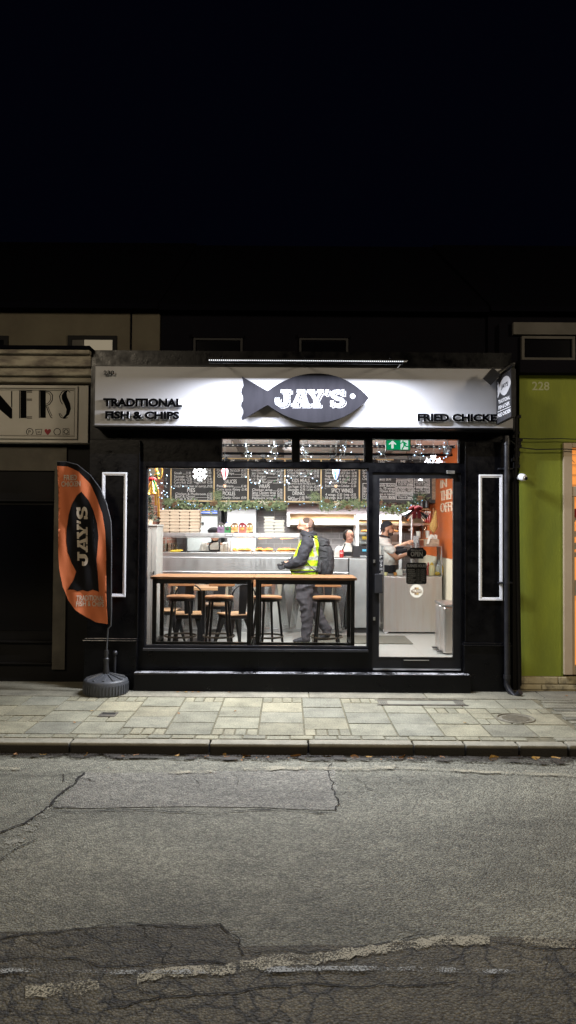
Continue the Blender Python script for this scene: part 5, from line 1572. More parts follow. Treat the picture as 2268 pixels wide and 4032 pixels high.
# cartons stacked on the case
grp = 'brown food cartons stacked on the display case'
YX = 11.46
colx = [628, 668.5, 707, 745, 787]
rowy = [2098, 2085, 2071.5, 2058, 2046, 2033.5, 2021, 2009]
K['carton_print'] = mat('carton_print', (0.35, 0.33, 0.3), 0.8)
proto = {}
cz0 = zd_t + .001
bh = (gz(2010, YX) - cz0) / 7.0
for r_ in range(7):
    for c_ in range(4):
        x0, x1 = gx(colx[c_], YX, 2050), gx(colx[c_ + 1], YX, 2050)
        z0 = cz0 + r_ * bh
        jx, jy = random.uniform(-.004, .004), random.uniform(-.01, .01)
        nm = ('bottom', 'second', 'third', 'fourth', 'fifth', 'sixth', 'top')[r_]
        cm_ = ('leftmost', 'second', 'third', 'rightmost')[c_]
        if not proto:
            t_o = thing('food_carton', 'x', 'carton', ((x0 + x1) / 2, YX + .12, z0), grp)
            wd = (x1 - x0) - .003
            xa = (x0 + x1) / 2 - wd / 2
            m = MB(); m.box(xa + .010, xa + wd - .010, YX + .014, YX + .24, z0 + .001, z0 + bh * .42); m.build('tray', 'card', t_o, bevel=.002)
            m = MB(); m.prism_pts([(xa - .002, YX - .003, z0 + bh * .42 + .0005), (xa + wd + .001, YX - .003, z0 + bh * .42 + .0005), (xa + wd + .001, YX + .242, z0 + bh * .42 + .0005), (xa - .002, YX + .242, z0 + bh * .42 + .0005)],
                                  [(xa, YX + .002, z0 + bh - .001), (xa + wd, YX + .002, z0 + bh - .001), (xa + wd, YX + .24, z0 + bh - .001), (xa, YX + .24, z0 + bh - .001)]); m.build('lid', 'card', t_o)
            proto['o'] = t_o; o = t_o; base_x = (x0 + x1) / 2
        else:
            o = copy_tree(proto['o'])
        o.location = ((x0 + x1) / 2 + jx, YX + .12 + jy, z0)
        o.rotation_euler = (0, 0, random.uniform(-.02, .02))
        o['label'] = 'brown food carton, %s layer of the %s stack on the display case' % (nm, cm_)
# printed side of the right stack
grp = 'white food cartons stacked on the display case'
YX2 = 11.5
proto2 = None
n_ = 0
for c_, (px0, px1, nr) in enumerate(((1040, 1081, 5), (1081, 1120, 4))):
    for r_ in range(nr):
        x0, x1 = gx(px0, YX2, 2060), gx(px1, YX2, 2060)
        h_ = .0512
        z0 = cz0 + r_ * h_
        if proto2 is None:
            proto2 = thing('food_carton', 'x', 'carton', ((x0 + x1) / 2, YX2 + .12, z0), grp)
            wd = x1 - x0 - .004; xa = (x0 + x1) / 2 - wd / 2
            m = MB(); m.box(xa + .010, xa + wd - .010, YX2 + .014, YX2 + .24, z0 + .001, z0 + h_ * .42); m.build('tray', 'card_white', proto2, bevel=.002)
            m = MB(); m.box(xa - .002, xa + wd + .002, YX2 - .003, YX2 + .243, z0 + h_ * .42 + .0008, z0 + h_ - .001); m.build('lid', 'card_white', proto2, bevel=.004)
            o = proto2
        else: o = copy_tree(proto2)
        o.location = ((x0 + x1) / 2 + random.uniform(-.005, .005), YX2 + .12, z0)
        o.rotation_euler = (0, 0, random.uniform(-.05, .05))
        o['label'] = 'white food carton, %s of the %s stack behind the customer' % (('bottom', 'second', 'third', 'fourth', 'top')[r_], ('taller left', 'shorter right')[c_])
# children's meal boxes with plain animal faces
def mealbox(px0, px1, matn, topm, desc, earm, facem):
    Yb = 11.36
    x0, x1, z0, z1 = rect(px0, 2058, px1, 2098, Yb)
    z0 = cz0
    o = thing('meal_box', desc, 'meal box', ((x0 + x1) / 2, Yb + .06, z0), "children's meal boxes on the display case")
    w_ = x1 - x0; hh = z1 - z0
    m = MB(); m.box(x0 + .004, x1 - .004, Yb, Yb + .11, z0, z0 + hh * .62); m.build('carton', matn, o, bevel=.004)
    m = MB(); m.prism([(x0, z0 + hh * .625), (x1, z0 + hh * .625), (x1 - .008, z0 + hh * .8), (x1 - w_ * .25, z0 + hh * .95), ((x0 + x1) / 2, z0 + hh), (x0 + w_ * .25, z0 + hh * .95), (x0 + .008, z0 + hh * .8)], Yb - .004, Yb + .114); m.build('lid', topm, o, bevel=.003)
    m = MB()
    for s_ in (.3, .7): m.ell((x0 + w_ * s_, Yb - .004, z0 + hh * .66), (.012, .006, .014), 8)
    m.build('eyes', 'letter_white', o, smooth=True)
    m = MB(); m.ell(((x0 + x1) / 2, Yb - .004, z0 + hh * .4), (w_ * .28, .016, hh * .16), 10); m.build('snout', facem, o, smooth=True)
    m = MB()
    for s_ in (.34, .5, .66): m.prism([(x0 + w_ * s_ - .008, z0 + hh * .96), (x0 + w_ * s_ + .008, z0 + hh * .96), (x0 + w_ * s_, z0 + hh * 1.06)], Yb + .03, Yb + .05)
    m.build('tuft', earm, o)
mealbox(855, 886, 'purple', 'concrete_dim', "purple children's meal box with a grey lid", 'purple', 'purple')
mealbox(882, 909, 'green', 'hood_mauve', "green and grey children's meal box with a bluish lid", 'blue', 'concrete_dim')
mealbox(909, 938, 'tiger', 'tiger', "striped children's meal box with a tiger face, left of the red box", 'green', 'food')
mealbox(939, 969, 'box_red', 'red_cloth', "red children's meal box between two striped ones", 'red', 'food')
mealbox(969, 996, 'tiger', 'tiger', "striped children's meal box with a tiger face, rightmost of the row", 'green', 'food')
# till, drink can
YTi = 11.5
a, b_, c, d = rect(1390, 2150, 1450, 2196, YTi)
tl_ = thing('cash_register', 'dark electronic cash register on the counter beside the assistant', 'till', ((a + b_) / 2, YTi, cz))
m = MB(); m.prism_pts([(a, YTi, cz + .009), (b_ + .1, YTi, cz + .009), (b_ + .1, YTi + .3, cz + .009), (a, YTi + .3, cz + .009)], [(a + .01, YTi + .04, d), (b_ + .09, YTi + .04, d), (b_ + .09, YTi + .16, d), (a + .01, YTi + .16, d)]); m.build('body', 'pack', tl_, bevel=.006)
p0_, p1_ = at(1427, 2171, YTi + .01), at(1442, 2163, YTi + .01)
m = MB(); m.box(p0_.x, p1_.x, YTi - .003, YTi + .022, p0_.z, p1_.z); m.build('display', 'screen', tl_)
m = MB(); m.box(gx(1418, YTi), gx(1460, YTi), YTi - .012, YTi + .02, gz(2194, YTi), gz(2186, YTi)); m.build('receipt_printer', 'grey_panel', tl_, bevel=.003)
p = at(1345, 2195, 11.35)
dk = thing('drink_can', 'red soft drink can standing on the counter before the assistant', 'can', (p.x, 11.35, cz + .009))
m = MB(); m.lathe([(0, 0), (.026, 0), (.033, .01), (.033, .105), (.026, .118), (.0255, .115), (0, .113)], (p.x, 11.35, cz + .001), 20); can = m.build('can', 'red', dk, smooth=True)
m = MB(); m.text('Coca-Cola', (p.x - .026, p.x + .026, cz + .065, cz + .085), 11.35, bold=.02, shear=.2, fn=lambda q: Vector((q.x, 11.35 - math.sqrt(.0338 ** 2 - min(.03, abs(q.x - p.x)) ** 2), q.z))); m.build('lettering', 'letter_white', can)

# ---------------------------------------------------------------- kitchen behind
Yk = 12.9
a, b_, c, d = rect(757, 2000, 858, 2330, Yk)
fr = thing('drinks_fridge', 'tall dark drinks fridge with a glowing blue header against the back wall', 'fridge', ((a + b_) / 2, Yk, FL))
m = MB(); m.box(a - .12, b_ + .05, Yk + .02, YB - .02, FL, gz(1993, Yk)); m.build('body', 'black_plastic', fr)
m = MB(); m.box(a - .1, b_, Yk, Yk + .019, FL + .1, gz(2028, Yk)); m.build('door', 'fridge_in', fr)
m = MB(); m.frame(a - .115, b_ + .02, FL + .05, gz(2026, Yk), .03, Yk - .02, Yk - .001); m.build('door_frame', 'black_plastic', fr); m = MB(); m.box(gx(798, Yk) - .02, gx(798, Yk) + .02, Yk - .03, Yk - .001, gz(2068, Yk), gz(2058, Yk)); m.build('handle', 'black_plastic', fr)
a, b_, c, d = rect(780, 2001, 855, 2022, Yk - .02)
m = MB(); m.box(a, b_, Yk - .02, Yk + .018, c, d); hd = m.build('header', 'blue', fr)
m = MB(); m.box(a + .08, a + .22, Yk - .023, Yk - .0205, c + .045, d - .01); m.build('header_logo', 'yellow', hd); m = MB(); m.text('ING', (a + .01, a + .065, c + .05, d - .015), Yk - .023); m.text('EATING', (b_ - .1, b_ - .01, c + .05, d - .025), Yk - .023); m.box(a, b_, Yk - .0225, Yk - .0205, c + .012, c + .02); m.build('header_lettering', 'letter_white', hd)
a, b_, c, d = rect(893, 2004, 1007, 2330, Yk)
fz = thing('freezer', 'tall plain pale grey upright freezer against the tiled back wall', 'freezer', ((a + b_) / 2, Yk, FL))
m = MB(); m.box(a, b_, Yk, YB - .05, FL, d); m.build('body', 'freezer_grey', fz, bevel=.01); m = MB(); m.line('Tefcold', gx(946, Yk), gz(2021, Yk), .022, Yk - .001); m.build('badge', 'steel_dark', fz)
a, b_, c, d = rect(1129, 1984, 1600, 2024, 12.95)
hd = thing('extractor_hood', 'wide mauve grey extractor hood with a lit steel underside over the fryers', 'extractor hood', ((a + b_) / 2, 12.95, c))
m = MB(); m.prism_pts([(a, 12.95, c), (b_, 12.95, c), (b_, YB - .01, c), (a, YB - .01, c)], [(a, 12.95, d + .02), (b_, 12.95, d + .02), (b_, YB - .01, d + .02), (a, YB - .01, d + .02)]); m.build('canopy', 'hood_mauve', hd)
a2, b2, c2, d2 = rect(1130, 2026, 1400, 2060, 13.05)
m = MB(); m.prism_pts([(a2 + .05, 13.0, c2), (b2 + 1.2, 13.0, c2), (b2 + 1.2, YB - .02, c2 - .06), (a2 + .05, YB - .02, c2 - .06)], [(a2 + .05, 13.3, c - .002), (b2 + 1.2, 13.3, c - .002), (b2 + 1.2, YB - .02, c - .002), (a2 + .05, YB - .02, c - .002)]); m.build('filter', 'hood_steel', hd)
m = MB(); m.box(a2 + .05, b2 + 1.2, 12.97, 12.999, c2 - .03, c2 + .012); m.box(a2, a2 + .049, 12.9, YB - .03, c2 - .06, c - .002); m.build('gutter', 'steel_smooth', hd)
# hot food cabinet
Yh = 12.75
a, b_, c, d = rect(1402, 2026, 1582, 2200, Yh)
hc = thing('hot_cabinet', 'tall steel framed hot food cabinet with glass shelves of chicken at the back', 'cabinet', ((a + b_) / 2, Yh, FL))
m = MB(); m.box(a, b_, Yh, 13.3, d - .09, d); m.build('top', 'grey_white', hc, bevel=.01)
for xx in (a, (a + b_) / 2, b_ - .045):
    m = MB(); m.box(xx, xx + .045, Yh + .001, Yh + .045, FL, d - .091); m.build('post', 'grey_white', hc)
for i, py in enumerate((2098, 2136, 2158)):
    z = gz(py, Yh)
    m = MB(); m.box(a + .046, b_ - .046, Yh + .01, 13.28, z - .015, z + .02); m.build('shelf', 'steel_smooth', hc)
m = MB(); m.box(a, b_, 13.281, 13.3, FL, d - .091); m.build('back', 'steel_dark', hc)
m = MB()
for i in range(26): m.ell((random.uniform(a + .08, b_ - .08), random.uniform(Yh + .08, 13.1), gz(2098, Yh) + .04), (random.uniform(.03, .06), .035, .025), 8, Matrix.Rotation(random.uniform(0, 3), 4, 'Z'))
m.build('fried_chicken', 'food', hc, smooth=True)
m = MB(); p = at(1437, 2118, Yh + .1); m.box(p.x - .05, p.x + .05, Yh + .08, Yh + .09, p.z - .03, p.z + .03); m.build('price_card', 'yellow', hc)
m = MB(); m.face([(a + .05, Yh + .005, gz(2180, Yh)), (b_ - .05, Yh + .005, gz(2180, Yh)), (b_ - .05, Yh + .005, d - .1), (a + .05, Yh + .005, d - .1)]); m.build('glass', 'case_glass', hc)
l = bpy.data.lights.new('cabinet_light', 'AREA'); l.shape = 'RECTANGLE'; l.size, l.size_y, l.energy, l.color = 1.0, .1, 7, (1, .8, .55)
lo = bpy.data.objects.new('cabinet_light', l); C.objects.link(lo); lo.location = ((a + b_) / 2, 12.95, d - .1)
# preparation bench under it
m = MB(); m.box(.4, 2.2, 13.0, YB - .01, FL, FL + .88); solo(m, 'prep_bench', 'steel', 'steel preparation bench along the tiled back wall', 'bench', bevel=.005)

# right end: mobile cabinet with sauces
xa, xb = gx(1510, YC, 2380), gx(1738, YC, 2380)
zt_ = gz(2267, YC)
mc = thing('sauce_cabinet', 'steel fronted mobile cabinet on casters behind the glass door', 'cabinet', ((xa + xb) / 2, YC - .04, FL))
m = MB(); m.box(xa, xb, YC - .04, 11.8, gz(2484, YC), zt_); m.build('body', 'bin_steel', mc, bevel=.006)
m = MB(); m.box(xa, xb, YC - .046, 11.8, zt_ + .001, zt_ + .012); m.build('top_edge', 'steel_smooth', mc)
m = MB(); m.box(xa + .06, xb, YC, 11.75, FL + .02, gz(2486, YC)); m.build('plinth', 'black_plastic', mc)
m = MB(); p = Vector((xa + .035, YC - .02, FL + .042)); m.lathe([(0, -.012), (.036, -.012), (.042, -.006), (.042, .006), (.036, .012), (0, .012)], p, 24, axis=(.3, 1, 0)); cs = m.build('caster', 'grey_white', mc, smooth=True)
m = MB(); m.box(p.x - .03, p.x + .03, p.y - .005, p.y + .03, FL + .075, gz(2484, YC) - .001); m.tube([(p.x + .01, p.y + .018, FL + .08), (p.x, p.y + .018, FL + .04)], .008, 6); m.build('bracket', 'steel_smooth', cs)
zgt = gz(2147, YC)
m = MB()
for f in ([(xa, YC - .03, zt_ + .013), (xb, YC - .03, zt_ + .013), (xb, YC - .03, zgt), (xa, YC - .03, zgt)], [(xa, YC - .03, zgt), (xb, YC - .03, zgt), (xb, YC + .35, zgt), (xa, YC + .35, zgt)], [(xb, YC - .03, zt_ + .013), (xb, YC + .35, zt_ + .013), (xb, YC + .35, zgt), (xb, YC - .03, zgt)], [(xa, YC - .03, zt_ + .013), (xa, YC + .35, zt_ + .013), (xa, YC + .35, zgt), (xa, YC - .03, zgt)]): m.face(f)
m.build('glass_guard', 'case_glass', mc)
m = MB(); m.tube([(xa, YC - .031, zgt), (xb - .03, YC - .031, zgt), (xb - .005, YC - .031, zgt - .02), (xb, YC - .031, zgt - .08), (xb, YC - .031, zt_ + .013)], .004, 5); m.tube([(xa, YC - .031, zgt), (xa, YC - .031, zt_ + .013)], .004, 5); m.build('glass_edge', 'steel_dark', mc)
def bottle(px, py_b, h_, r_, matn, capm, label, Yp=YC + .1, cone=True):
    p = at(px, py_b, Yp)
    z = zt_ + .013
    o = thing('sauce_bottle', label, 'bottle', (p.x, Yp, z))
    m = MB(); m.lathe([(0, 0), (r_, 0), (r_, h_ * .7), (r_ * .8, h_ * .76), (r_ * .45, h_ * .80), (0, h_ * .80)], (p.x, Yp, z), 20); m.build('bottle', matn, o, smooth=True)
    m = MB(); m.lathe([(0, h_ * .80), (r_ * .7, h_ * .80), (r_ * .6, h_ * .86), (r_ * .18, h_ * 1.0), (0, h_ * 1.0)], (p.x, Yp, z + .001), 16); m.build('cap', capm, o, smooth=True)
bottle(1700, 2266, .20, .045, 'cream_plastic', 'yellow', 'fat pale yellow mayonnaise squeeze bottle behind the door glass')
bottle(1686, 2266, .20, .025, 'sauce', 'red', 'slim red ketchup squeeze bottle left of the mayonnaise', YC + .18)
bottle(1738, 2266, .19, .03, 'yellow', 'yellow', 'yellow mustard bottle at the far right of the sauce cabinet', YC + .16)
bottle(1724, 2266, .17, .034, 'card_white', 'grey_white', 'small white topped glass shaker right of the mayonnaise', YC + .2)
p = at(1722, 2258, YC + .03)
m = MB(); m.ell((p.x, YC + .03, zt_ + .045), (.042, .032, .032), 14); m.ell((p.x + .034, YC + .03, zt_ + .05), (.016, .012, .012), 8); solo(m, 'lemon', 'yellow', 'whole yellow lemon on the cabinet top in front of the bottles', 'lemon', smooth=True)
for px, mt, lab in ((1520, 'cream_plastic', 'small pale sauce pot at the left end of the cabinet top'), (1556, 'food', 'small orange sauce pot near the middle of the cabinet top'), (1737, 'card_white', 'small white pot beside the lemon')):
    p = at(px, 2264, YC + .06); m = MB(); m.lathe([(0, 0), (.022, 0), (.028, .045), (.025, .045), (.022, .03), (0, .03)], (p.x, YC + .06, zt_ + .013), 14); solo(m, 'sauce_pot', mt, lab, 'pot', smooth=True)
p = at(1572, 2250, YC + .1)
m = MB(); m.prism_pts([(p.x - .045, YC + .08, zt_ + .014), (p.x + .045, YC + .08, zt_ + .014), (p.x + .045, YC + .15, zt_ + .014), (p.x - .045, YC + .15, zt_ + .014)], [(p.x - .045, YC + .112, zt_ + .10), (p.x + .045, YC + .112, zt_ + .10), (p.x + .045, YC + .118, zt_ + .10), (p.x - .045, YC + .118, zt_ + .10)]); solo(m, 'card_holder', 'card_white', 'folded tent card standing on the cabinet top', 'card')
# bins
for i, (y0, y1, s_) in enumerate(((9.27, 9.53, 'nearer'), (9.55, 9.81, 'farther'))):
    x0, x1 = gx(1746, 9.27, 2470), 2.33
    if i: x0 = gx(1746, 9.27, 2470)
    o = thing('pedal_bin', 'tall brushed steel pedal bin inside the door, the %s of two' % s_, 'bin', ((x0 + x1) / 2, (y0 + y1) / 2, FL), 'pedal bins by the door')
    m = MB(); m.box(x0, x1, y0, y1, FL + .01, FL + .60); m.build('body', 'bin_steel', o, bevel=.03, bseg=4)
    m = MB(); m.box(x0 - .004, x1 + .004, y0 - .004, y1 + .004, FL + .603, FL + .635); m.build('lid', 'steel_dark', o, bevel=.012)
    m = MB(); m.box(x0 - .06, x0 + .02, (y0 + y1) / 2 - .045, (y0 + y1) / 2 + .045, FL + .02, FL + .035); m.build('pedal', 'black_plastic', o, bevel=.004)
# floor mat
m = MB(); q = [ground(1634, 2533, FL), ground(1596, 2506, FL)]
m.box(.35, 1.72, 10.1, 10.85, FL + .001, FL + .014); solo(m, 'door_mat', 'mat_grey', 'dark ribbed rectangular mat on the shop floor', 'mat')
# orange wall: slogan letters, shelf, plank, net, boxes
def walltext(body, px0, px1, py0, py1):
    yy0, yy1 = None, None
    d0, d1 = ray(px0, (py0 + py1) / 2), ray(px1, (py0 + py1) / 2)
    Ya, Yb_ = (WR - .014) * d0.y / d0.x, (WR - .014) * d1.y / d1.x
    zc_ = lambda py: gz(py, (Ya + Yb_) / 2, (px0 + px1) / 2)
    L = (Ya - Yb_)
    o = thing('wall_lettering', 'raised cream word %s on the orange side wall' % {'IN': 'of two letters at the top', 'THEM': 'of four letters in the middle', 'OFFISH': 'that is lowest'}[body], 'lettering', (WR, (Ya + Yb_) / 2, zc_(py1)), 'raised cream words on the orange wall')
    m = MB(); m.text(body, (0, L, zc_(py1), zc_(py0)), 0, ext=.012, bold=0)
    for v in m.bm.verts:
        u, dd, z = v.co
        v.co = Vector((WR - .014 + dd, Ya - u, z))
    m.build('letters', 'card', o)
walltext('IN', 1733, 1757, 1888, 1920); walltext('THEM', 1733, 1786, 1928, 1968); walltext('OFFISH', 1733, 1808, 1976, 2014)
xsh = gx(1652, 12.0, 1995)
def shelf(px0, px1, py, Ys, label):
    m = MB(); m.box(gx(px0, Ys, py), gx(px1, Ys, py), Ys, Ys + .18, gz(py + 4, Ys), gz(py, Ys)); return solo(m, 'shelf', 'wood_pale', label, 'shelf', bevel=.003)
shelf(1652, 1692, 1999, 11.95, 'upper small wooden shelf holding dark jars')
shelf(1668, 1700, 2058, 11.9, 'middle wooden shelf holding red sauce bottles')
shelf(1650, 1688, 2119, 11.9, 'lowest wooden shelf holding plastic cups')
for px, s_ in ((1661, 'left'), (1680, 'right')):
    p = at(px, 1999, 12.02); m = MB(); m.lathe([(0, 0), (.042, 0), (.042, .085), (.036, .1), (.036, .11), (0, .11)], (p.x, p.y, p.z + .002), 16)
    solo(m, 'jar', 'black_plastic', 'dark jar with a blue label on the upper shelf, %s one' % s_, 'jar', smooth=True)
for i, px in enumerate((1676, 1685, 1693)):
    p = at(px, 2058, 11.98)
    o = thing('ketchup_bottle', 'glass ketchup bottle with a white cap, %s of three on the middle shelf' % ('leftmost', 'middle', 'rightmost')[i], 'bottle', (p.x, p.y, p.z), 'ketchup bottles on the shelf')
    m = MB(); m.lathe([(0, 0), (.019, 0), (.02, .09), (.012, .13), (.009, .15), (0, .15)], (p.x, p.y, p.z + .002), 12); m.build('bottle', 'sauce', o, smooth=True)
    m = MB(); m.lathe([(0, .15), (.012, .15), (.013, .185), (0, .185)], (p.x, p.y, p.z + .002), 12); m.build('cap', 'card_white', o)
for px, h_, s_ in ((1648, .11, 'short stack of clear plastic cups, left on the lowest shelf'), (1672, .19, 'tall stack of clear plastic cups with lids on the lowest shelf'), (1684, .12, 'stack of clear plastic cups nearest the orange wall')):
    p = at(px, 2119, 11.98); m = MB(); m.lathe([(0, 0), (.032, 0), (.04, h_ * .9), (.044, h_), (0, h_)], (p.x, p.y, p.z + .002), 18); solo(m, 'cup_stack', 'case_glass' if h_ > .15 else 'card_white', s_, 'cups', smooth=True)
p = at(1703, 2060, 11.5)
nt_ = thing('fishing_net', 'brown rope fishing net hanging against the orange wall', 'net', at(1712, 2090, 11.55))
m = MB(); m.tube([at(1716, 2010, 11.55), at(1714, 2030, 11.55), at(1711, 2050, 11.55), at(1708, 2070, 11.55), at(1706, 2085, 11.55), at(1710, 2096, 11.55)], [.012, .025, .045, .068, .055, .015], 12, flat=.6); m.build('net', 'net', nt_, smooth=True)
m = MB(); m.tube([at(1707, 2000, 11.58), at(1705, 2122, 11.58)], .012, 6); m.build('pole', 'wood', nt_)
x0, x1, z0, z1 = rect(1672, 2122, 1728, 2150, 11.35)
bx_ = thing('cutlery_box', 'dark open box of wooden forks standing on the sauce cabinet', 'box', ((x0 + x1) / 2, 11.4, z0))
m = MB(); m.box(x0, x1, 11.32, 11.44, zgt + .004, z1); m.build('box', 'wood_plank', bx_, bevel=.003)
m = MB()
for i in range(14):
    xx = random.uniform(x0 + .09, x1 - .02); yk = 11.335 + i * .0065; dx_ = random.uniform(-.02, .03); hz_ = random.uniform(.04, .07)
    m.prism_pts([(xx - .008, yk, z1 - .03), (xx + .008, yk, z1 - .03), (xx + .008, yk + .003, z1 - .03), (xx - .008, yk + .003, z1 - .03)], [(xx - .008 + dx_, yk, z1 + hz_), (xx + .008 + dx_, yk, z1 + hz_), (xx + .008 + dx_, yk + .003, z1 + hz_), (xx - .008 + dx_, yk + .003, z1 + hz_)])
m.build('wooden_fork', 'card_white', bx_)['kind'] = 'stuff'
m = MB(); x2_, x3_, z2_, z3_ = rect(1681, 2110, 1698, 2142, 11.3); m.prism([(x2_, z2_), (x2_ + .03, z2_), (x3_, z3_), (x3_ - .04, z3_)], 11.30, 11.316); solo(m, 'napkin', 'card_white', 'folded cream paper leaning on the cutlery box', 'napkin')
x0, x1, z0, z1 = rect(1629, 2110, 1649, 2134, 11.9); m = MB(); m.box(x0, x1, 11.9, 11.94, z0 - .02, z1); m.box((x0 + x1) / 2 - .015, (x0 + x1) / 2 + .015, 11.905, 11.935, gz(2300, 11.9), z0 - .02); solo(m, 'card_reader', 'grey_panel', 'pale grey card reader on a slim stand beside the cook', 'card reader', bevel=.005)
# upright steel pipe beside the hot cabinet
xq = gx(1622, 12.4, 2080); m = MB(); m.tube([(xq, 12.4, FL + .9), (xq, 12.4, ZB + .05)], .022, 12); m.box(xq - .05, xq - .023, 12.38, 12.42, gz(2086, 12.4), gz(2080, 12.4)); m.lathe([(.023, 0), (.03, 0), (.03, .05), (.023, .05)], (xq, 12.4, gz(2088, 12.4)), 12); solo(m, 'gas_pipe', 'steel_smooth', 'upright bright pipe with a tap beside the hot cabinet', 'pipe', smooth=True)

# ---------------------------------------------------------------- cupboard by the window and its little tree
x1c = gx(617, 9.45, 2250); zc_ = gz(2069, 9.45)
cb = thing('cupboard', 'tall narrow grey wooden cupboard at the left end of the window', 'cupboard', (-1.85, 9.45, FL))
m = MB(); m.box(WL + .002, x1c, 9.45, 9.9, FL, zc_ - .02); m.build('body', 'wood_grey', cb, bevel=.003)
m = MB(); xs_ = gx(597, 9.45, 2250); m.box(xs_ + .002, x1c - .004, 9.435, 9.449, FL + .05, zc_ - .03); m.box(WL + .01, xs_ - .002, 9.435, 9.449, FL + .05, zc_ - .03); m.build('door', 'wood_grey', cb)
m = MB(); m.box(WL, x1c + .01, 9.42, 9.91, zc_ - .0195, zc_); m.build('top', 'wood_grey', cb, bevel=.003)
p = at(605, 2256, 9.42); m = MB(); m.tube([p + Vector((0, 0, .022)), p + Vector((0, 0, -.022))], .008, 8); m.tube([p + Vector((-.05, 0, 0)), p], .004, 6); m.build('handle', 'black_metal', cb)
def needles(mb, c, h_, r_, n_, ln=.05):
    for i in range(n_):
        t = random.random() ** 1.3
        a = random.uniform(0, 2 * PI)
        rr = r_ * (1 - t) * random.uniform(.25, 1)
        p = Vector((c[0] + rr * math.cos(a), c[1] + rr * math.sin(a), c[2] + t * h_))
        d = Vector((math.cos(a), math.sin(a), random.uniform(-.4, .7))).normalized() * ln * random.uniform(.6, 1.2)
        s_ = Vector((-d.y, d.x, random.uniform(-.02, .02))).normalized() * .005
        mb.face([p - s_, p + d * .5 - s_ * 1.6, p + d, p + d * .5 + s_ * 1.6])
tp = at(588, 2060, 9.6)
tr_ = thing('small_fir_tree', 'small dark artificial fir tree standing on the grey cupboard', 'tree', (tp.x, 9.6, zc_))
m = MB(); needles(m, (tp.x - .02, 9.6, zc_ + .05), .32, .12, 900); m.build('foliage', 'fir', tr_)
m = MB(); m.tube([(tp.x - .02, 9.6, zc_), (tp.x - .02, 9.6, zc_ + .3)], .01, 6); m.build('trunk', 'cone', tr_)
m = MB(); m.lathe([(0, 0), (.06, 0), (.075, .07), (.06, .07), (0, .06)], (tp.x - .02, 9.6, zc_ + .001), 14); m.build('pot', 'card', tr_, smooth=True)

# ---------------------------------------------------------------- garland
ga = thing('garland', 'long green eucalyptus and pine garland with cones draped under the menu boards', 'garland', (0, YM - .1, ZB))
Yg = YM - .09
def gpath(px): # photo row of the garland centre
    y = 1990 + 6 * math.sin(px / 60.0)
    if px < 680: y = 1984
    if 1115 < px < 1260: return None
    if px > 1480: y = 2000 + 6 * math.sin(px / 40)
    if px > 1600: y = 1990
    return y
m, m2 = MB(), MB()
for i in range(1500):
    px = random.uniform(650, 1668)
    y = gpath(px)
    if y is None: continue
    p = at(px, y + random.gauss(0, 8.5), Yg + random.gauss(0, .03))
    s_ = random.uniform(.014, .034)
    M_ = Matrix.Translation(p) @ Matrix.Rotation(random.uniform(0, 6.3), 4, 'Y') @ Matrix.Rotation(random.uniform(-1, 1), 4, 'X') @ Matrix.Rotation(random.uniform(-1, 1), 4, 'Z')
    (m if random.random() < .55 else m2).face([M_ @ Vector(q) for q in ((-s_, 0, 0), (-s_ * .4, .004, s_ * .55), (s_ * .4, .004, s_ * .5), (s_, 0, 0), (s_ * .4, .004, -s_ * .5), (-s_ * .4, .004, -s_ * .55))])
m.build('leaf', 'leaf', ga)['kind'] = 'stuff'; m2.build('leaf', 'leaf_pale', ga)['kind'] = 'stuff'
m = MB()
for c in ((690, 1985), (900, 1990), (1060, 1988), (1110, 1990), (1270, 1980), (1290, 1992), (1400, 1984), (1660, 1965), (660, 1975), (855, 1950), (1240, 1955)):
    for i in range(70):
        a = random.uniform(0, 2 * PI); p = at(c[0] + random.gauss(0, 8), c[1] + random.gauss(0, 7), Yg + random.gauss(0, .03))
        d = Vector((math.cos(a), random.uniform(-.3, .3), math.sin(a) - .2)).normalized() * .08; s_ = Vector((-d.z, 0, d.x)).normalized() * .004
        m.face([p - s_, p + d - s_ * .3, p + d + s_ * .3, p + s_])
m.build('pine_needles', 'leaf', ga)['kind'] = 'stuff'
for px, py, s_ in ((688, 1986, .05), (842, 1982, .055), (790, 1990, .03), (1064, 1985, .035), (1288, 1972, .04), (1375, 1997, .055), (1500, 1980, .04), (1652, 1962, .055)):
    p = at(px, py, Yg - .06); m = MB(); rot = Matrix.Rotation(random.uniform(.6, 1.6), 4, 'Y')
    for r_ in range(7):
        for k in range(8):
            t = r_ / 6; a = k * PI / 4 + r_ * .4; rr = s_ * .62 * math.sin(PI * (.18 + .72 * t))
            q = rot @ Vector((rr * math.cos(a), rr * math.sin(a), s_ * (t * 2 - 1)))
            m.ell(p + q, (s_ * .24, s_ * .24, s_ * .12), 6, rot)
    m.build('pine_cone', 'cone', ga, smooth=True)
m = MB()
for c in (755, 895, 1030, 1046, 1322, 1335):
    for i in range(12): m.ell(at(c + random.gauss(0, 7), 1981 + random.gauss(0, 5), Yg - .07), .007, 6)
m.build('white_berries', 'berry', ga, smooth=True)['kind'] = 'stuff'

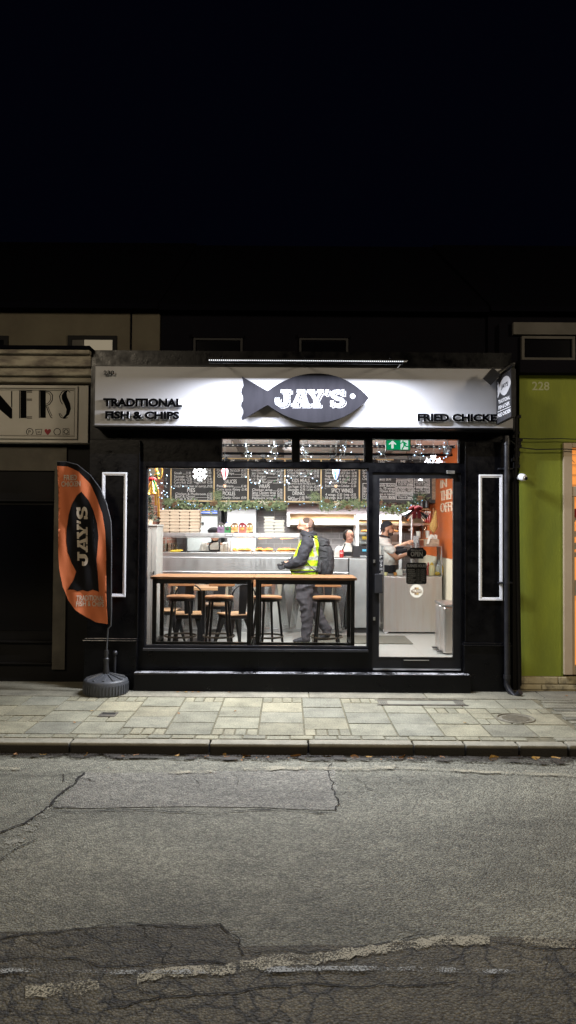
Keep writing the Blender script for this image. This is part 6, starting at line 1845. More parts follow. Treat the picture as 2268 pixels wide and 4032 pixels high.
# ---------------------------------------------------------------- fairy lights
def strand(label, pts, Y, nb, sub=4, amp=.10, warm=False, jit=5):
    q = [at(px, py, Y) for px, py in pts]
    path = []
    for a, b_ in zip(q, q[1:]):
        for k in range(sub):
            t = k / sub
            p = a.lerp(b_, t)
            path.append(p + Vector((random.gauss(0, .012), random.gauss(0, .012), random.gauss(0, .012) - .03 * math.sin(PI * t))))
    path.append(q[-1])
    o = thing('fairy_lights', label, 'string lights', path[-1], 'strings of blue white fairy lights')
    m = MB(); m.tube(path, .0022, 4)
    m3 = MB()
    for i in range(nb):
        p = path[int((i + .5) * (len(path) - 1) / nb)] + Vector((random.gauss(0, .035), random.gauss(0, .02), random.gauss(0, .02)))
        m.tube([path[int((i + .5) * (len(path) - 1) / nb)], p], .0016, 4)
        m3.ell(p, random.uniform(.004, .0068), 8)
    m.build('wire', 'wire', o)
    m3.build('bulbs', 'bulb_warm' if warm else 'bulb', o, smooth=True)['kind'] = 'stuff'
strand('fairy lights hanging in the left of the first fanlight', [(972, 1728), (975, 1760), (966, 1780), (985, 1800), (960, 1830)], 8.75, 8)
strand('thick cluster of fairy lights at the right of the first fanlight', [(1078, 1728), (1090, 1742), (1066, 1765), (1085, 1785), (1070, 1805), (1090, 1825)], 8.75, 14)
strand('fairy lights down the left side of the second fanlight', [(1196, 1730), (1188, 1755), (1210, 1775), (1190, 1790), (1225, 1812), (1236, 1828)], 8.75, 12)
strand('fairy lights down the right side of the second fanlight', [(1365, 1735), (1350, 1758), (1360, 1775), (1340, 1792), (1332, 1825)], 8.75, 9)
strand('fairy lights beside the left edge of the exit sign', [(1495, 1728), (1490, 1752), (1482, 1776), (1510, 1790), (1538, 1815)], 8.75, 5)
strand('fairy lights between exit sign and orange wall', [(1640, 1728), (1632, 1745), (1660, 1765), (1628, 1790), (1690, 1808), (1700, 1822)], 8.75, 9)
strand('fairy lights in the far right of the third fanlight', [(1755, 1730), (1742, 1752), (1768, 1755), (1765, 1780), (1745, 1800), (1752, 1822)], 8.75, 9)
strand('fairy lights strung over the left menu boards', [(590, 1850), (630, 1862), (660, 1880), (640, 1900), (690, 1915), (735, 1910), (780, 1850)], 8.9, 12)
strand('fairy lights looping down the left brick wall', [(590, 1860), (600, 1900), (640, 1905), (650, 1930), (620, 1955), (648, 1950), (636, 1990)], 8.9, 16)
strand('fairy lights across the burger and wraps menu', [(970, 1846), (985, 1890), (1010, 1902), (1025, 1885), (1050, 1855), (1110, 1850), (1095, 1880), (1118, 1895), (1122, 1905)], 8.9, 16)
strand('fairy lights across the salads menu', [(1122, 1895), (1150, 1870), (1180, 1860), (1228, 1868), (1245, 1890), (1268, 1915), (1290, 1908), (1330, 1898), (1325, 1845)], 8.9, 14)
strand('fairy lights woven through the left half of the garland', [(650, 1984), (720, 1990), (800, 1985), (900, 1996), (960, 1990), (1040, 1998), (1110, 1990)], YM - .16, 26)
strand('fairy lights woven through the right half of the garland', [(1120, 1975), (1200, 1977), (1260, 1980), (1330, 1995), (1400, 1992), (1480, 1996), (1560, 2000), (1640, 1980), (1668, 1955)], YM - .16, 26)

# ---------------------------------------------------------------- hanging ornaments
YO = 9.05
def hang(p, o): m = MB(); m.tube([p, (p[0], p[1], CEIL + .01)], .0012, 4); m.build('thread', 'wire', o)
def snow(px, py, rp, label):
    p = at(px, py, YO); r_ = rp * YO / FPX
    o = thing('snowflake_ornament', label, 'ornament', p)
    m = MB()
    for k in range(6):
        a = k * PI / 3 + PI / 6
        mk = m.mark()
        m.box(0, r_, -.004, .004, -r_ * .07, r_ * .07)
        for t in (.45, .75):
            for s_ in (-1, 1): m.prism([(r_ * t, 0), (r_ * (t + .1), 0), (r_ * (t + .32), s_ * r_ * .26), (r_ * (t + .2), s_ * r_ * .3)], -.004 + .0005 * s_, .004 + .0005 * s_)
        m.apply(mk, Matrix.Translation(p) @ Matrix.Rotation(a, 4, 'Y'))
    K.setdefault('snow', mat('snow', (.9, .9, .95), .5, emit=(.9, .93, 1), es=1.3))
    m.build('flake', 'snow', o); hang((p.x, p.y, p.z + r_ * .9), o)
snow(787, 1866, 27, 'large glowing white snowflake hanging before the pies menu')
snow(1655, 1862, 30, 'glowing white snowflake half hidden behind the door head')
snow(1706, 1828, 34, 'glowing white snowflake behind the bar over the door, right')
def balloon(px, py0, py1, label, ma, mb_):
    p0_, p1_ = at(px, py0, YO), at(px, py1, YO)
    H = p0_.z - p1_.z
    o = thing('balloon_ornament', label, 'ornament', p1_)
    c = (p0_.x, YO, p0_.z)
    prof = [(0, 0), (.14, -.02), (.2, -.12), (.19, -.25), (.13, -.42), (.06, -.58), (.05, -.60)]
    for j, mt in enumerate((ma, mb_)):
        m = MB(); m.lathe([(r_ * H * .92, z * H) for r_, z in prof], c, 16)
        for f in [f for f in m.bm.faces if int((math.atan2(f.calc_center_median().y - YO, f.calc_center_median().x - c[0]) + PI) / (PI / 4)) % 2 == j]: m.bm.faces.remove(f)
        m.build('envelope', mt, o, smooth=True)
    m = MB(); m.lathe([(0, -H), (.055 * H, -H), (.075 * H, -.86 * H), (0, -.86 * H)], c, 10); m.build('basket', 'cone', o)
    m = MB()
    for s_ in (-1, 1): m.tube([(c[0] + s_ * .05 * H, YO, c[2] - .6 * H), (c[0] + s_ * .06 * H, YO, c[2] - .86 * H)], .0015, 4)
    m.build('rope', 'wire', o); hang(c, o)
balloon(885, 1843, 1919, 'small striped hot air balloon ornament hanging over the sauces menu', 'hood_mauve', 'red_cloth')
balloon(1323, 1842, 1920, 'small blue and red hot air balloon ornament hanging over the wings menu', 'blue', 'card_white')
# gold and red decoration on the left wall
p = at(604, 1900, 8.9)
xd = thing('christmas_decoration', 'gold bells and bauble with red bow and ribbons hanging on the left wall', 'decoration', p)
m = MB(); q = at(619, 1868, 8.9); m.ell(q, .032, 16); m.build('bauble', 'green', xd, smooth=True)
m = MB(); m.lathe([(.0325, -.008), (.034, -.006), (.034, .006), (.0325, .008)], q, 20); m.tube([at(628 + 10 * math.cos(t), 1858 + 28 * math.sin(t), 8.88) for t in [k * PI / 8 - .6 for k in range(11)]], .008, 6); m.tube([at(612, 1830, 8.9), at(616, 1850, 8.9), q], .02, 8); m.build('gold_tinsel', 'gold', xd, smooth=True)
m = MB()
for s_ in (-1, 1): m.ell(at(600 + s_ * 7, 1886, 8.87), (.035, .02, .022), 10, Matrix.Rotation(s_ * .5, 4, 'Y'))
m.ell(at(600, 1886, 8.85), .014, 8); m.build('bow', 'red', xd, smooth=True)
for px, tilt in ((590, .35), (600, -.1)):
    m = MB(); c = at(px, 1922, 8.88); m.lathe([(0, .09), (.018, .085), (.03, .03), (.045, -.05), (.055, -.07), (.05, -.07), (.0, -.02)], c, 18, axis=(tilt, 0, 1)); m.build('bell', 'gold', xd, smooth=True)
m = MB(); m.tube([at(604, 1890, 8.88), at(611, 1930, 8.87), at(614, 1990, 8.88)], .012, 6, flat=.3); m.tube([at(607, 1892, 8.88), at(622, 1935, 8.9), at(625, 2035, 8.9)], .013, 6); m.build('ribbon', 'gold', xd, smooth=True)
m = MB(); m.tube([at(606, 1890, 8.86), at(613, 1920, 8.85), at(612, 1940, 8.85)], .011, 6, flat=.3); m.build('ribbon', 'green', xd)
# silver bells with a red bow behind the door glass
Ybd = 8.75
c = at(1637, 2006, Ybd)
sb = thing('bell_ornament', 'pair of silver bells with a big red bow hanging inside the door', 'ornament', c)
for s_, dx in ((-1, -22), (1, 20)):
    m = MB(); q = at(1637 + dx, 2022, Ybd)
    m.lathe([(0, .085), (.022, .08), (.034, .03), (.042, -.03), (.062, -.075), (.056, -.075), (.034, -.02), (0, .03)], q, 24, axis=(-s_ * .95, -.25, .75)); m.build('bell', 'silver', sb, smooth=True)
m = MB()
for s_ in (-1, 1):
    m.ell(at(1637 + s_ * 13, 2000, Ybd - .05), (.045, .02, .026), 12, Matrix.Rotation(s_ * .35, 4, 'Y'))
    m.prism([(at(1637, 2002, 1).x * Ybd + s_ * .0, gz(2002, Ybd)), (gx(1637 + s_ * 15, Ybd), gz(2012, Ybd)), (gx(1637 + s_ * 17, Ybd), gz(2040, Ybd)), (gx(1637 + s_ * 3, Ybd), gz(2038, Ybd))], Ybd - .07 - .002 * s_, Ybd - .055 - .002 * s_)
m.ell(at(1637, 2002, Ybd - .07), (.02, .02, .02), 10); m.build('bow', 'red_cloth', sb, smooth=True)
m = MB()
for i in range(90):
    q = at(1632 + random.gauss(0, 4), 1978 + random.uniform(-26, 18), Ybd + random.gauss(0, .015)); d = Vector((random.uniform(-1, 1), random.uniform(-.4, .4), random.uniform(-1, .6))).normalized() * .045; s2 = Vector((-d.z, 0, d.x)).normalized() * .004
    m.face([q - s2, q + d, q + s2])
m.build('fir_sprig', 'fir', sb)
m = MB(); m.tube([c, (c.x, Ybd, gz(1870, Ybd))], .003, 5); m.build('thread', 'wire', sb)

# ---------------------------------------------------------------- track lights, exit sign
for Yr, py, lab in ((9.7, 1755, 'front black lighting rail with bright slots hung under the ceiling'), (10.9, 1787, 'rear black lighting rail carrying the spotlights')):
    z = gz(py, Yr)
    tr = thing('lighting_rail', lab, 'rail', (0, Yr, z))
    m = MB(); m.box(WL + .1, gx(1790, Yr), Yr - .02, Yr + .02, z - .017, z + .017); m.build('rail', 'letter_black', tr)
    m = MB()
    for k in range(9): xx = WL + .3 + k * .5; m.tube([(xx, Yr, z + .017), (xx, Yr, CEIL + .017)], .003, 4)
    m.build('hanger', 'wire', tr)
    if Yr < 10:
        m = MB()
        for k in range(64):
            xx = WL + .15 + k * .068; m.box(xx, xx + (.026 if k % 4 in (0, 1) else .010), Yr - .0215, Yr - .0203, z - .008, z + .004)
        m.build('slot', 'concrete_dim', tr)['kind'] = 'stuff'
sp = None
lab = ['leftmost', 'second from the left', 'third from the left', 'fourth from the left', 'fifth from the left', 'rightmost']
zr = gz(1787, 10.9)
for i, px in enumerate((891, 1036, 1309, 1406, 1474, 1613)):
    xx = gx(px, 10.9, 1800)
    if sp is None:
        sp = thing('spotlight', 'x', 'spotlight', (xx, 10.9, zr), 'black spotlights on the rear rail')
        m = MB(); m.box(xx - .035, xx + .035, 10.885, 10.915, zr - .05, zr - .0175); m.tube([(xx, 10.9, zr - .05), (xx, 10.9, zr - .10)], .012, 8); m.build('adapter', 'black_metal', sp)
        m = MB(); m.lathe([(0, -.05), (.04, -.05), (.062, -.02), (.066, .055), (.058, .055), (.05, .02), (0, .015)], (xx, 10.92, zr - .13), 20, axis=(0, 1, -.55)); m.build('lamp_head', 'black_metal', sp, smooth=True)
        m = MB(); m.lathe([(0, .022), (.05, .022)], (xx, 10.92, zr - .13), 20, axis=(0, 1, -.55)); m.build('lamp', 'led', sp)
        o = sp
    else: o = copy_tree(sp)
    o.location = (xx, 10.9, zr)
    o['label'] = 'black spotlight on the rear rail, %s seen through the fanlights' % lab[i]
px_ = at(1762, 1760, 9.7)
m = MB(); m.box(px_.x - .05, px_.x + .05, 9.66, 9.74, gz(1783, 9.7), gz(1757, 9.7)); m.tube([px_, (px_.x, 9.7, CEIL + .017)], .012, 6); m.ell((px_.x, 9.66, gz(1776, 9.7)), (.05, .05, .05), 12); solo(m, 'speaker', 'black_plastic', 'black loudspeaker hung below the ceiling by the orange wall', 'speaker', bevel=.006)
px_ = at(1140, 1752, 9.9); m = MB(); m.tube([(px_.x, 9.9, CEIL + .017), (px_.x, 9.9, px_.z)], .02, 8); m.box(px_.x - .06, px_.x - .03, 9.88, 9.92, px_.z - .05, px_.z + .02); m.box(px_.x + .03, px_.x + .06, 9.88, 9.92, px_.z - .05, px_.z + .02); m.box(px_.x - .06, px_.x + .06, 9.88, 9.92, px_.z + .021, px_.z + .04); solo(m, 'ceiling_bracket', 'black_metal', 'black forked bracket hanging from the ceiling near the front rail', 'bracket')
px_ = at(1140, 1768, 10.4); m = MB(); m.lathe([(0, -.03), (.07, -.02), (.1, .0), (.1, .012), (0, .012)], (px_.x, 10.4, px_.z), 20); m.tube([(px_.x, 10.4, px_.z + .012), (px_.x, 10.4, CEIL + .017)], .03, 8); solo(m, 'smoke_alarm', 'white_paint', 'round white smoke alarm below the ceiling', 'smoke alarm', smooth=True)
Ye = 8.5
x0, x1, z0, z1 = rect(1522, 1722, 1614, 1772, Ye)
ex = thing('exit_sign', 'lit green emergency exit sign with white arrow and running figure', 'sign', ((x0 + x1) / 2, Ye, z0))
m = MB(); m.box(x0 - .012, x1 + .012, Ye + .001, Ye + .03, z0 - .012, z1 + .01); m.build('case', 'grey_white', ex, bevel=.004)
m = MB(); m.box(x0, x1, Ye - .002, Ye + .0008, z0 + .004, z1); m.build('face', 'exit_green', ex)
W_, H_ = x1 - x0, z1 - z0
u = lambda a, b_: (x0 + a * W_, z0 + b_ * H_ * .80)
m = MB(); y0_, y1_ = Ye - .005, Ye - .0025
m.prism([u(.10, .5), u(.10, .62), u(.255, .92), u(.41, .62), u(.41, .5), u(.30, .62), u(.30, .15), u(.205, .15), u(.205, .62)], y0_, y1_)
m.prism([u(.60, .06), u(.92, .06), u(.92, .98), u(.60, .98)], y0_, y1_); m.build('pictogram', 'exit_white', ex)
m = MB(); y2_, y3_ = Ye - .008, Ye - .0055
m.prism([u(.70 + .035 * math.cos(t), .86 + .065 * math.sin(t)) for t in [k * PI / 6 for k in range(12)]], y2_, y3_)
for pts, wd in (([(.74, .78), (.77, .62), (.76, .48)], .10), ([(.63, .72), (.70, .76), (.76, .74), (.84, .62), (.87, .58)], .045), ([(.77, .50), (.83, .36), (.96, .32)], .06), ([(.76, .5), (.72, .30), (.66, .12), (.70, .09)], .06), ([(.63, .7), (.61, .58)], .04)):
    m.stroke([u(*p) for p in pts], wd * W_, y2_, y3_); y2_ -= .0006; y3_ -= .0001
m.build('running_figure', 'exit_green', ex)
m = MB()
for s_ in (.1, .9): m.tube([(x0 + s_ * W_, Ye + .015, z1 + .01), (x0 + s_ * W_, Ye + .015, CEIL + .017)], .004, 5)
m.build('hanger', 'steel_dark', ex)

# ---------------------------------------------------------------- signs on the door
Yp = YG + .012
sg = thing('open_sign', 'black lobed sign with silver writing that hangs on the door glass', 'sign', at(1640, 2178, Yp))
m = MB()
pts = []
for cx, cy, r_, a0, a1 in ((1614, 2163, 8, 90, 180),):
    pass
def SP(px, py): q = at(px, py, Yp); return (q.x, q.z)
shape = [SP(1617, 2200), SP(1665, 2200)] + [SP(1668, 2196), SP(1668, 2192)] + [SP(1668 + 11 * math.cos(t), 2178 - 14 * math.sin(t)) for t in [-PI / 2 + PI * k / 8 for k in range(9)]] + [SP(1668, 2162), SP(1666, 2157), SP(1616, 2157), SP(1614, 2162)] + [SP(1613 + 11 * math.cos(t), 2178 - 14 * math.sin(t)) for t in [PI / 2 + PI * k / 8 for k in range(9)]] + [SP(1614, 2196)]
m.prism(shape, Yp, Yp + .008); m.build('board', 'black_plastic', sg)
m = MB(); a, b_, c, d = rect(1617, 2172, 1664, 2191, Yp); m.text('OPEN', (a, b_, c, d), Yp - .001, bold=.03); a, b_, c, d = rect(1618, 2161, 1664, 2170, Yp); m.text("Welcome we're", (a, b_, c, d), Yp - .001, bold=.01, shear=.3); m.build('lettering', 'letter_white', sg)
m = MB(); m.tube([at(1624, 2157, Yp + .004), at(1632, 2126, Yp + .004), at(1640, 2122, Yp + .004), at(1646, 2126, Yp + .004), at(1656, 2157, Yp + .004)], .0015, 5); m.build('cord', 'wire', sg)
sg = thing('hours_sign', 'black rounded opening hours board hanging on the door glass', 'sign', at(1640, 2300, Yp))
a, b_, c, d = rect(1600, 2216, 1680, 2300, Yp); m = MB()
q = .02; poly = [(a + q, c), (b_ - q, c), (b_ - q * .3, c + q * .3), (b_, c + q), (b_, d - q), (b_ - q * .3, d - q * .3), (b_ - q, d), (a + q, d), (a + q * .3, d - q * .3), (a, d - q), (a, c + q), (a + q * .3, c + q * .3)]
m.prism(poly, Yp, Yp + .006); m.build('board', 'black_plastic', sg)
m = MB(); e, f, g, h = rect(1604, 2222, 1677, 2234, Yp); m.text('BUSINESS HOURS', (e, f, g, h), Yp - .001, bold=.03)
days = (('MONDAY', '11:30 - 10:00pm'), ('TUESDAY', '11:30 - 10:00pm'), ('WEDNESDAY', '11:30 - 10:00pm'), ('THURSDAY', '11:30 - 10:00pm'), ('FRIDAY', '11:30 - 10:30pm'), ('SATURDAY', '11:30 - 10:30pm'), ('SUNDAY', 'CLOSED'))
for i, (dn, hr) in enumerate(days):
    yb_ = 2245 + i * 8.2
    p = at(1605, yb_, Yp); kk = Yp / FPX
    m.line(dn, p.x, p.z, 4.6 * kk, Yp - .001, maxw=32 * kk, bold=.02); p = at(1640, yb_, Yp); m.line(hr, p.x, p.z, 4.2 * kk, Yp - .001, maxw=34 * kk)
    p = at(1603, yb_ + 2.4, Yp); m.face([(p.x, Yp - .001, p.z), (p.x + 72 * kk, Yp - .001, p.z), (p.x + 72 * kk, Yp - .001, p.z + .0016), (p.x, Yp - .001, p.z + .0016)])
m.build('lettering', 'letter_white', sg)
cR = at(1640, 2327, YG - .004); r_ = 26 * YG / FPX
st_ = thing('round_sticker', 'round cream sticker with brown writing low on the door glass', 'sticker', cR)
m = MB(); m.lathe([(0, 0), (r_, 0), (r_, .001)], cR, 40, axis=(0, 1, 0)); m.build('disc', 'tape', st_)
for i, (dx, mt) in enumerate(((-.034, 'wood_pale'), (-.012, 'cone'), (.012, 'gold_trim'), (.034, 'iron'))):
    for s_ in (1, -1):
        m = MB(); hh = math.sqrt(max(1e-6, (r_ * .62) ** 2 - (abs(dx) + .010) ** 2)) ; m.prism([(cR.x + dx - .011, cR.z + s_ * .017), (cR.x + dx + .011, cR.z + s_ * .017), (cR.x + dx + .011, cR.z + s_ * max(.02, hh)), (cR.x + dx - .011, cR.z + s_ * max(.02, hh))], cR.y - .002, cR.y - .001); m.build('mosaic_patch', mt, st_)
m = MB(); m.text('MILL ROAD', (cR.x - r_ * .85, cR.x + r_ * .85, cR.z - .008, cR.z + .012), cR.y - .0035, bold=.005); m.box(cR.x - r_ * .8, cR.x + r_ * .8, cR.y - .0034, cR.y - .0025, cR.z - .0155, cR.z - .0125); m.build('lettering', 'cone', st_)
a, b_, c, d = rect(1490, 2185, 1509, 2249, YG - .005)
pu = thing('push_sticker', 'narrow black upright push sticker at the left edge of the door glass', 'sticker', ((a + b_) / 2, YG, c))
m = MB(); m.box(a, b_, YG - .004, YG - .002, c, d); m.build('backing', 'black_plastic', pu)
m = MB()
for i, ch in enumerate('PUSH'):
    e, f, g, h = rect(1495, 2188 + i * 15.6, 1505, 2199 + i * 15.6, YG); m.text(ch, (e, f, g, h), YG - .005, bold=.02)
m.build('lettering', 'letter_white', pu)

# ---------------------------------------------------------------- window bar table, stools, dining set
tF, tB = 8.42, 9.0
zT = gz(2280, tF)
for i, (pa, pb, lab) in enumerate(((591, 998, 'left of two wooden topped bar tables on black frames along the window'), (998.6, 1406, 'right of two wooden topped bar tables on black frames along the window'))):
    a, b_ = gx(pa, tF, 2280), gx(pb, tF, 2280)
    o = thing('bar_table', lab, 'bar table', ((a + b_) / 2, 8.7, FL), 'bar tables along the window')
    m = MB(); m.box(a, b_, tF, tB, zT - .012, zT + .018); m.build('table_top', 'wood', o, bevel=.004)
    fa, fb_ = a + .025, b_ - .025
    for xx in (fa, fb_ - .045):
        for yy in (tF + .01, tB - .06):
            m = MB(); m.box(xx, xx + .045, yy, yy + .045, FL, zT - .013); m.build('leg', 'black_metal', o)
    m = MB()
    for yy in (tF + .012, tB - .058): m.box(fa + .046, fb_ - .046, yy, yy + .04, zT - .062, zT - .013)
    for xx in (fa + .002, fb_ - .043): m.box(xx, xx + .04, tF + .056, tB - .061, zT - .062, zT - .013)
    m.build('apron', 'black_metal', o)
    zr_ = gz(2537, tF)
    m = MB(); m.box(fa + .046, fb_ - .046, tF + .012, tF + .052, zr_ - .017, zr_ + .017)
    for xx in (fa + .002, fb_ - .043): m.box(xx, xx + .04, tF + .056, tB - .061, zr_ - .015, zr_ + .015)
    m.build('foot_rail', 'black_metal', o)
# bar stools
def make_stool():
    o = thing('bar_stool', 'x', 'bar stool', (0, 0, FL), 'bar stools at the window tables')
    zs = FL + .70
    m = MB(); m.lathe([(0, zs + .03), (.165, zs + .03), (.178, zs + .022), (.178, zs + .004), (0, zs + .004)], (0, 0, 0), 40); m.build('seat', 'wood', o, smooth=True)
    m = MB(); m.lathe([(.16, zs + .003), (.174, zs + .003), (.174, zs - .028), (.16, zs - .028)], (0, 0, 0), 32)
    for k in range(8): m.ell((.175 * math.cos(k * PI / 4 + .2), .175 * math.sin(k * PI / 4 + .2), zs - .012), .006, 6)
    m.build('seat_rim', 'black_metal', o, smooth=True)
    for k in range(4):
        t = PI / 4 + k * PI / 2
        m = MB(); m.tube([(.135 * math.cos(t), .135 * math.sin(t), zs - .002), (.215 * math.cos(t), .215 * math.sin(t), FL)], .0155, 8); m.build('leg', 'black_metal', o, smooth=True)
    m = MB(); m.tube([(.195 * math.cos(k * PI / 16), .195 * math.sin(k * PI / 16), FL + .235) for k in range(32)], .008, 6, closed=True, flat=1.6); m.build('foot_ring', 'iron', o, smooth=True)
    m = MB(); m.prism_pts([(-.04, .165, zs - .02), (.04, .165, zs - .02), (.04, .171, zs - .02), (-.04, .171, zs - .02)], [(-.055, .205, zs + .18), (.055, .205, zs + .18), (.055, .211, zs + .18), (-.055, .211, zs + .18)]); m.build('back_post', 'black_metal', o)
    m = MB(); m.prism_pts([(-.165, .19, zs + .13), (.165, .19, zs + .13), (.165, .206, zs + .13), (-.165, .206, zs + .13)], [(-.165, .20, zs + .255), (.165, .20, zs + .255), (.165, .216, zs + .255), (-.165, .216, zs + .255)]); m.build('backrest', 'wood', o, bevel=.006)
    return o
st0 = make_stool()
for i, (px, rz, lab) in enumerate(((712, 6, 'bar stool at the far left under the window table'), (863, -4, 'second bar stool from the left, beside the middle table legs'), (1054, 28, 'bar stool just right of the middle table legs'), (1287, -8, 'bar stool at the right end in front of the customer'))):
    o = st0 if i == 0 else copy_tree(st0)
    o.location = (gx(px, 9.16, 2360), 9.16, FL)
    o.rotation_euler = (0, 0, R(rz))
    o['label'] = lab
# metal cafe chairs with wooden seats
def make_chair():
    o = thing('cafe_chair', 'x', 'chair', (0, 0, FL), 'metal cafe chairs inside')
    zs = FL + .45
    m = MB(); m.prism_pts([(-.17, -.19, zs), (.17, -.19, zs), (.185, .16, zs), (-.185, .16, zs)], [(-.17, -.19, zs + .022), (.17, -.19, zs + .022), (.185, .16, zs + .022), (-.185, .16, zs + .022)]); m.build('seat', 'wood_pale', o, bevel=.012)
    m = MB(); m.box(-.165, .165, -.18, .155, zs - .045, zs - .001); m.build('seat_frame', 'black_metal', o, bevel=.01)
    for sx_ in (-1, 1):
        for sy_ in (-1, 1):
            m = MB()
            t = Vector((sx_ * .15, sy_ * .15, zs - .03)); b2 = Vector((sx_ * .215, sy_ * .225, FL))
            dx = Vector((-sx_ * .075, 0, 0)); dy = Vector((0, -sy_ * .075, 0))
            m.prism_pts([b2, b2 + dx * .35, b2 + dx * .35 + dy * .35, b2 + dy * .35], [t, t + dx, t + dx + dy, t + dy]); m.build('leg', 'black_metal', o, bevel=.004)
    m = MB(); m.tube([(-.17, -.16, zs)] + [(-.17 + .02 * 0, -.20, zs + .15)] + [(.17 * math.cos(PI - k * PI / 10), -.225, zs + .26 + .14 * math.sin(k * PI / 10)) for k in range(11)] + [(.17, -.20, zs + .15), (.17, -.16, zs)], .010, 8); m.build('back_hoop', 'black_metal', o, smooth=True)
    m = MB(); m.prism_pts([(-.05, -.178, zs), (.05, -.178, zs), (.05, -.183, zs), (-.05, -.183, zs)], [(-.065, -.223, zs + .395), (.065, -.223, zs + .395), (.065, -.228, zs + .395), (-.065, -.228, zs + .395)]); m.build('back_splat', 'black_metal', o)
    return o
ch0 = make_chair()
for i, (px, Y, rz, lab) in enumerate(((742, 9.62, 8, 'cafe chair with its back to the window, left of the wooden dining table'), (925, 9.6, 34, 'cafe chair turned to the right beside the middle table legs'), (655, 10.0, -95, 'dark cafe chair by the brick wall behind the left stool'), (850, 10.75, 180, 'cafe chair on the counter side of the dining table'))):
    o = ch0 if i == 0 else copy_tree(ch0)
    o.location = (gx(px, Y, 2420), Y, FL)
    o.rotation_euler = (0, 0, R(rz))
    o['label'] = lab
x0, x1 = gx(690, 9.85, 2330), gx(878, 9.85, 2330)
tb = thing('dining_table', 'small square wooden cafe table on a dark pedestal behind the stools', 'table', ((x0 + x1) / 2, 10.15, FL))
m = MB(); m.box(x0, x1, 9.85, 10.45, FL + .735, FL + .772); m.build('table_top', 'wood_pale', tb, bevel=.004)
m = MB(); m.box((x0 + x1) / 2 - .05, (x0 + x1) / 2 + .05, 10.1, 10.2, FL + .03, FL + .734); m.build('pedestal', 'black_metal', tb)
m = MB(); m.box((x0 + x1) / 2 - .2, (x0 + x1) / 2 + .2, 9.95, 10.35, FL + .001, FL + .029); m.build('base', 'black_metal', tb, bevel=.006)

# ================================================================ people
def loft(m, rings, n=20):                        # rings of (centre, rx, ry): horizontal ellipses joined upwards
    L = []
    for c, rx, ry in rings:
        L.append([m.bm.verts.new((c[0] + rx * math.cos(2 * PI * k / n), c[1] + ry * math.sin(2 * PI * k / n), c[2])) for k in range(n)])
    for A, B in zip(L, L[1:]):
        for k in range(n): m._f([A[k], A[(k + 1) % n], B[(k + 1) % n], B[k]])
    m._f(L[0][::-1]); m._f(L[-1])
def limb(m, pts, n=14):                          # rounded chain of (point, radius)
    for (a, ra), (b_, rb_) in zip(pts, pts[1:]): m.caps(a, ra, b_, rb_, n)
RMI = RM.inverted()
def inv(p):                                      # photo pixel of a point
    d = RMI @ (Vector(p) - Vector((0, 0, CAMZ)))
    return 1134 + FPX * d.x / -d.z, 2016 - FPX * d.y / -d.z
from mathutils import noise as mnoise
def skinned(name, m, mats, parent, vox, it=2, fn=None, fold=None):
    me = remesh(m, vox, it, fn)
    if fold:                                     # creases pressed into the cloth
        amp, fx, fz, sh = fold
        nrm = [v.normal.copy() for v in me.vertices]
        for v, nv in zip(me.vertices, nrm):
            p = v.co.copy()
            q = Vector((p.x * fx + p.z * sh, p.y * fx * .7, p.z * fz - p.x * sh))
            r_ = 1 - 2 * abs(mnoise.noise(q)) + .5 * mnoise.noise(q * 2.3)
            v.co = p + nv * (r_ - .6) * amp
    return link(name, me, mats, parent, smooth='all')
def hand(m, wrist, dirv, side, s_=1.0, curl=.6, thumb=1, rr=.009):
    # palm plus four unequal bent fingers and a thumb
    d = Vector(dirv).normalized(); sd = Vector(side).normalized(); up = sd.cross(d).normalized()
    w_ = Vector(wrist)
    m.caps(w_, .026 * s_, w_ + d * .05 * s_, .030 * s_, 10)
    for i, (off, ln) in enumerate(((-.030, .062), (-.010, .074), (.010, .070), (.030, .054))):
        a = w_ + d * .075 * s_ + sd * off * s_
        p1 = a + (d - up * curl * .5).normalized() * ln * .45 * s_
        p2 = p1 + (d * .6 - up * curl * 1.3).normalized() * ln * .33 * s_
        p3 = p2 + (d * .0 - up * curl * 1.5 - d * .3).normalized() * ln * .28 * s_
        m.caps(w_ + d * .04 * s_ + sd * off * .8 * s_, .013 * s_, a, rr * 1.15, 8)
        m.caps(a, rr * 1.1, p1, rr, 8); m.caps(p1, rr, p2, rr * .9, 8); m.caps(p2, rr * .9, p3, rr * .75, 8)
    t0 = w_ + d * .022 * s_ + sd * -.026 * thumb * s_
    t1 = t0 + (d * .6 - sd * .6 * thumb - up * .3).normalized() * .036 * s_
    t2 = t1 + (d * .9 - up * .5).normalized() * .028 * s_
    m.caps(t0, .013 * s_, t1, rr * 1.2, 8); m.caps(t1, rr * 1.15, t2, rr, 8)

# ---------------------------------------------------------------- the customer in the high visibility vest
YP = 10.25
def c(px, py, dy=0.0): p = at(px, py, YP); return Vector((p.x, YP + dy, p.z))
cu = thing('person', 'balding customer in yellow high visibility vest and dark jacket waiting at the counter', 'person', (c(1200, 2520).x, YP, FL))
m = MB()
m.ell(c(1209, 2064), (.106, .080, .096), 20); m.ell(c(1194, 2081), (.068, .058, .056), 16); m.ell(c(1190, 2060), (.055, .062, .07), 14)
m.caps(c(1177, 2069), .012, c(1173.5, 2076), .015, 8); m.ell(c(1181, 2087), (.028, .03, .014), 8)
m.ell(c(1211, 2072, -.078), (.022, .012, .034), 10); m.ell(c(1211, 2072, .078), (.022, .012, .034), 10)
limb(m, [(c(1216, 2085), .066), (c(1218, 2125), .07)])
loft(m, [(c(1205, 2285), .13, .16), (c(1200, 2240), .15, .16), (c(1210, 2190), .13, .17), (c(1216, 2150), .12, .18), (c(1219, 2122), .07, .13)])
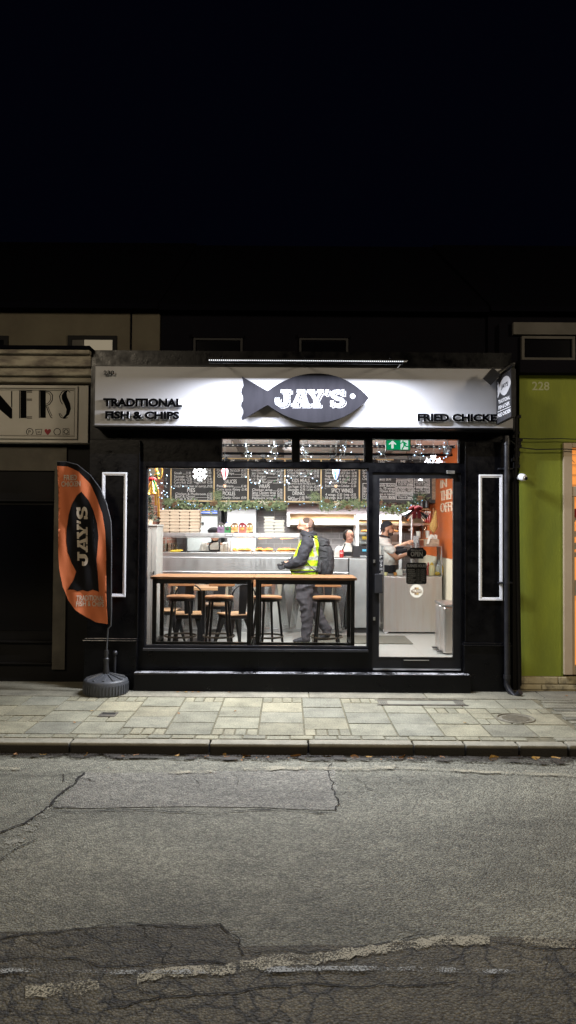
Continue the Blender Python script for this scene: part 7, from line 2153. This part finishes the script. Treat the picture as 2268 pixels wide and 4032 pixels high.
for dy, sg_ in ((-.20, 0), (.20, 6)):
    limb(m, [(c(1212, 2140, dy), .055), (c(1192 - sg_, 2200, dy), .045), (c(1126, 2225 - sg_, dy * .42), .032)])
limb(m, [(c(1205, 2290, -.09), .085), (c(1204, 2400, -.09), .06), (c(1200, 2500, -.09), .042)])
limb(m, [(c(1212, 2290, .09), .085), (c(1240, 2405, .10), .06), (c(1270, 2455, .10), .045), (c(1289, 2488, .10), .04)])
def headfn(p):
    x, y = inv(p)
    n = math.sin(x * .9) * math.sin(y * 1.1 + x * .3) + math.sin(p.y * 90)
    if y < 2110:
        if x > 1233 - max(0, y - 2058) * .45 and y > 2042: return 1
        if ((x - 1206) / 13) ** 2 + ((y - 2047) / 14) ** 2 < 1: return 1
        if x > 1215 and y > 2074: return 1
        if x > 1212 + max(0, 2050 - y) * .6 and y < 2072: return 2
        if x < 1188 and y > 2083: return 1
        if y > 2086 and x < 1196: return 1
    return 0
skinned('body', m, ['skin', 'hair_grey', 'stubble'], cu, .007, 2, headfn)
m = MB()
loft(m, [(c(1198, 2272), .165, .195), (c(1197, 2240), .188, .205), (c(1204, 2205), .176, .205), (c(1211, 2170), .157, .21), (c(1217, 2140), .135, .215), (c(1219, 2120), .110, .185), (c(1218, 2106), .085, .10)])
for i in range(5):
    a = i * 2 * PI / 5
m.tube([c(1218 + 27 * math.cos(t), 2098 + 5 * math.cos(t), .085 * math.sin(t)) for t in [k * PI / 10 for k in range(20)]], .026, 10, closed=True)
m.tube([c(1216 + 25 * math.cos(t), 2108 + 5 * math.cos(t), .09 * math.sin(t)) for t in [k * PI / 10 for k in range(20)]], .03, 10, closed=True)
limb(m, [(c(1217, 2102), .075), (c(1218, 2118), .08)])
for dy, sg_ in ((-.235, 0), (.22, 6)):
    limb(m, [(c(1210, 2136, dy * .93), .092), (c(1196, 2170, dy), .088), (c(1184 - sg_, 2206, dy), .080), (c(1158, 2216 - sg_, dy * .75), .066), (c(1132, 2226 - sg_, dy * .48), .048)])
m.caps(c(1118, 2210, -.1), .012, c(1114, 2204, -.1), .010, 8)
skinned('jacket', m, ['jacket'], cu, .008, 2, None, (.014, 6, 9, 4))
m = MB()
hand(m, c(1130, 2227, -.11), (-1, .25, -.35), (-.15, -.75, -.55), 1.0, .7, 1, .0095)
hand(m, c(1128, 2221, .10), (-1, -.35, -.45), (.1, -.8, .6), 1.0, .7, -1, .0095)
skinned('gloves', m, ['cloth_black'], cu, .004, 1)
m = MB()
loft(m, [(c(1199, 2268), .186, .212), (c(1198, 2240), .205, .222), (c(1205, 2205), .193, .222), (c(1213, 2170), .173, .225), (c(1219, 2142), .152, .222), (c(1222, 2124), .128, .195), (c(1222, 2112), .095, .13), (c(1222, 2105), .06, .09)])
def vestfn(p):
    x, y = inv(p)
    if 2191 < y < 2206: return 1
    if 2229 < y < 2243: return 1
    s_ = 1221 + (y - 2110) * .24
    if s_ - 1 < x < s_ + 12 and y < 2192: return 1
    if 2247 < y < 2254 + (x - 1140) * .0: return 2
    if x < 1160: return 2 if p.y < YP - .08 and y < 2225 else 0
    return 0
skinned('vest', m, ['hi_vis', 'reflective', 'jacket'], cu, .007, 2, vestfn, (.008, 7, 12, 5))
m = MB()
loft(m, [(c(1205, 2310), .145, .19), (c(1203, 2285), .158, .20), (c(1200, 2258), .16, .19)])
limb(m, [(c(1200, 2300, -.1), .118), (c(1196, 2345, -.1), .115), (c(1207, 2400, -.1), .095), (c(1209, 2450, -.1), .078), (c(1204, 2492, -.1), .074), (c(1202, 2508, -.1), .070)])
limb(m, [(c(1217, 2300, .1), .118), (c(1228, 2350, .1), .11), (c(1243, 2405, .1), .09), (c(1266, 2450, .1), .074), (c(1288, 2482, .1), .07), (c(1290, 2496, .1), .066)])
for i in range(26):
    t = random.random(); sd = random.choice((-.1, .1))
    px = 1200 + random.uniform(-30, 25) + (25 * t if sd > 0 else 0); py = 2320 + 170 * t
    m.caps(c(px - 16, py - 8, sd - .085), .012, c(px + 16, py + 8, sd - .085), .008, 6) if False else None
skinned('trousers', m, ['trousers'], cu, .008, 2, None, (.015, 5, 8, 4))
for dy, (hx, hy, tx, ty) in ((-.1, (1210, 2516, 1166, 2519)), (.1, (1290, 2502, 1262, 2520))):
    m = MB(); m.caps(c(hx, hy, dy), .040, c(tx, ty, dy), .026, 12); m.caps(c((hx + tx) / 2, (hy + ty) / 2 - 2, dy), .042, c(tx, ty, dy), .03, 12); m.ell(c(tx - 3, ty, dy), (.04, .042, .024), 12)
    skinned('shoe', m, ['cloth_black'], cu, .006, 2)
m = MB()
for dy in (-.084, .084): m.tube([c(1212, 2069, dy), c(1190, 2066, dy * .97), c(1176, 2063, dy * .82)], .003, 6)
for dy in (-.038, .038): m.tube([c(1175 + 1.5 * math.sin(t), 2067 + 6.5 * math.cos(t), dy + .028 * math.sin(t)) for t in [k * PI / 6 for k in range(12)]], .003, 6, closed=True)
m.tube([c(1174, 2064, -.012), c(1174, 2064, .012)], .003, 6)
m.build('glasses', 'cone', cu, smooth=True)
m = MB()
for dy in (-.036, .036): m.ell(c(1180.5, 2067, dy), (.010, .012, .008), 8)
m.build('eyes', 'eye', cu, smooth=True)
# backpack
bp = thing('backpack', 'large black backpack worn on the back of the customer in the yellow vest', 'backpack', c(1280, 2262))
m = MB()
def srings(rows, n=28, e=3.2):
    L = []
    for (cx, cy), hx, hy in rows:
        q = c(cx, cy); ring_ = []
        for k in range(n):
            t = 2 * PI * k / n; ct, s2 = math.cos(t), math.sin(t)
            ring_.append(m.bm.verts.new((q.x + hx * math.copysign(abs(ct) ** (2 / e), ct), q.y + hy * math.copysign(abs(s2) ** (2 / e), s2), q.z)))
        L.append(ring_)
    for A, B in zip(L, L[1:]):
        for k in range(n): m._f([A[k], A[(k + 1) % n], B[(k + 1) % n], B[k]])
    m._f(L[0][::-1]); m._f(L[-1])
srings([((1279, 2264), .07, .10), ((1280, 2258), .105, .14), ((1279, 2235), .125, .16), ((1280, 2200), .122, .16), ((1280, 2170), .112, .155), ((1276, 2152), .10, .15), ((1272, 2146), .085, .13)])
m.caps(c(1258, 2215, -.165), .03, c(1256, 2245, -.165), .03, 10)
skinned('pack_body', m, ['pack'], bp, .008, 2, None, (.012, 8, 6, 3))
m = MB()
srings([((1270, 2148), .088, .14), ((1270, 2138), .096, .145), ((1268, 2126), .09, .14), ((1262, 2119), .066, .12), ((1257, 2116), .03, .08)])
skinned('pack_lid', m, ['pack'], bp, .008, 1, None, (.014, 10, 14, 3))
m = MB()
m.tube([c(1254, 2132, -.10), c(1240, 2120, -.15), c(1225, 2109, -.16), c(1210, 2112, -.185), c(1203, 2125, -.215)], .020, 8, flat=.5)
m.tube([c(1254, 2132, .10), c(1240, 2120, .15), c(1225, 2109, .16), c(1205, 2118, .19)], .020, 8, flat=.5)
m.tube([c(1200, 2203, -.228), c(1215, 2220, -.232), c(1232, 2238, -.225), c(1252, 2248, -.17)], .011, 8, flat=.6)
m.tube([c(1156, 2252, -.15), c(1185, 2251, -.225), c(1230, 2246, -.232), c(1255, 2240, -.16)], .013, 8, flat=.6)
m.build('strap', 'cloth_black', bp, smooth=True)
m = MB()
m.tube([c(1287, 2150, -.155), c(1289, 2185, -.166), c(1288, 2220, -.166), c(1280, 2250, -.155)], .006, 6); m.tube([c(1258, 2160, -.15), c(1272, 2166, -.160), c(1284, 2170, -.160)], .005, 6); m.tube([c(1258, 2190, -.160), c(1272, 2193, -.165), c(1284, 2192, -.166)], .005, 6); m.tube([c(1256, 2118, -.04), c(1259, 2112, -.0), c(1262, 2117, .04)], .008, 6)
m.build('seams', 'cloth_black', bp, smooth=True)

# ---------------------------------------------------------------- the assistant at the till
YP = 12.3
wo = thing('person', 'dark haired assistant in white top and black apron standing behind the till', 'person', (c(1373, 2300).x, YP, FL))
m = MB()
H0 = c(1376, 2113)
m.ell(c(1375, 2108), (.076, .092, .092), 20); m.ell(c(1377, 2122, -.02), (.060, .07, .066), 16); m.ell(c(1378, 2131, -.04), (.034, .035, .03), 12)
m.caps(c(1379, 2113, -.088), .008, c(1379.5, 2118, -.102), .013, 8); m.ell(c(1379, 2124.5, -.080), (.022, .014, .009), 8)
for sx_ in (-1, 1): m.ell(c(1378 + sx_ * 8, 2107, -.068), (.02, .014, .008), 8)
m.ell(c(1355, 2114, .0), (.012, .02, .03), 8)
limb(m, [(c(1373, 2128), .052), (c(1371, 2152), .055)])
loft(m, [(c(1370, 2300), .15, .11), (c(1370, 2230), .135, .10), (c(1370, 2180), .15, .11), (c(1370, 2160), .16, .09), (c(1370, 2150), .08, .07)])
for sx_ in (-1, 1): limb(m, [(c(1370 + sx_ * 38, 2165), .045), (c(1370 + sx_ * 44, 2200, -.02), .038), (c(1370 + sx_ * 22, 2200, -.16), .03)])
hand(m, c(1393, 2198, -.17), (-.4, -.8, -.2), (.8, -.4, 0), .85, .4, 1, .008)
limb(m, [(c(1358, 2290), .075), (c(1356, 2380), .055), (c(1355, 2450), .045)]); limb(m, [(c(1384, 2290), .075), (c(1386, 2380), .055), (c(1387, 2450), .045)])
def wfn(p):
    x, y = inv(p)
    return 1 if (2123 < y < 2126.5 and p.y < YP - .068 and 1373.5 < x < 1385) else 0
skinned('body', m, ['skin', 'lip'], wo, .0055, 2, wfn)
m = MB()
m.ell(c(1373, 2105, .022), (.090, .092, .092), 20); m.ell(c(1362, 2108, .02), (.052, .07, .085), 14); m.ell(c(1388, 2106, .03), (.035, .06, .07), 12)
hr = remesh(m, .006, 1)
bmh = bmesh.new(); bmh.from_mesh(hr)
def infront(v):
    x, y = inv(v.co)
    return v.co.y < YP - .012 and ((x - 1378) / 13) ** 2 + ((y - 2120) / 21) ** 2 < 1
bmesh.ops.delete(bmh, geom=[v for v in bmh.verts if infront(v)], context='VERTS'); bmh.to_mesh(hr); bmh.free()
link('hair', hr, ['hair_dark'], wo, smooth='all')
m = MB()
m.tube([c(1365, 2098, -.06), c(1361, 2112, -.062), c(1361, 2126, -.055), c(1359, 2134, -.05)], [.006, .006, .005, .002], 6); m.tube([c(1392, 2100, -.04), c(1394.5, 2114, -.03), c(1395, 2126, -.03), c(1396, 2134, -.03)], [.005, .005, .004, .002], 6); m.build('loose_strand', 'hair_dark', wo, smooth=True)
m = MB()
for sx_, yy in ((-1, 2110), (1, 2110)): m.ell(c(1378.5 + sx_ * 7.5, yy, -.078), (.017, .008, .006), 8)
m.build('eyes', 'eye', wo, smooth=True)
m = MB()
for sx_ in (-1, 1): m.tube([c(1378.5 + sx_ * 3.5, 2105.5, -.086), c(1378.5 + sx_ * 8, 2103.5, -.083), c(1378.5 + sx_ * 12, 2105.5, -.070)], .0035, 6)
m.build('eyebrows', 'hair_dark', wo, smooth=True)
m = MB(); m.ell(c(1353.5, 2125, -.01), .008, 8); m.build('earring', 'gold', wo)
m = MB()
loft(m, [(c(1370, 2290), .165, .125), (c(1370, 2225), .155, .118), (c(1370, 2190), .165, .12), (c(1370, 2168), .18, .115), (c(1370, 2158), .15, .10), (c(1371, 2150), .085, .08), (c(1371, 2138), .064, .064)])
for sx_ in (-1, 1): limb(m, [(c(1370 + sx_ * 36, 2166), .066), (c(1370 + sx_ * 45, 2200, -.02), .055), (c(1370 + sx_ * 26, 2204, -.13), .042)])
skinned('top', m, ['shirt_white'], wo, .008, 2, None, (.010, 6, 9, 4))
m = MB()
q = [c(1352, 2290, -.13), c(1392, 2290, -.13), c(1392, 2205, -.126), c(1386, 2172, -.13), c(1358, 2172, -.13), c(1350, 2205, -.126)]
m.prism_pts([p + Vector((0, -.006, 0)) for p in q], q)
m.tube([c(1344, 2172, -.122), c(1350, 2156, -.108), c(1355, 2146, -.075), c(1358, 2140, -.06)], .011, 6, flat=.5); m.tube([c(1386, 2172, -.13), c(1387, 2158, -.108), c(1385, 2146, -.075), c(1384, 2140, -.055)], .011, 6, flat=.5)
m.prism_pts([p + Vector((0, -.005, 0)) for p in (c(1342, 2290, -.126), c(1352, 2290, -.13), c(1358, 2172, -.131), c(1343, 2172, -.122))], [c(1342, 2290, -.126), c(1352, 2290, -.13), c(1358, 2172, -.131), c(1343, 2172, -.122)])
m.build('apron', 'cloth_black', wo)

# ---------------------------------------------------------------- the cook in profile behind the door
YP = 12.15
ck = thing('person', 'bearded cook in white t-shirt and black bandana reaching to the right', 'person', (c(1522, 2300).x, YP, FL))
m = MB()
m.ell(c(1524, 2076), (.098, .080, .098), 20); m.ell(c(1536, 2090), (.066, .058, .066), 16); m.ell(c(1540, 2102), (.040, .042, .035), 12)
m.caps(c(1549, 2083), .010, c(1552, 2091), .013, 8); m.ell(c(1545, 2099), (.02, .026, .012), 8); m.ell(c(1546, 2079), (.018, .05, .01), 8)
for dy in (-.080, .080): m.ell(c(1521, 2086, dy), (.022, .010, .034), 10)
limb(m, [(c(1517, 2098), .064), (c(1511, 2122), .07)])
loft(m, [(c(1518, 2300), .13, .16), (c(1522, 2220), .15, .16), (c(1518, 2170), .13, .17), (c(1512, 2135), .11, .17), (c(1511, 2120), .07, .12)])
limb(m, [(c(1508, 2138, -.20), .06), (c(1528, 2172, -.20), .045), (c(1556, 2196, -.2), .042), (c(1590, 2182, -.18), .030)])
limb(m, [(c(1512, 2138, .18), .06), (c(1545, 2165, .2), .046), (c(1582, 2150, .16), .036), (c(1604, 2140, .12), .030)])
hand(m, c(1592, 2181, -.18), (1, .1, .25), (0, -.8, .5), 1.0, .5, 1)
hand(m, c(1606, 2139, .12), (1, -.1, .4), (0, -.8, -.5), 1.0, .5, -1)
limb(m, [(c(1516, 2300, -.09), .09), (c(1518, 2390, -.09), .062), (c(1516, 2450, -.09), .05)]); limb(m, [(c(1522, 2300, .09), .09), (c(1526, 2390, .09), .062), (c(1524, 2450, .09), .05)])
def ckfn(p):
    x, y = inv(p)
    if y < 2114:
        if y > 2097 and x > 1528 and not (2098 < y < 2100 and x > 1542): return 1
        if 2094 < y <= 2097 and x > 1543: return 1
        if 2086 < y <= 2097 and 1526.5 < x < 1530.5: return 1
        if 2074 < y < 2098 - (x - 1508) * .6 and 1506 < x < 1516: return 1
    return 0
skinned('body', m, ['skin_tan', 'beard'], ck, .0065, 2, ckfn)
m = MB()
m.ell(c(1523.5, 2073), (.108, .088, .098), 20); m.ell(c(1514, 2082), (.075, .08, .075), 14)
bd = remesh(m, .006, 1)
bmh = bmesh.new(); bmh.from_mesh(bd)
def cut(v):
    x, y = inv(v.co)
    return y > 2074 - (x - 1527) * .42 and not (x < 1508 and y < 2086)
bmesh.ops.delete(bmh, geom=[v for v in bmh.verts if cut(v)], context='VERTS'); bmh.to_mesh(bd); bmh.free()
link('bandana', bd, ['cloth_black'], ck, smooth='all')
m = MB(); m.ell(c(1503, 2078), (.025, .03, .02), 8); m.tube([c(1503, 2079, -.01), c(1500, 2090, -.015), c(1497, 2101, -.01)], [.012, .014, .004], 6, flat=.5); m.tube([c(1503, 2079, .01), c(1501, 2092, .02)], [.012, .005], 6); m.build('bandana_knot', 'cloth_black', ck, smooth=True)
m = MB(); m.ell(c(1546.5, 2083.5, -.045), (.012, .012, .006), 8); m.ell(c(1546.5, 2083.5, .045), (.012, .012, .006), 8); m.build('eyes', 'eye', ck, smooth=True)
m = MB(); m.tube([c(1540, 2080, -.058), c(1545, 2078.5, -.05), c(1549, 2080, -.03)], .004, 6); m.build('eyebrow', 'hair_dark', ck, smooth=True)
m = MB()
loft(m, [(c(1524, 2228), .168, .185), (c(1526, 2205), .170, .185), (c(1520, 2170), .148, .19), (c(1514, 2140), .128, .20), (c(1511, 2124), .105, .17), (c(1511, 2116), .075, .09)])
limb(m, [(c(1507, 2136, -.19), .085), (c(1527, 2160, -.2), .078), (c(1536, 2168, -.2), .07)]); limb(m, [(c(1511, 2136, .18), .085), (c(1535, 2156, .2), .074)])
skinned('tshirt', m, ['shirt_white'], ck, .008, 2, None, (.010, 6, 9, 4))
m = MB(); m.tube([c(1512 + 19 * math.cos(t), 2112 + 5 * math.cos(t), .075 * math.sin(t)) for t in [k * PI / 8 for k in range(16)]], .017, 8, closed=True); m.build('collar', 'cloth_black', ck, smooth=True)
m = MB(); limb(m, [(c(1532, 2166, .2), .055), (c(1560, 2162, .19), .05), (c(1590, 2150, .15), .04)]); limb(m, [(c(1536, 2172, -.13), .05), (c(1570, 2170, -.1), .044), (c(1594, 2166, -.06), .034)]); skinned('sleeve', m, ['jacket'], ck, .008, 2)
m = MB(); loft(m, [(c(1521, 2420), .17, .19), (c(1521, 2300), .17, .19), (c(1524, 2222), .174, .192)]); skinned('apron', m, ['cloth_black'], ck, .01, 2)

# ---------------------------------------------------------------- the man behind the display case
YP = 12.25
mn = thing('person', 'worker in black cap, white shirt and black apron behind the display case', 'person', (c(846, 2300).x, YP, FL))
m = MB()
m.ell(c(846, 2106), (.082, .10, .105), 20); m.ell(c(847, 2124, -.03), (.062, .065, .06), 14); m.ell(c(847, 2133, -.05), (.035, .035, .028), 10); m.caps(c(847, 2110, -.095), .009, c(847, 2117, -.112), .014, 8)
for sx_ in (-1, 1): m.ell(c(846 + sx_ * 20, 2112), (.012, .02, .033), 8)
limb(m, [(c(846, 2125), .058), (c(846, 2145), .065)])
loft(m, [(c(846, 2300), .16, .12), (c(846, 2220), .155, .12), (c(846, 2165), .175, .12), (c(846, 2142), .16, .09), (c(846, 2134), .08, .07)])
for sx_ in (-1, 1): limb(m, [(c(846 + sx_ * 42, 2150), .058), (c(846 + sx_ * 50, 2200, -.04), .046), (c(846 + sx_ * 26, 2215, -.2), .034)])
for sx_ in (-1, 1): hand(m, c(846 + sx_ * 25, 2215, -.21), (-sx_ * .5, -.8, -.1), (sx_, -.3, 0), 1.0, .5, sx_)
for sx_ in (-1, 1): limb(m, [(c(846 + sx_ * 16, 2290), .085), (c(846 + sx_ * 17, 2380), .06), (c(846 + sx_ * 17, 2450), .05)])
def mfn(p):
    x, y = inv(p)
    return 1 if (2124 < y < 2140 and (y > 2129 or x < 837 or x > 857)) and p.y < YP - .01 and y < 2138 else 0
skinned('body', m, ['skin_tan', 'hair_dark'], mn, .0065, 2, mfn)
m = MB(); m.ell(c(842, 2088), (.098, .11, .058), 18); m.ell(c(828, 2090, -.01), (.05, .09, .038), 12); m.ell(c(846, 2100, -.0), (.088, .105, .03), 14); skinned('cap', m, ['cloth_black'], mn, .006, 2)
m = MB()
for sx_ in (-1, 1): m.ell(c(847 + sx_ * 8, 2108, -.092), (.013, .008, .007), 8)
m.build('eyes', 'eye', mn, smooth=True)
m = MB()
loft(m, [(c(846, 2290), .175, .135), (c(846, 2220), .17, .135), (c(846, 2170), .19, .135), (c(846, 2150), .185, .115), (c(846, 2140), .12, .09), (c(846, 2134), .078, .075)])
for sx_ in (-1, 1): limb(m, [(c(846 + sx_ * 40, 2152), .075), (c(846 + sx_ * 49, 2195, -.03), .066)])
skinned('shirt', m, ['shirt_white'], mn, .008, 2, None, (.010, 6, 9, 4))
m = MB()
q = [c(820, 2290, -.145), c(875, 2290, -.145), c(872, 2178, -.147), (c(868, 2163, -.146)), (c(828, 2163, -.146)), c(824, 2178, -.147)]
m.prism_pts([p + Vector((0, -.006, 0)) for p in q], q)
for sx_ in (-1, 1): m.tube([c(847 + sx_ * 19, 2165, -.148), c(847 + sx_ * 21, 2150, -.130), c(847 + sx_ * 18, 2138, -.08), c(847 + sx_ * 13, 2132, -.03)], .011, 6, flat=.5)
m.build('apron', 'cloth_black', mn)
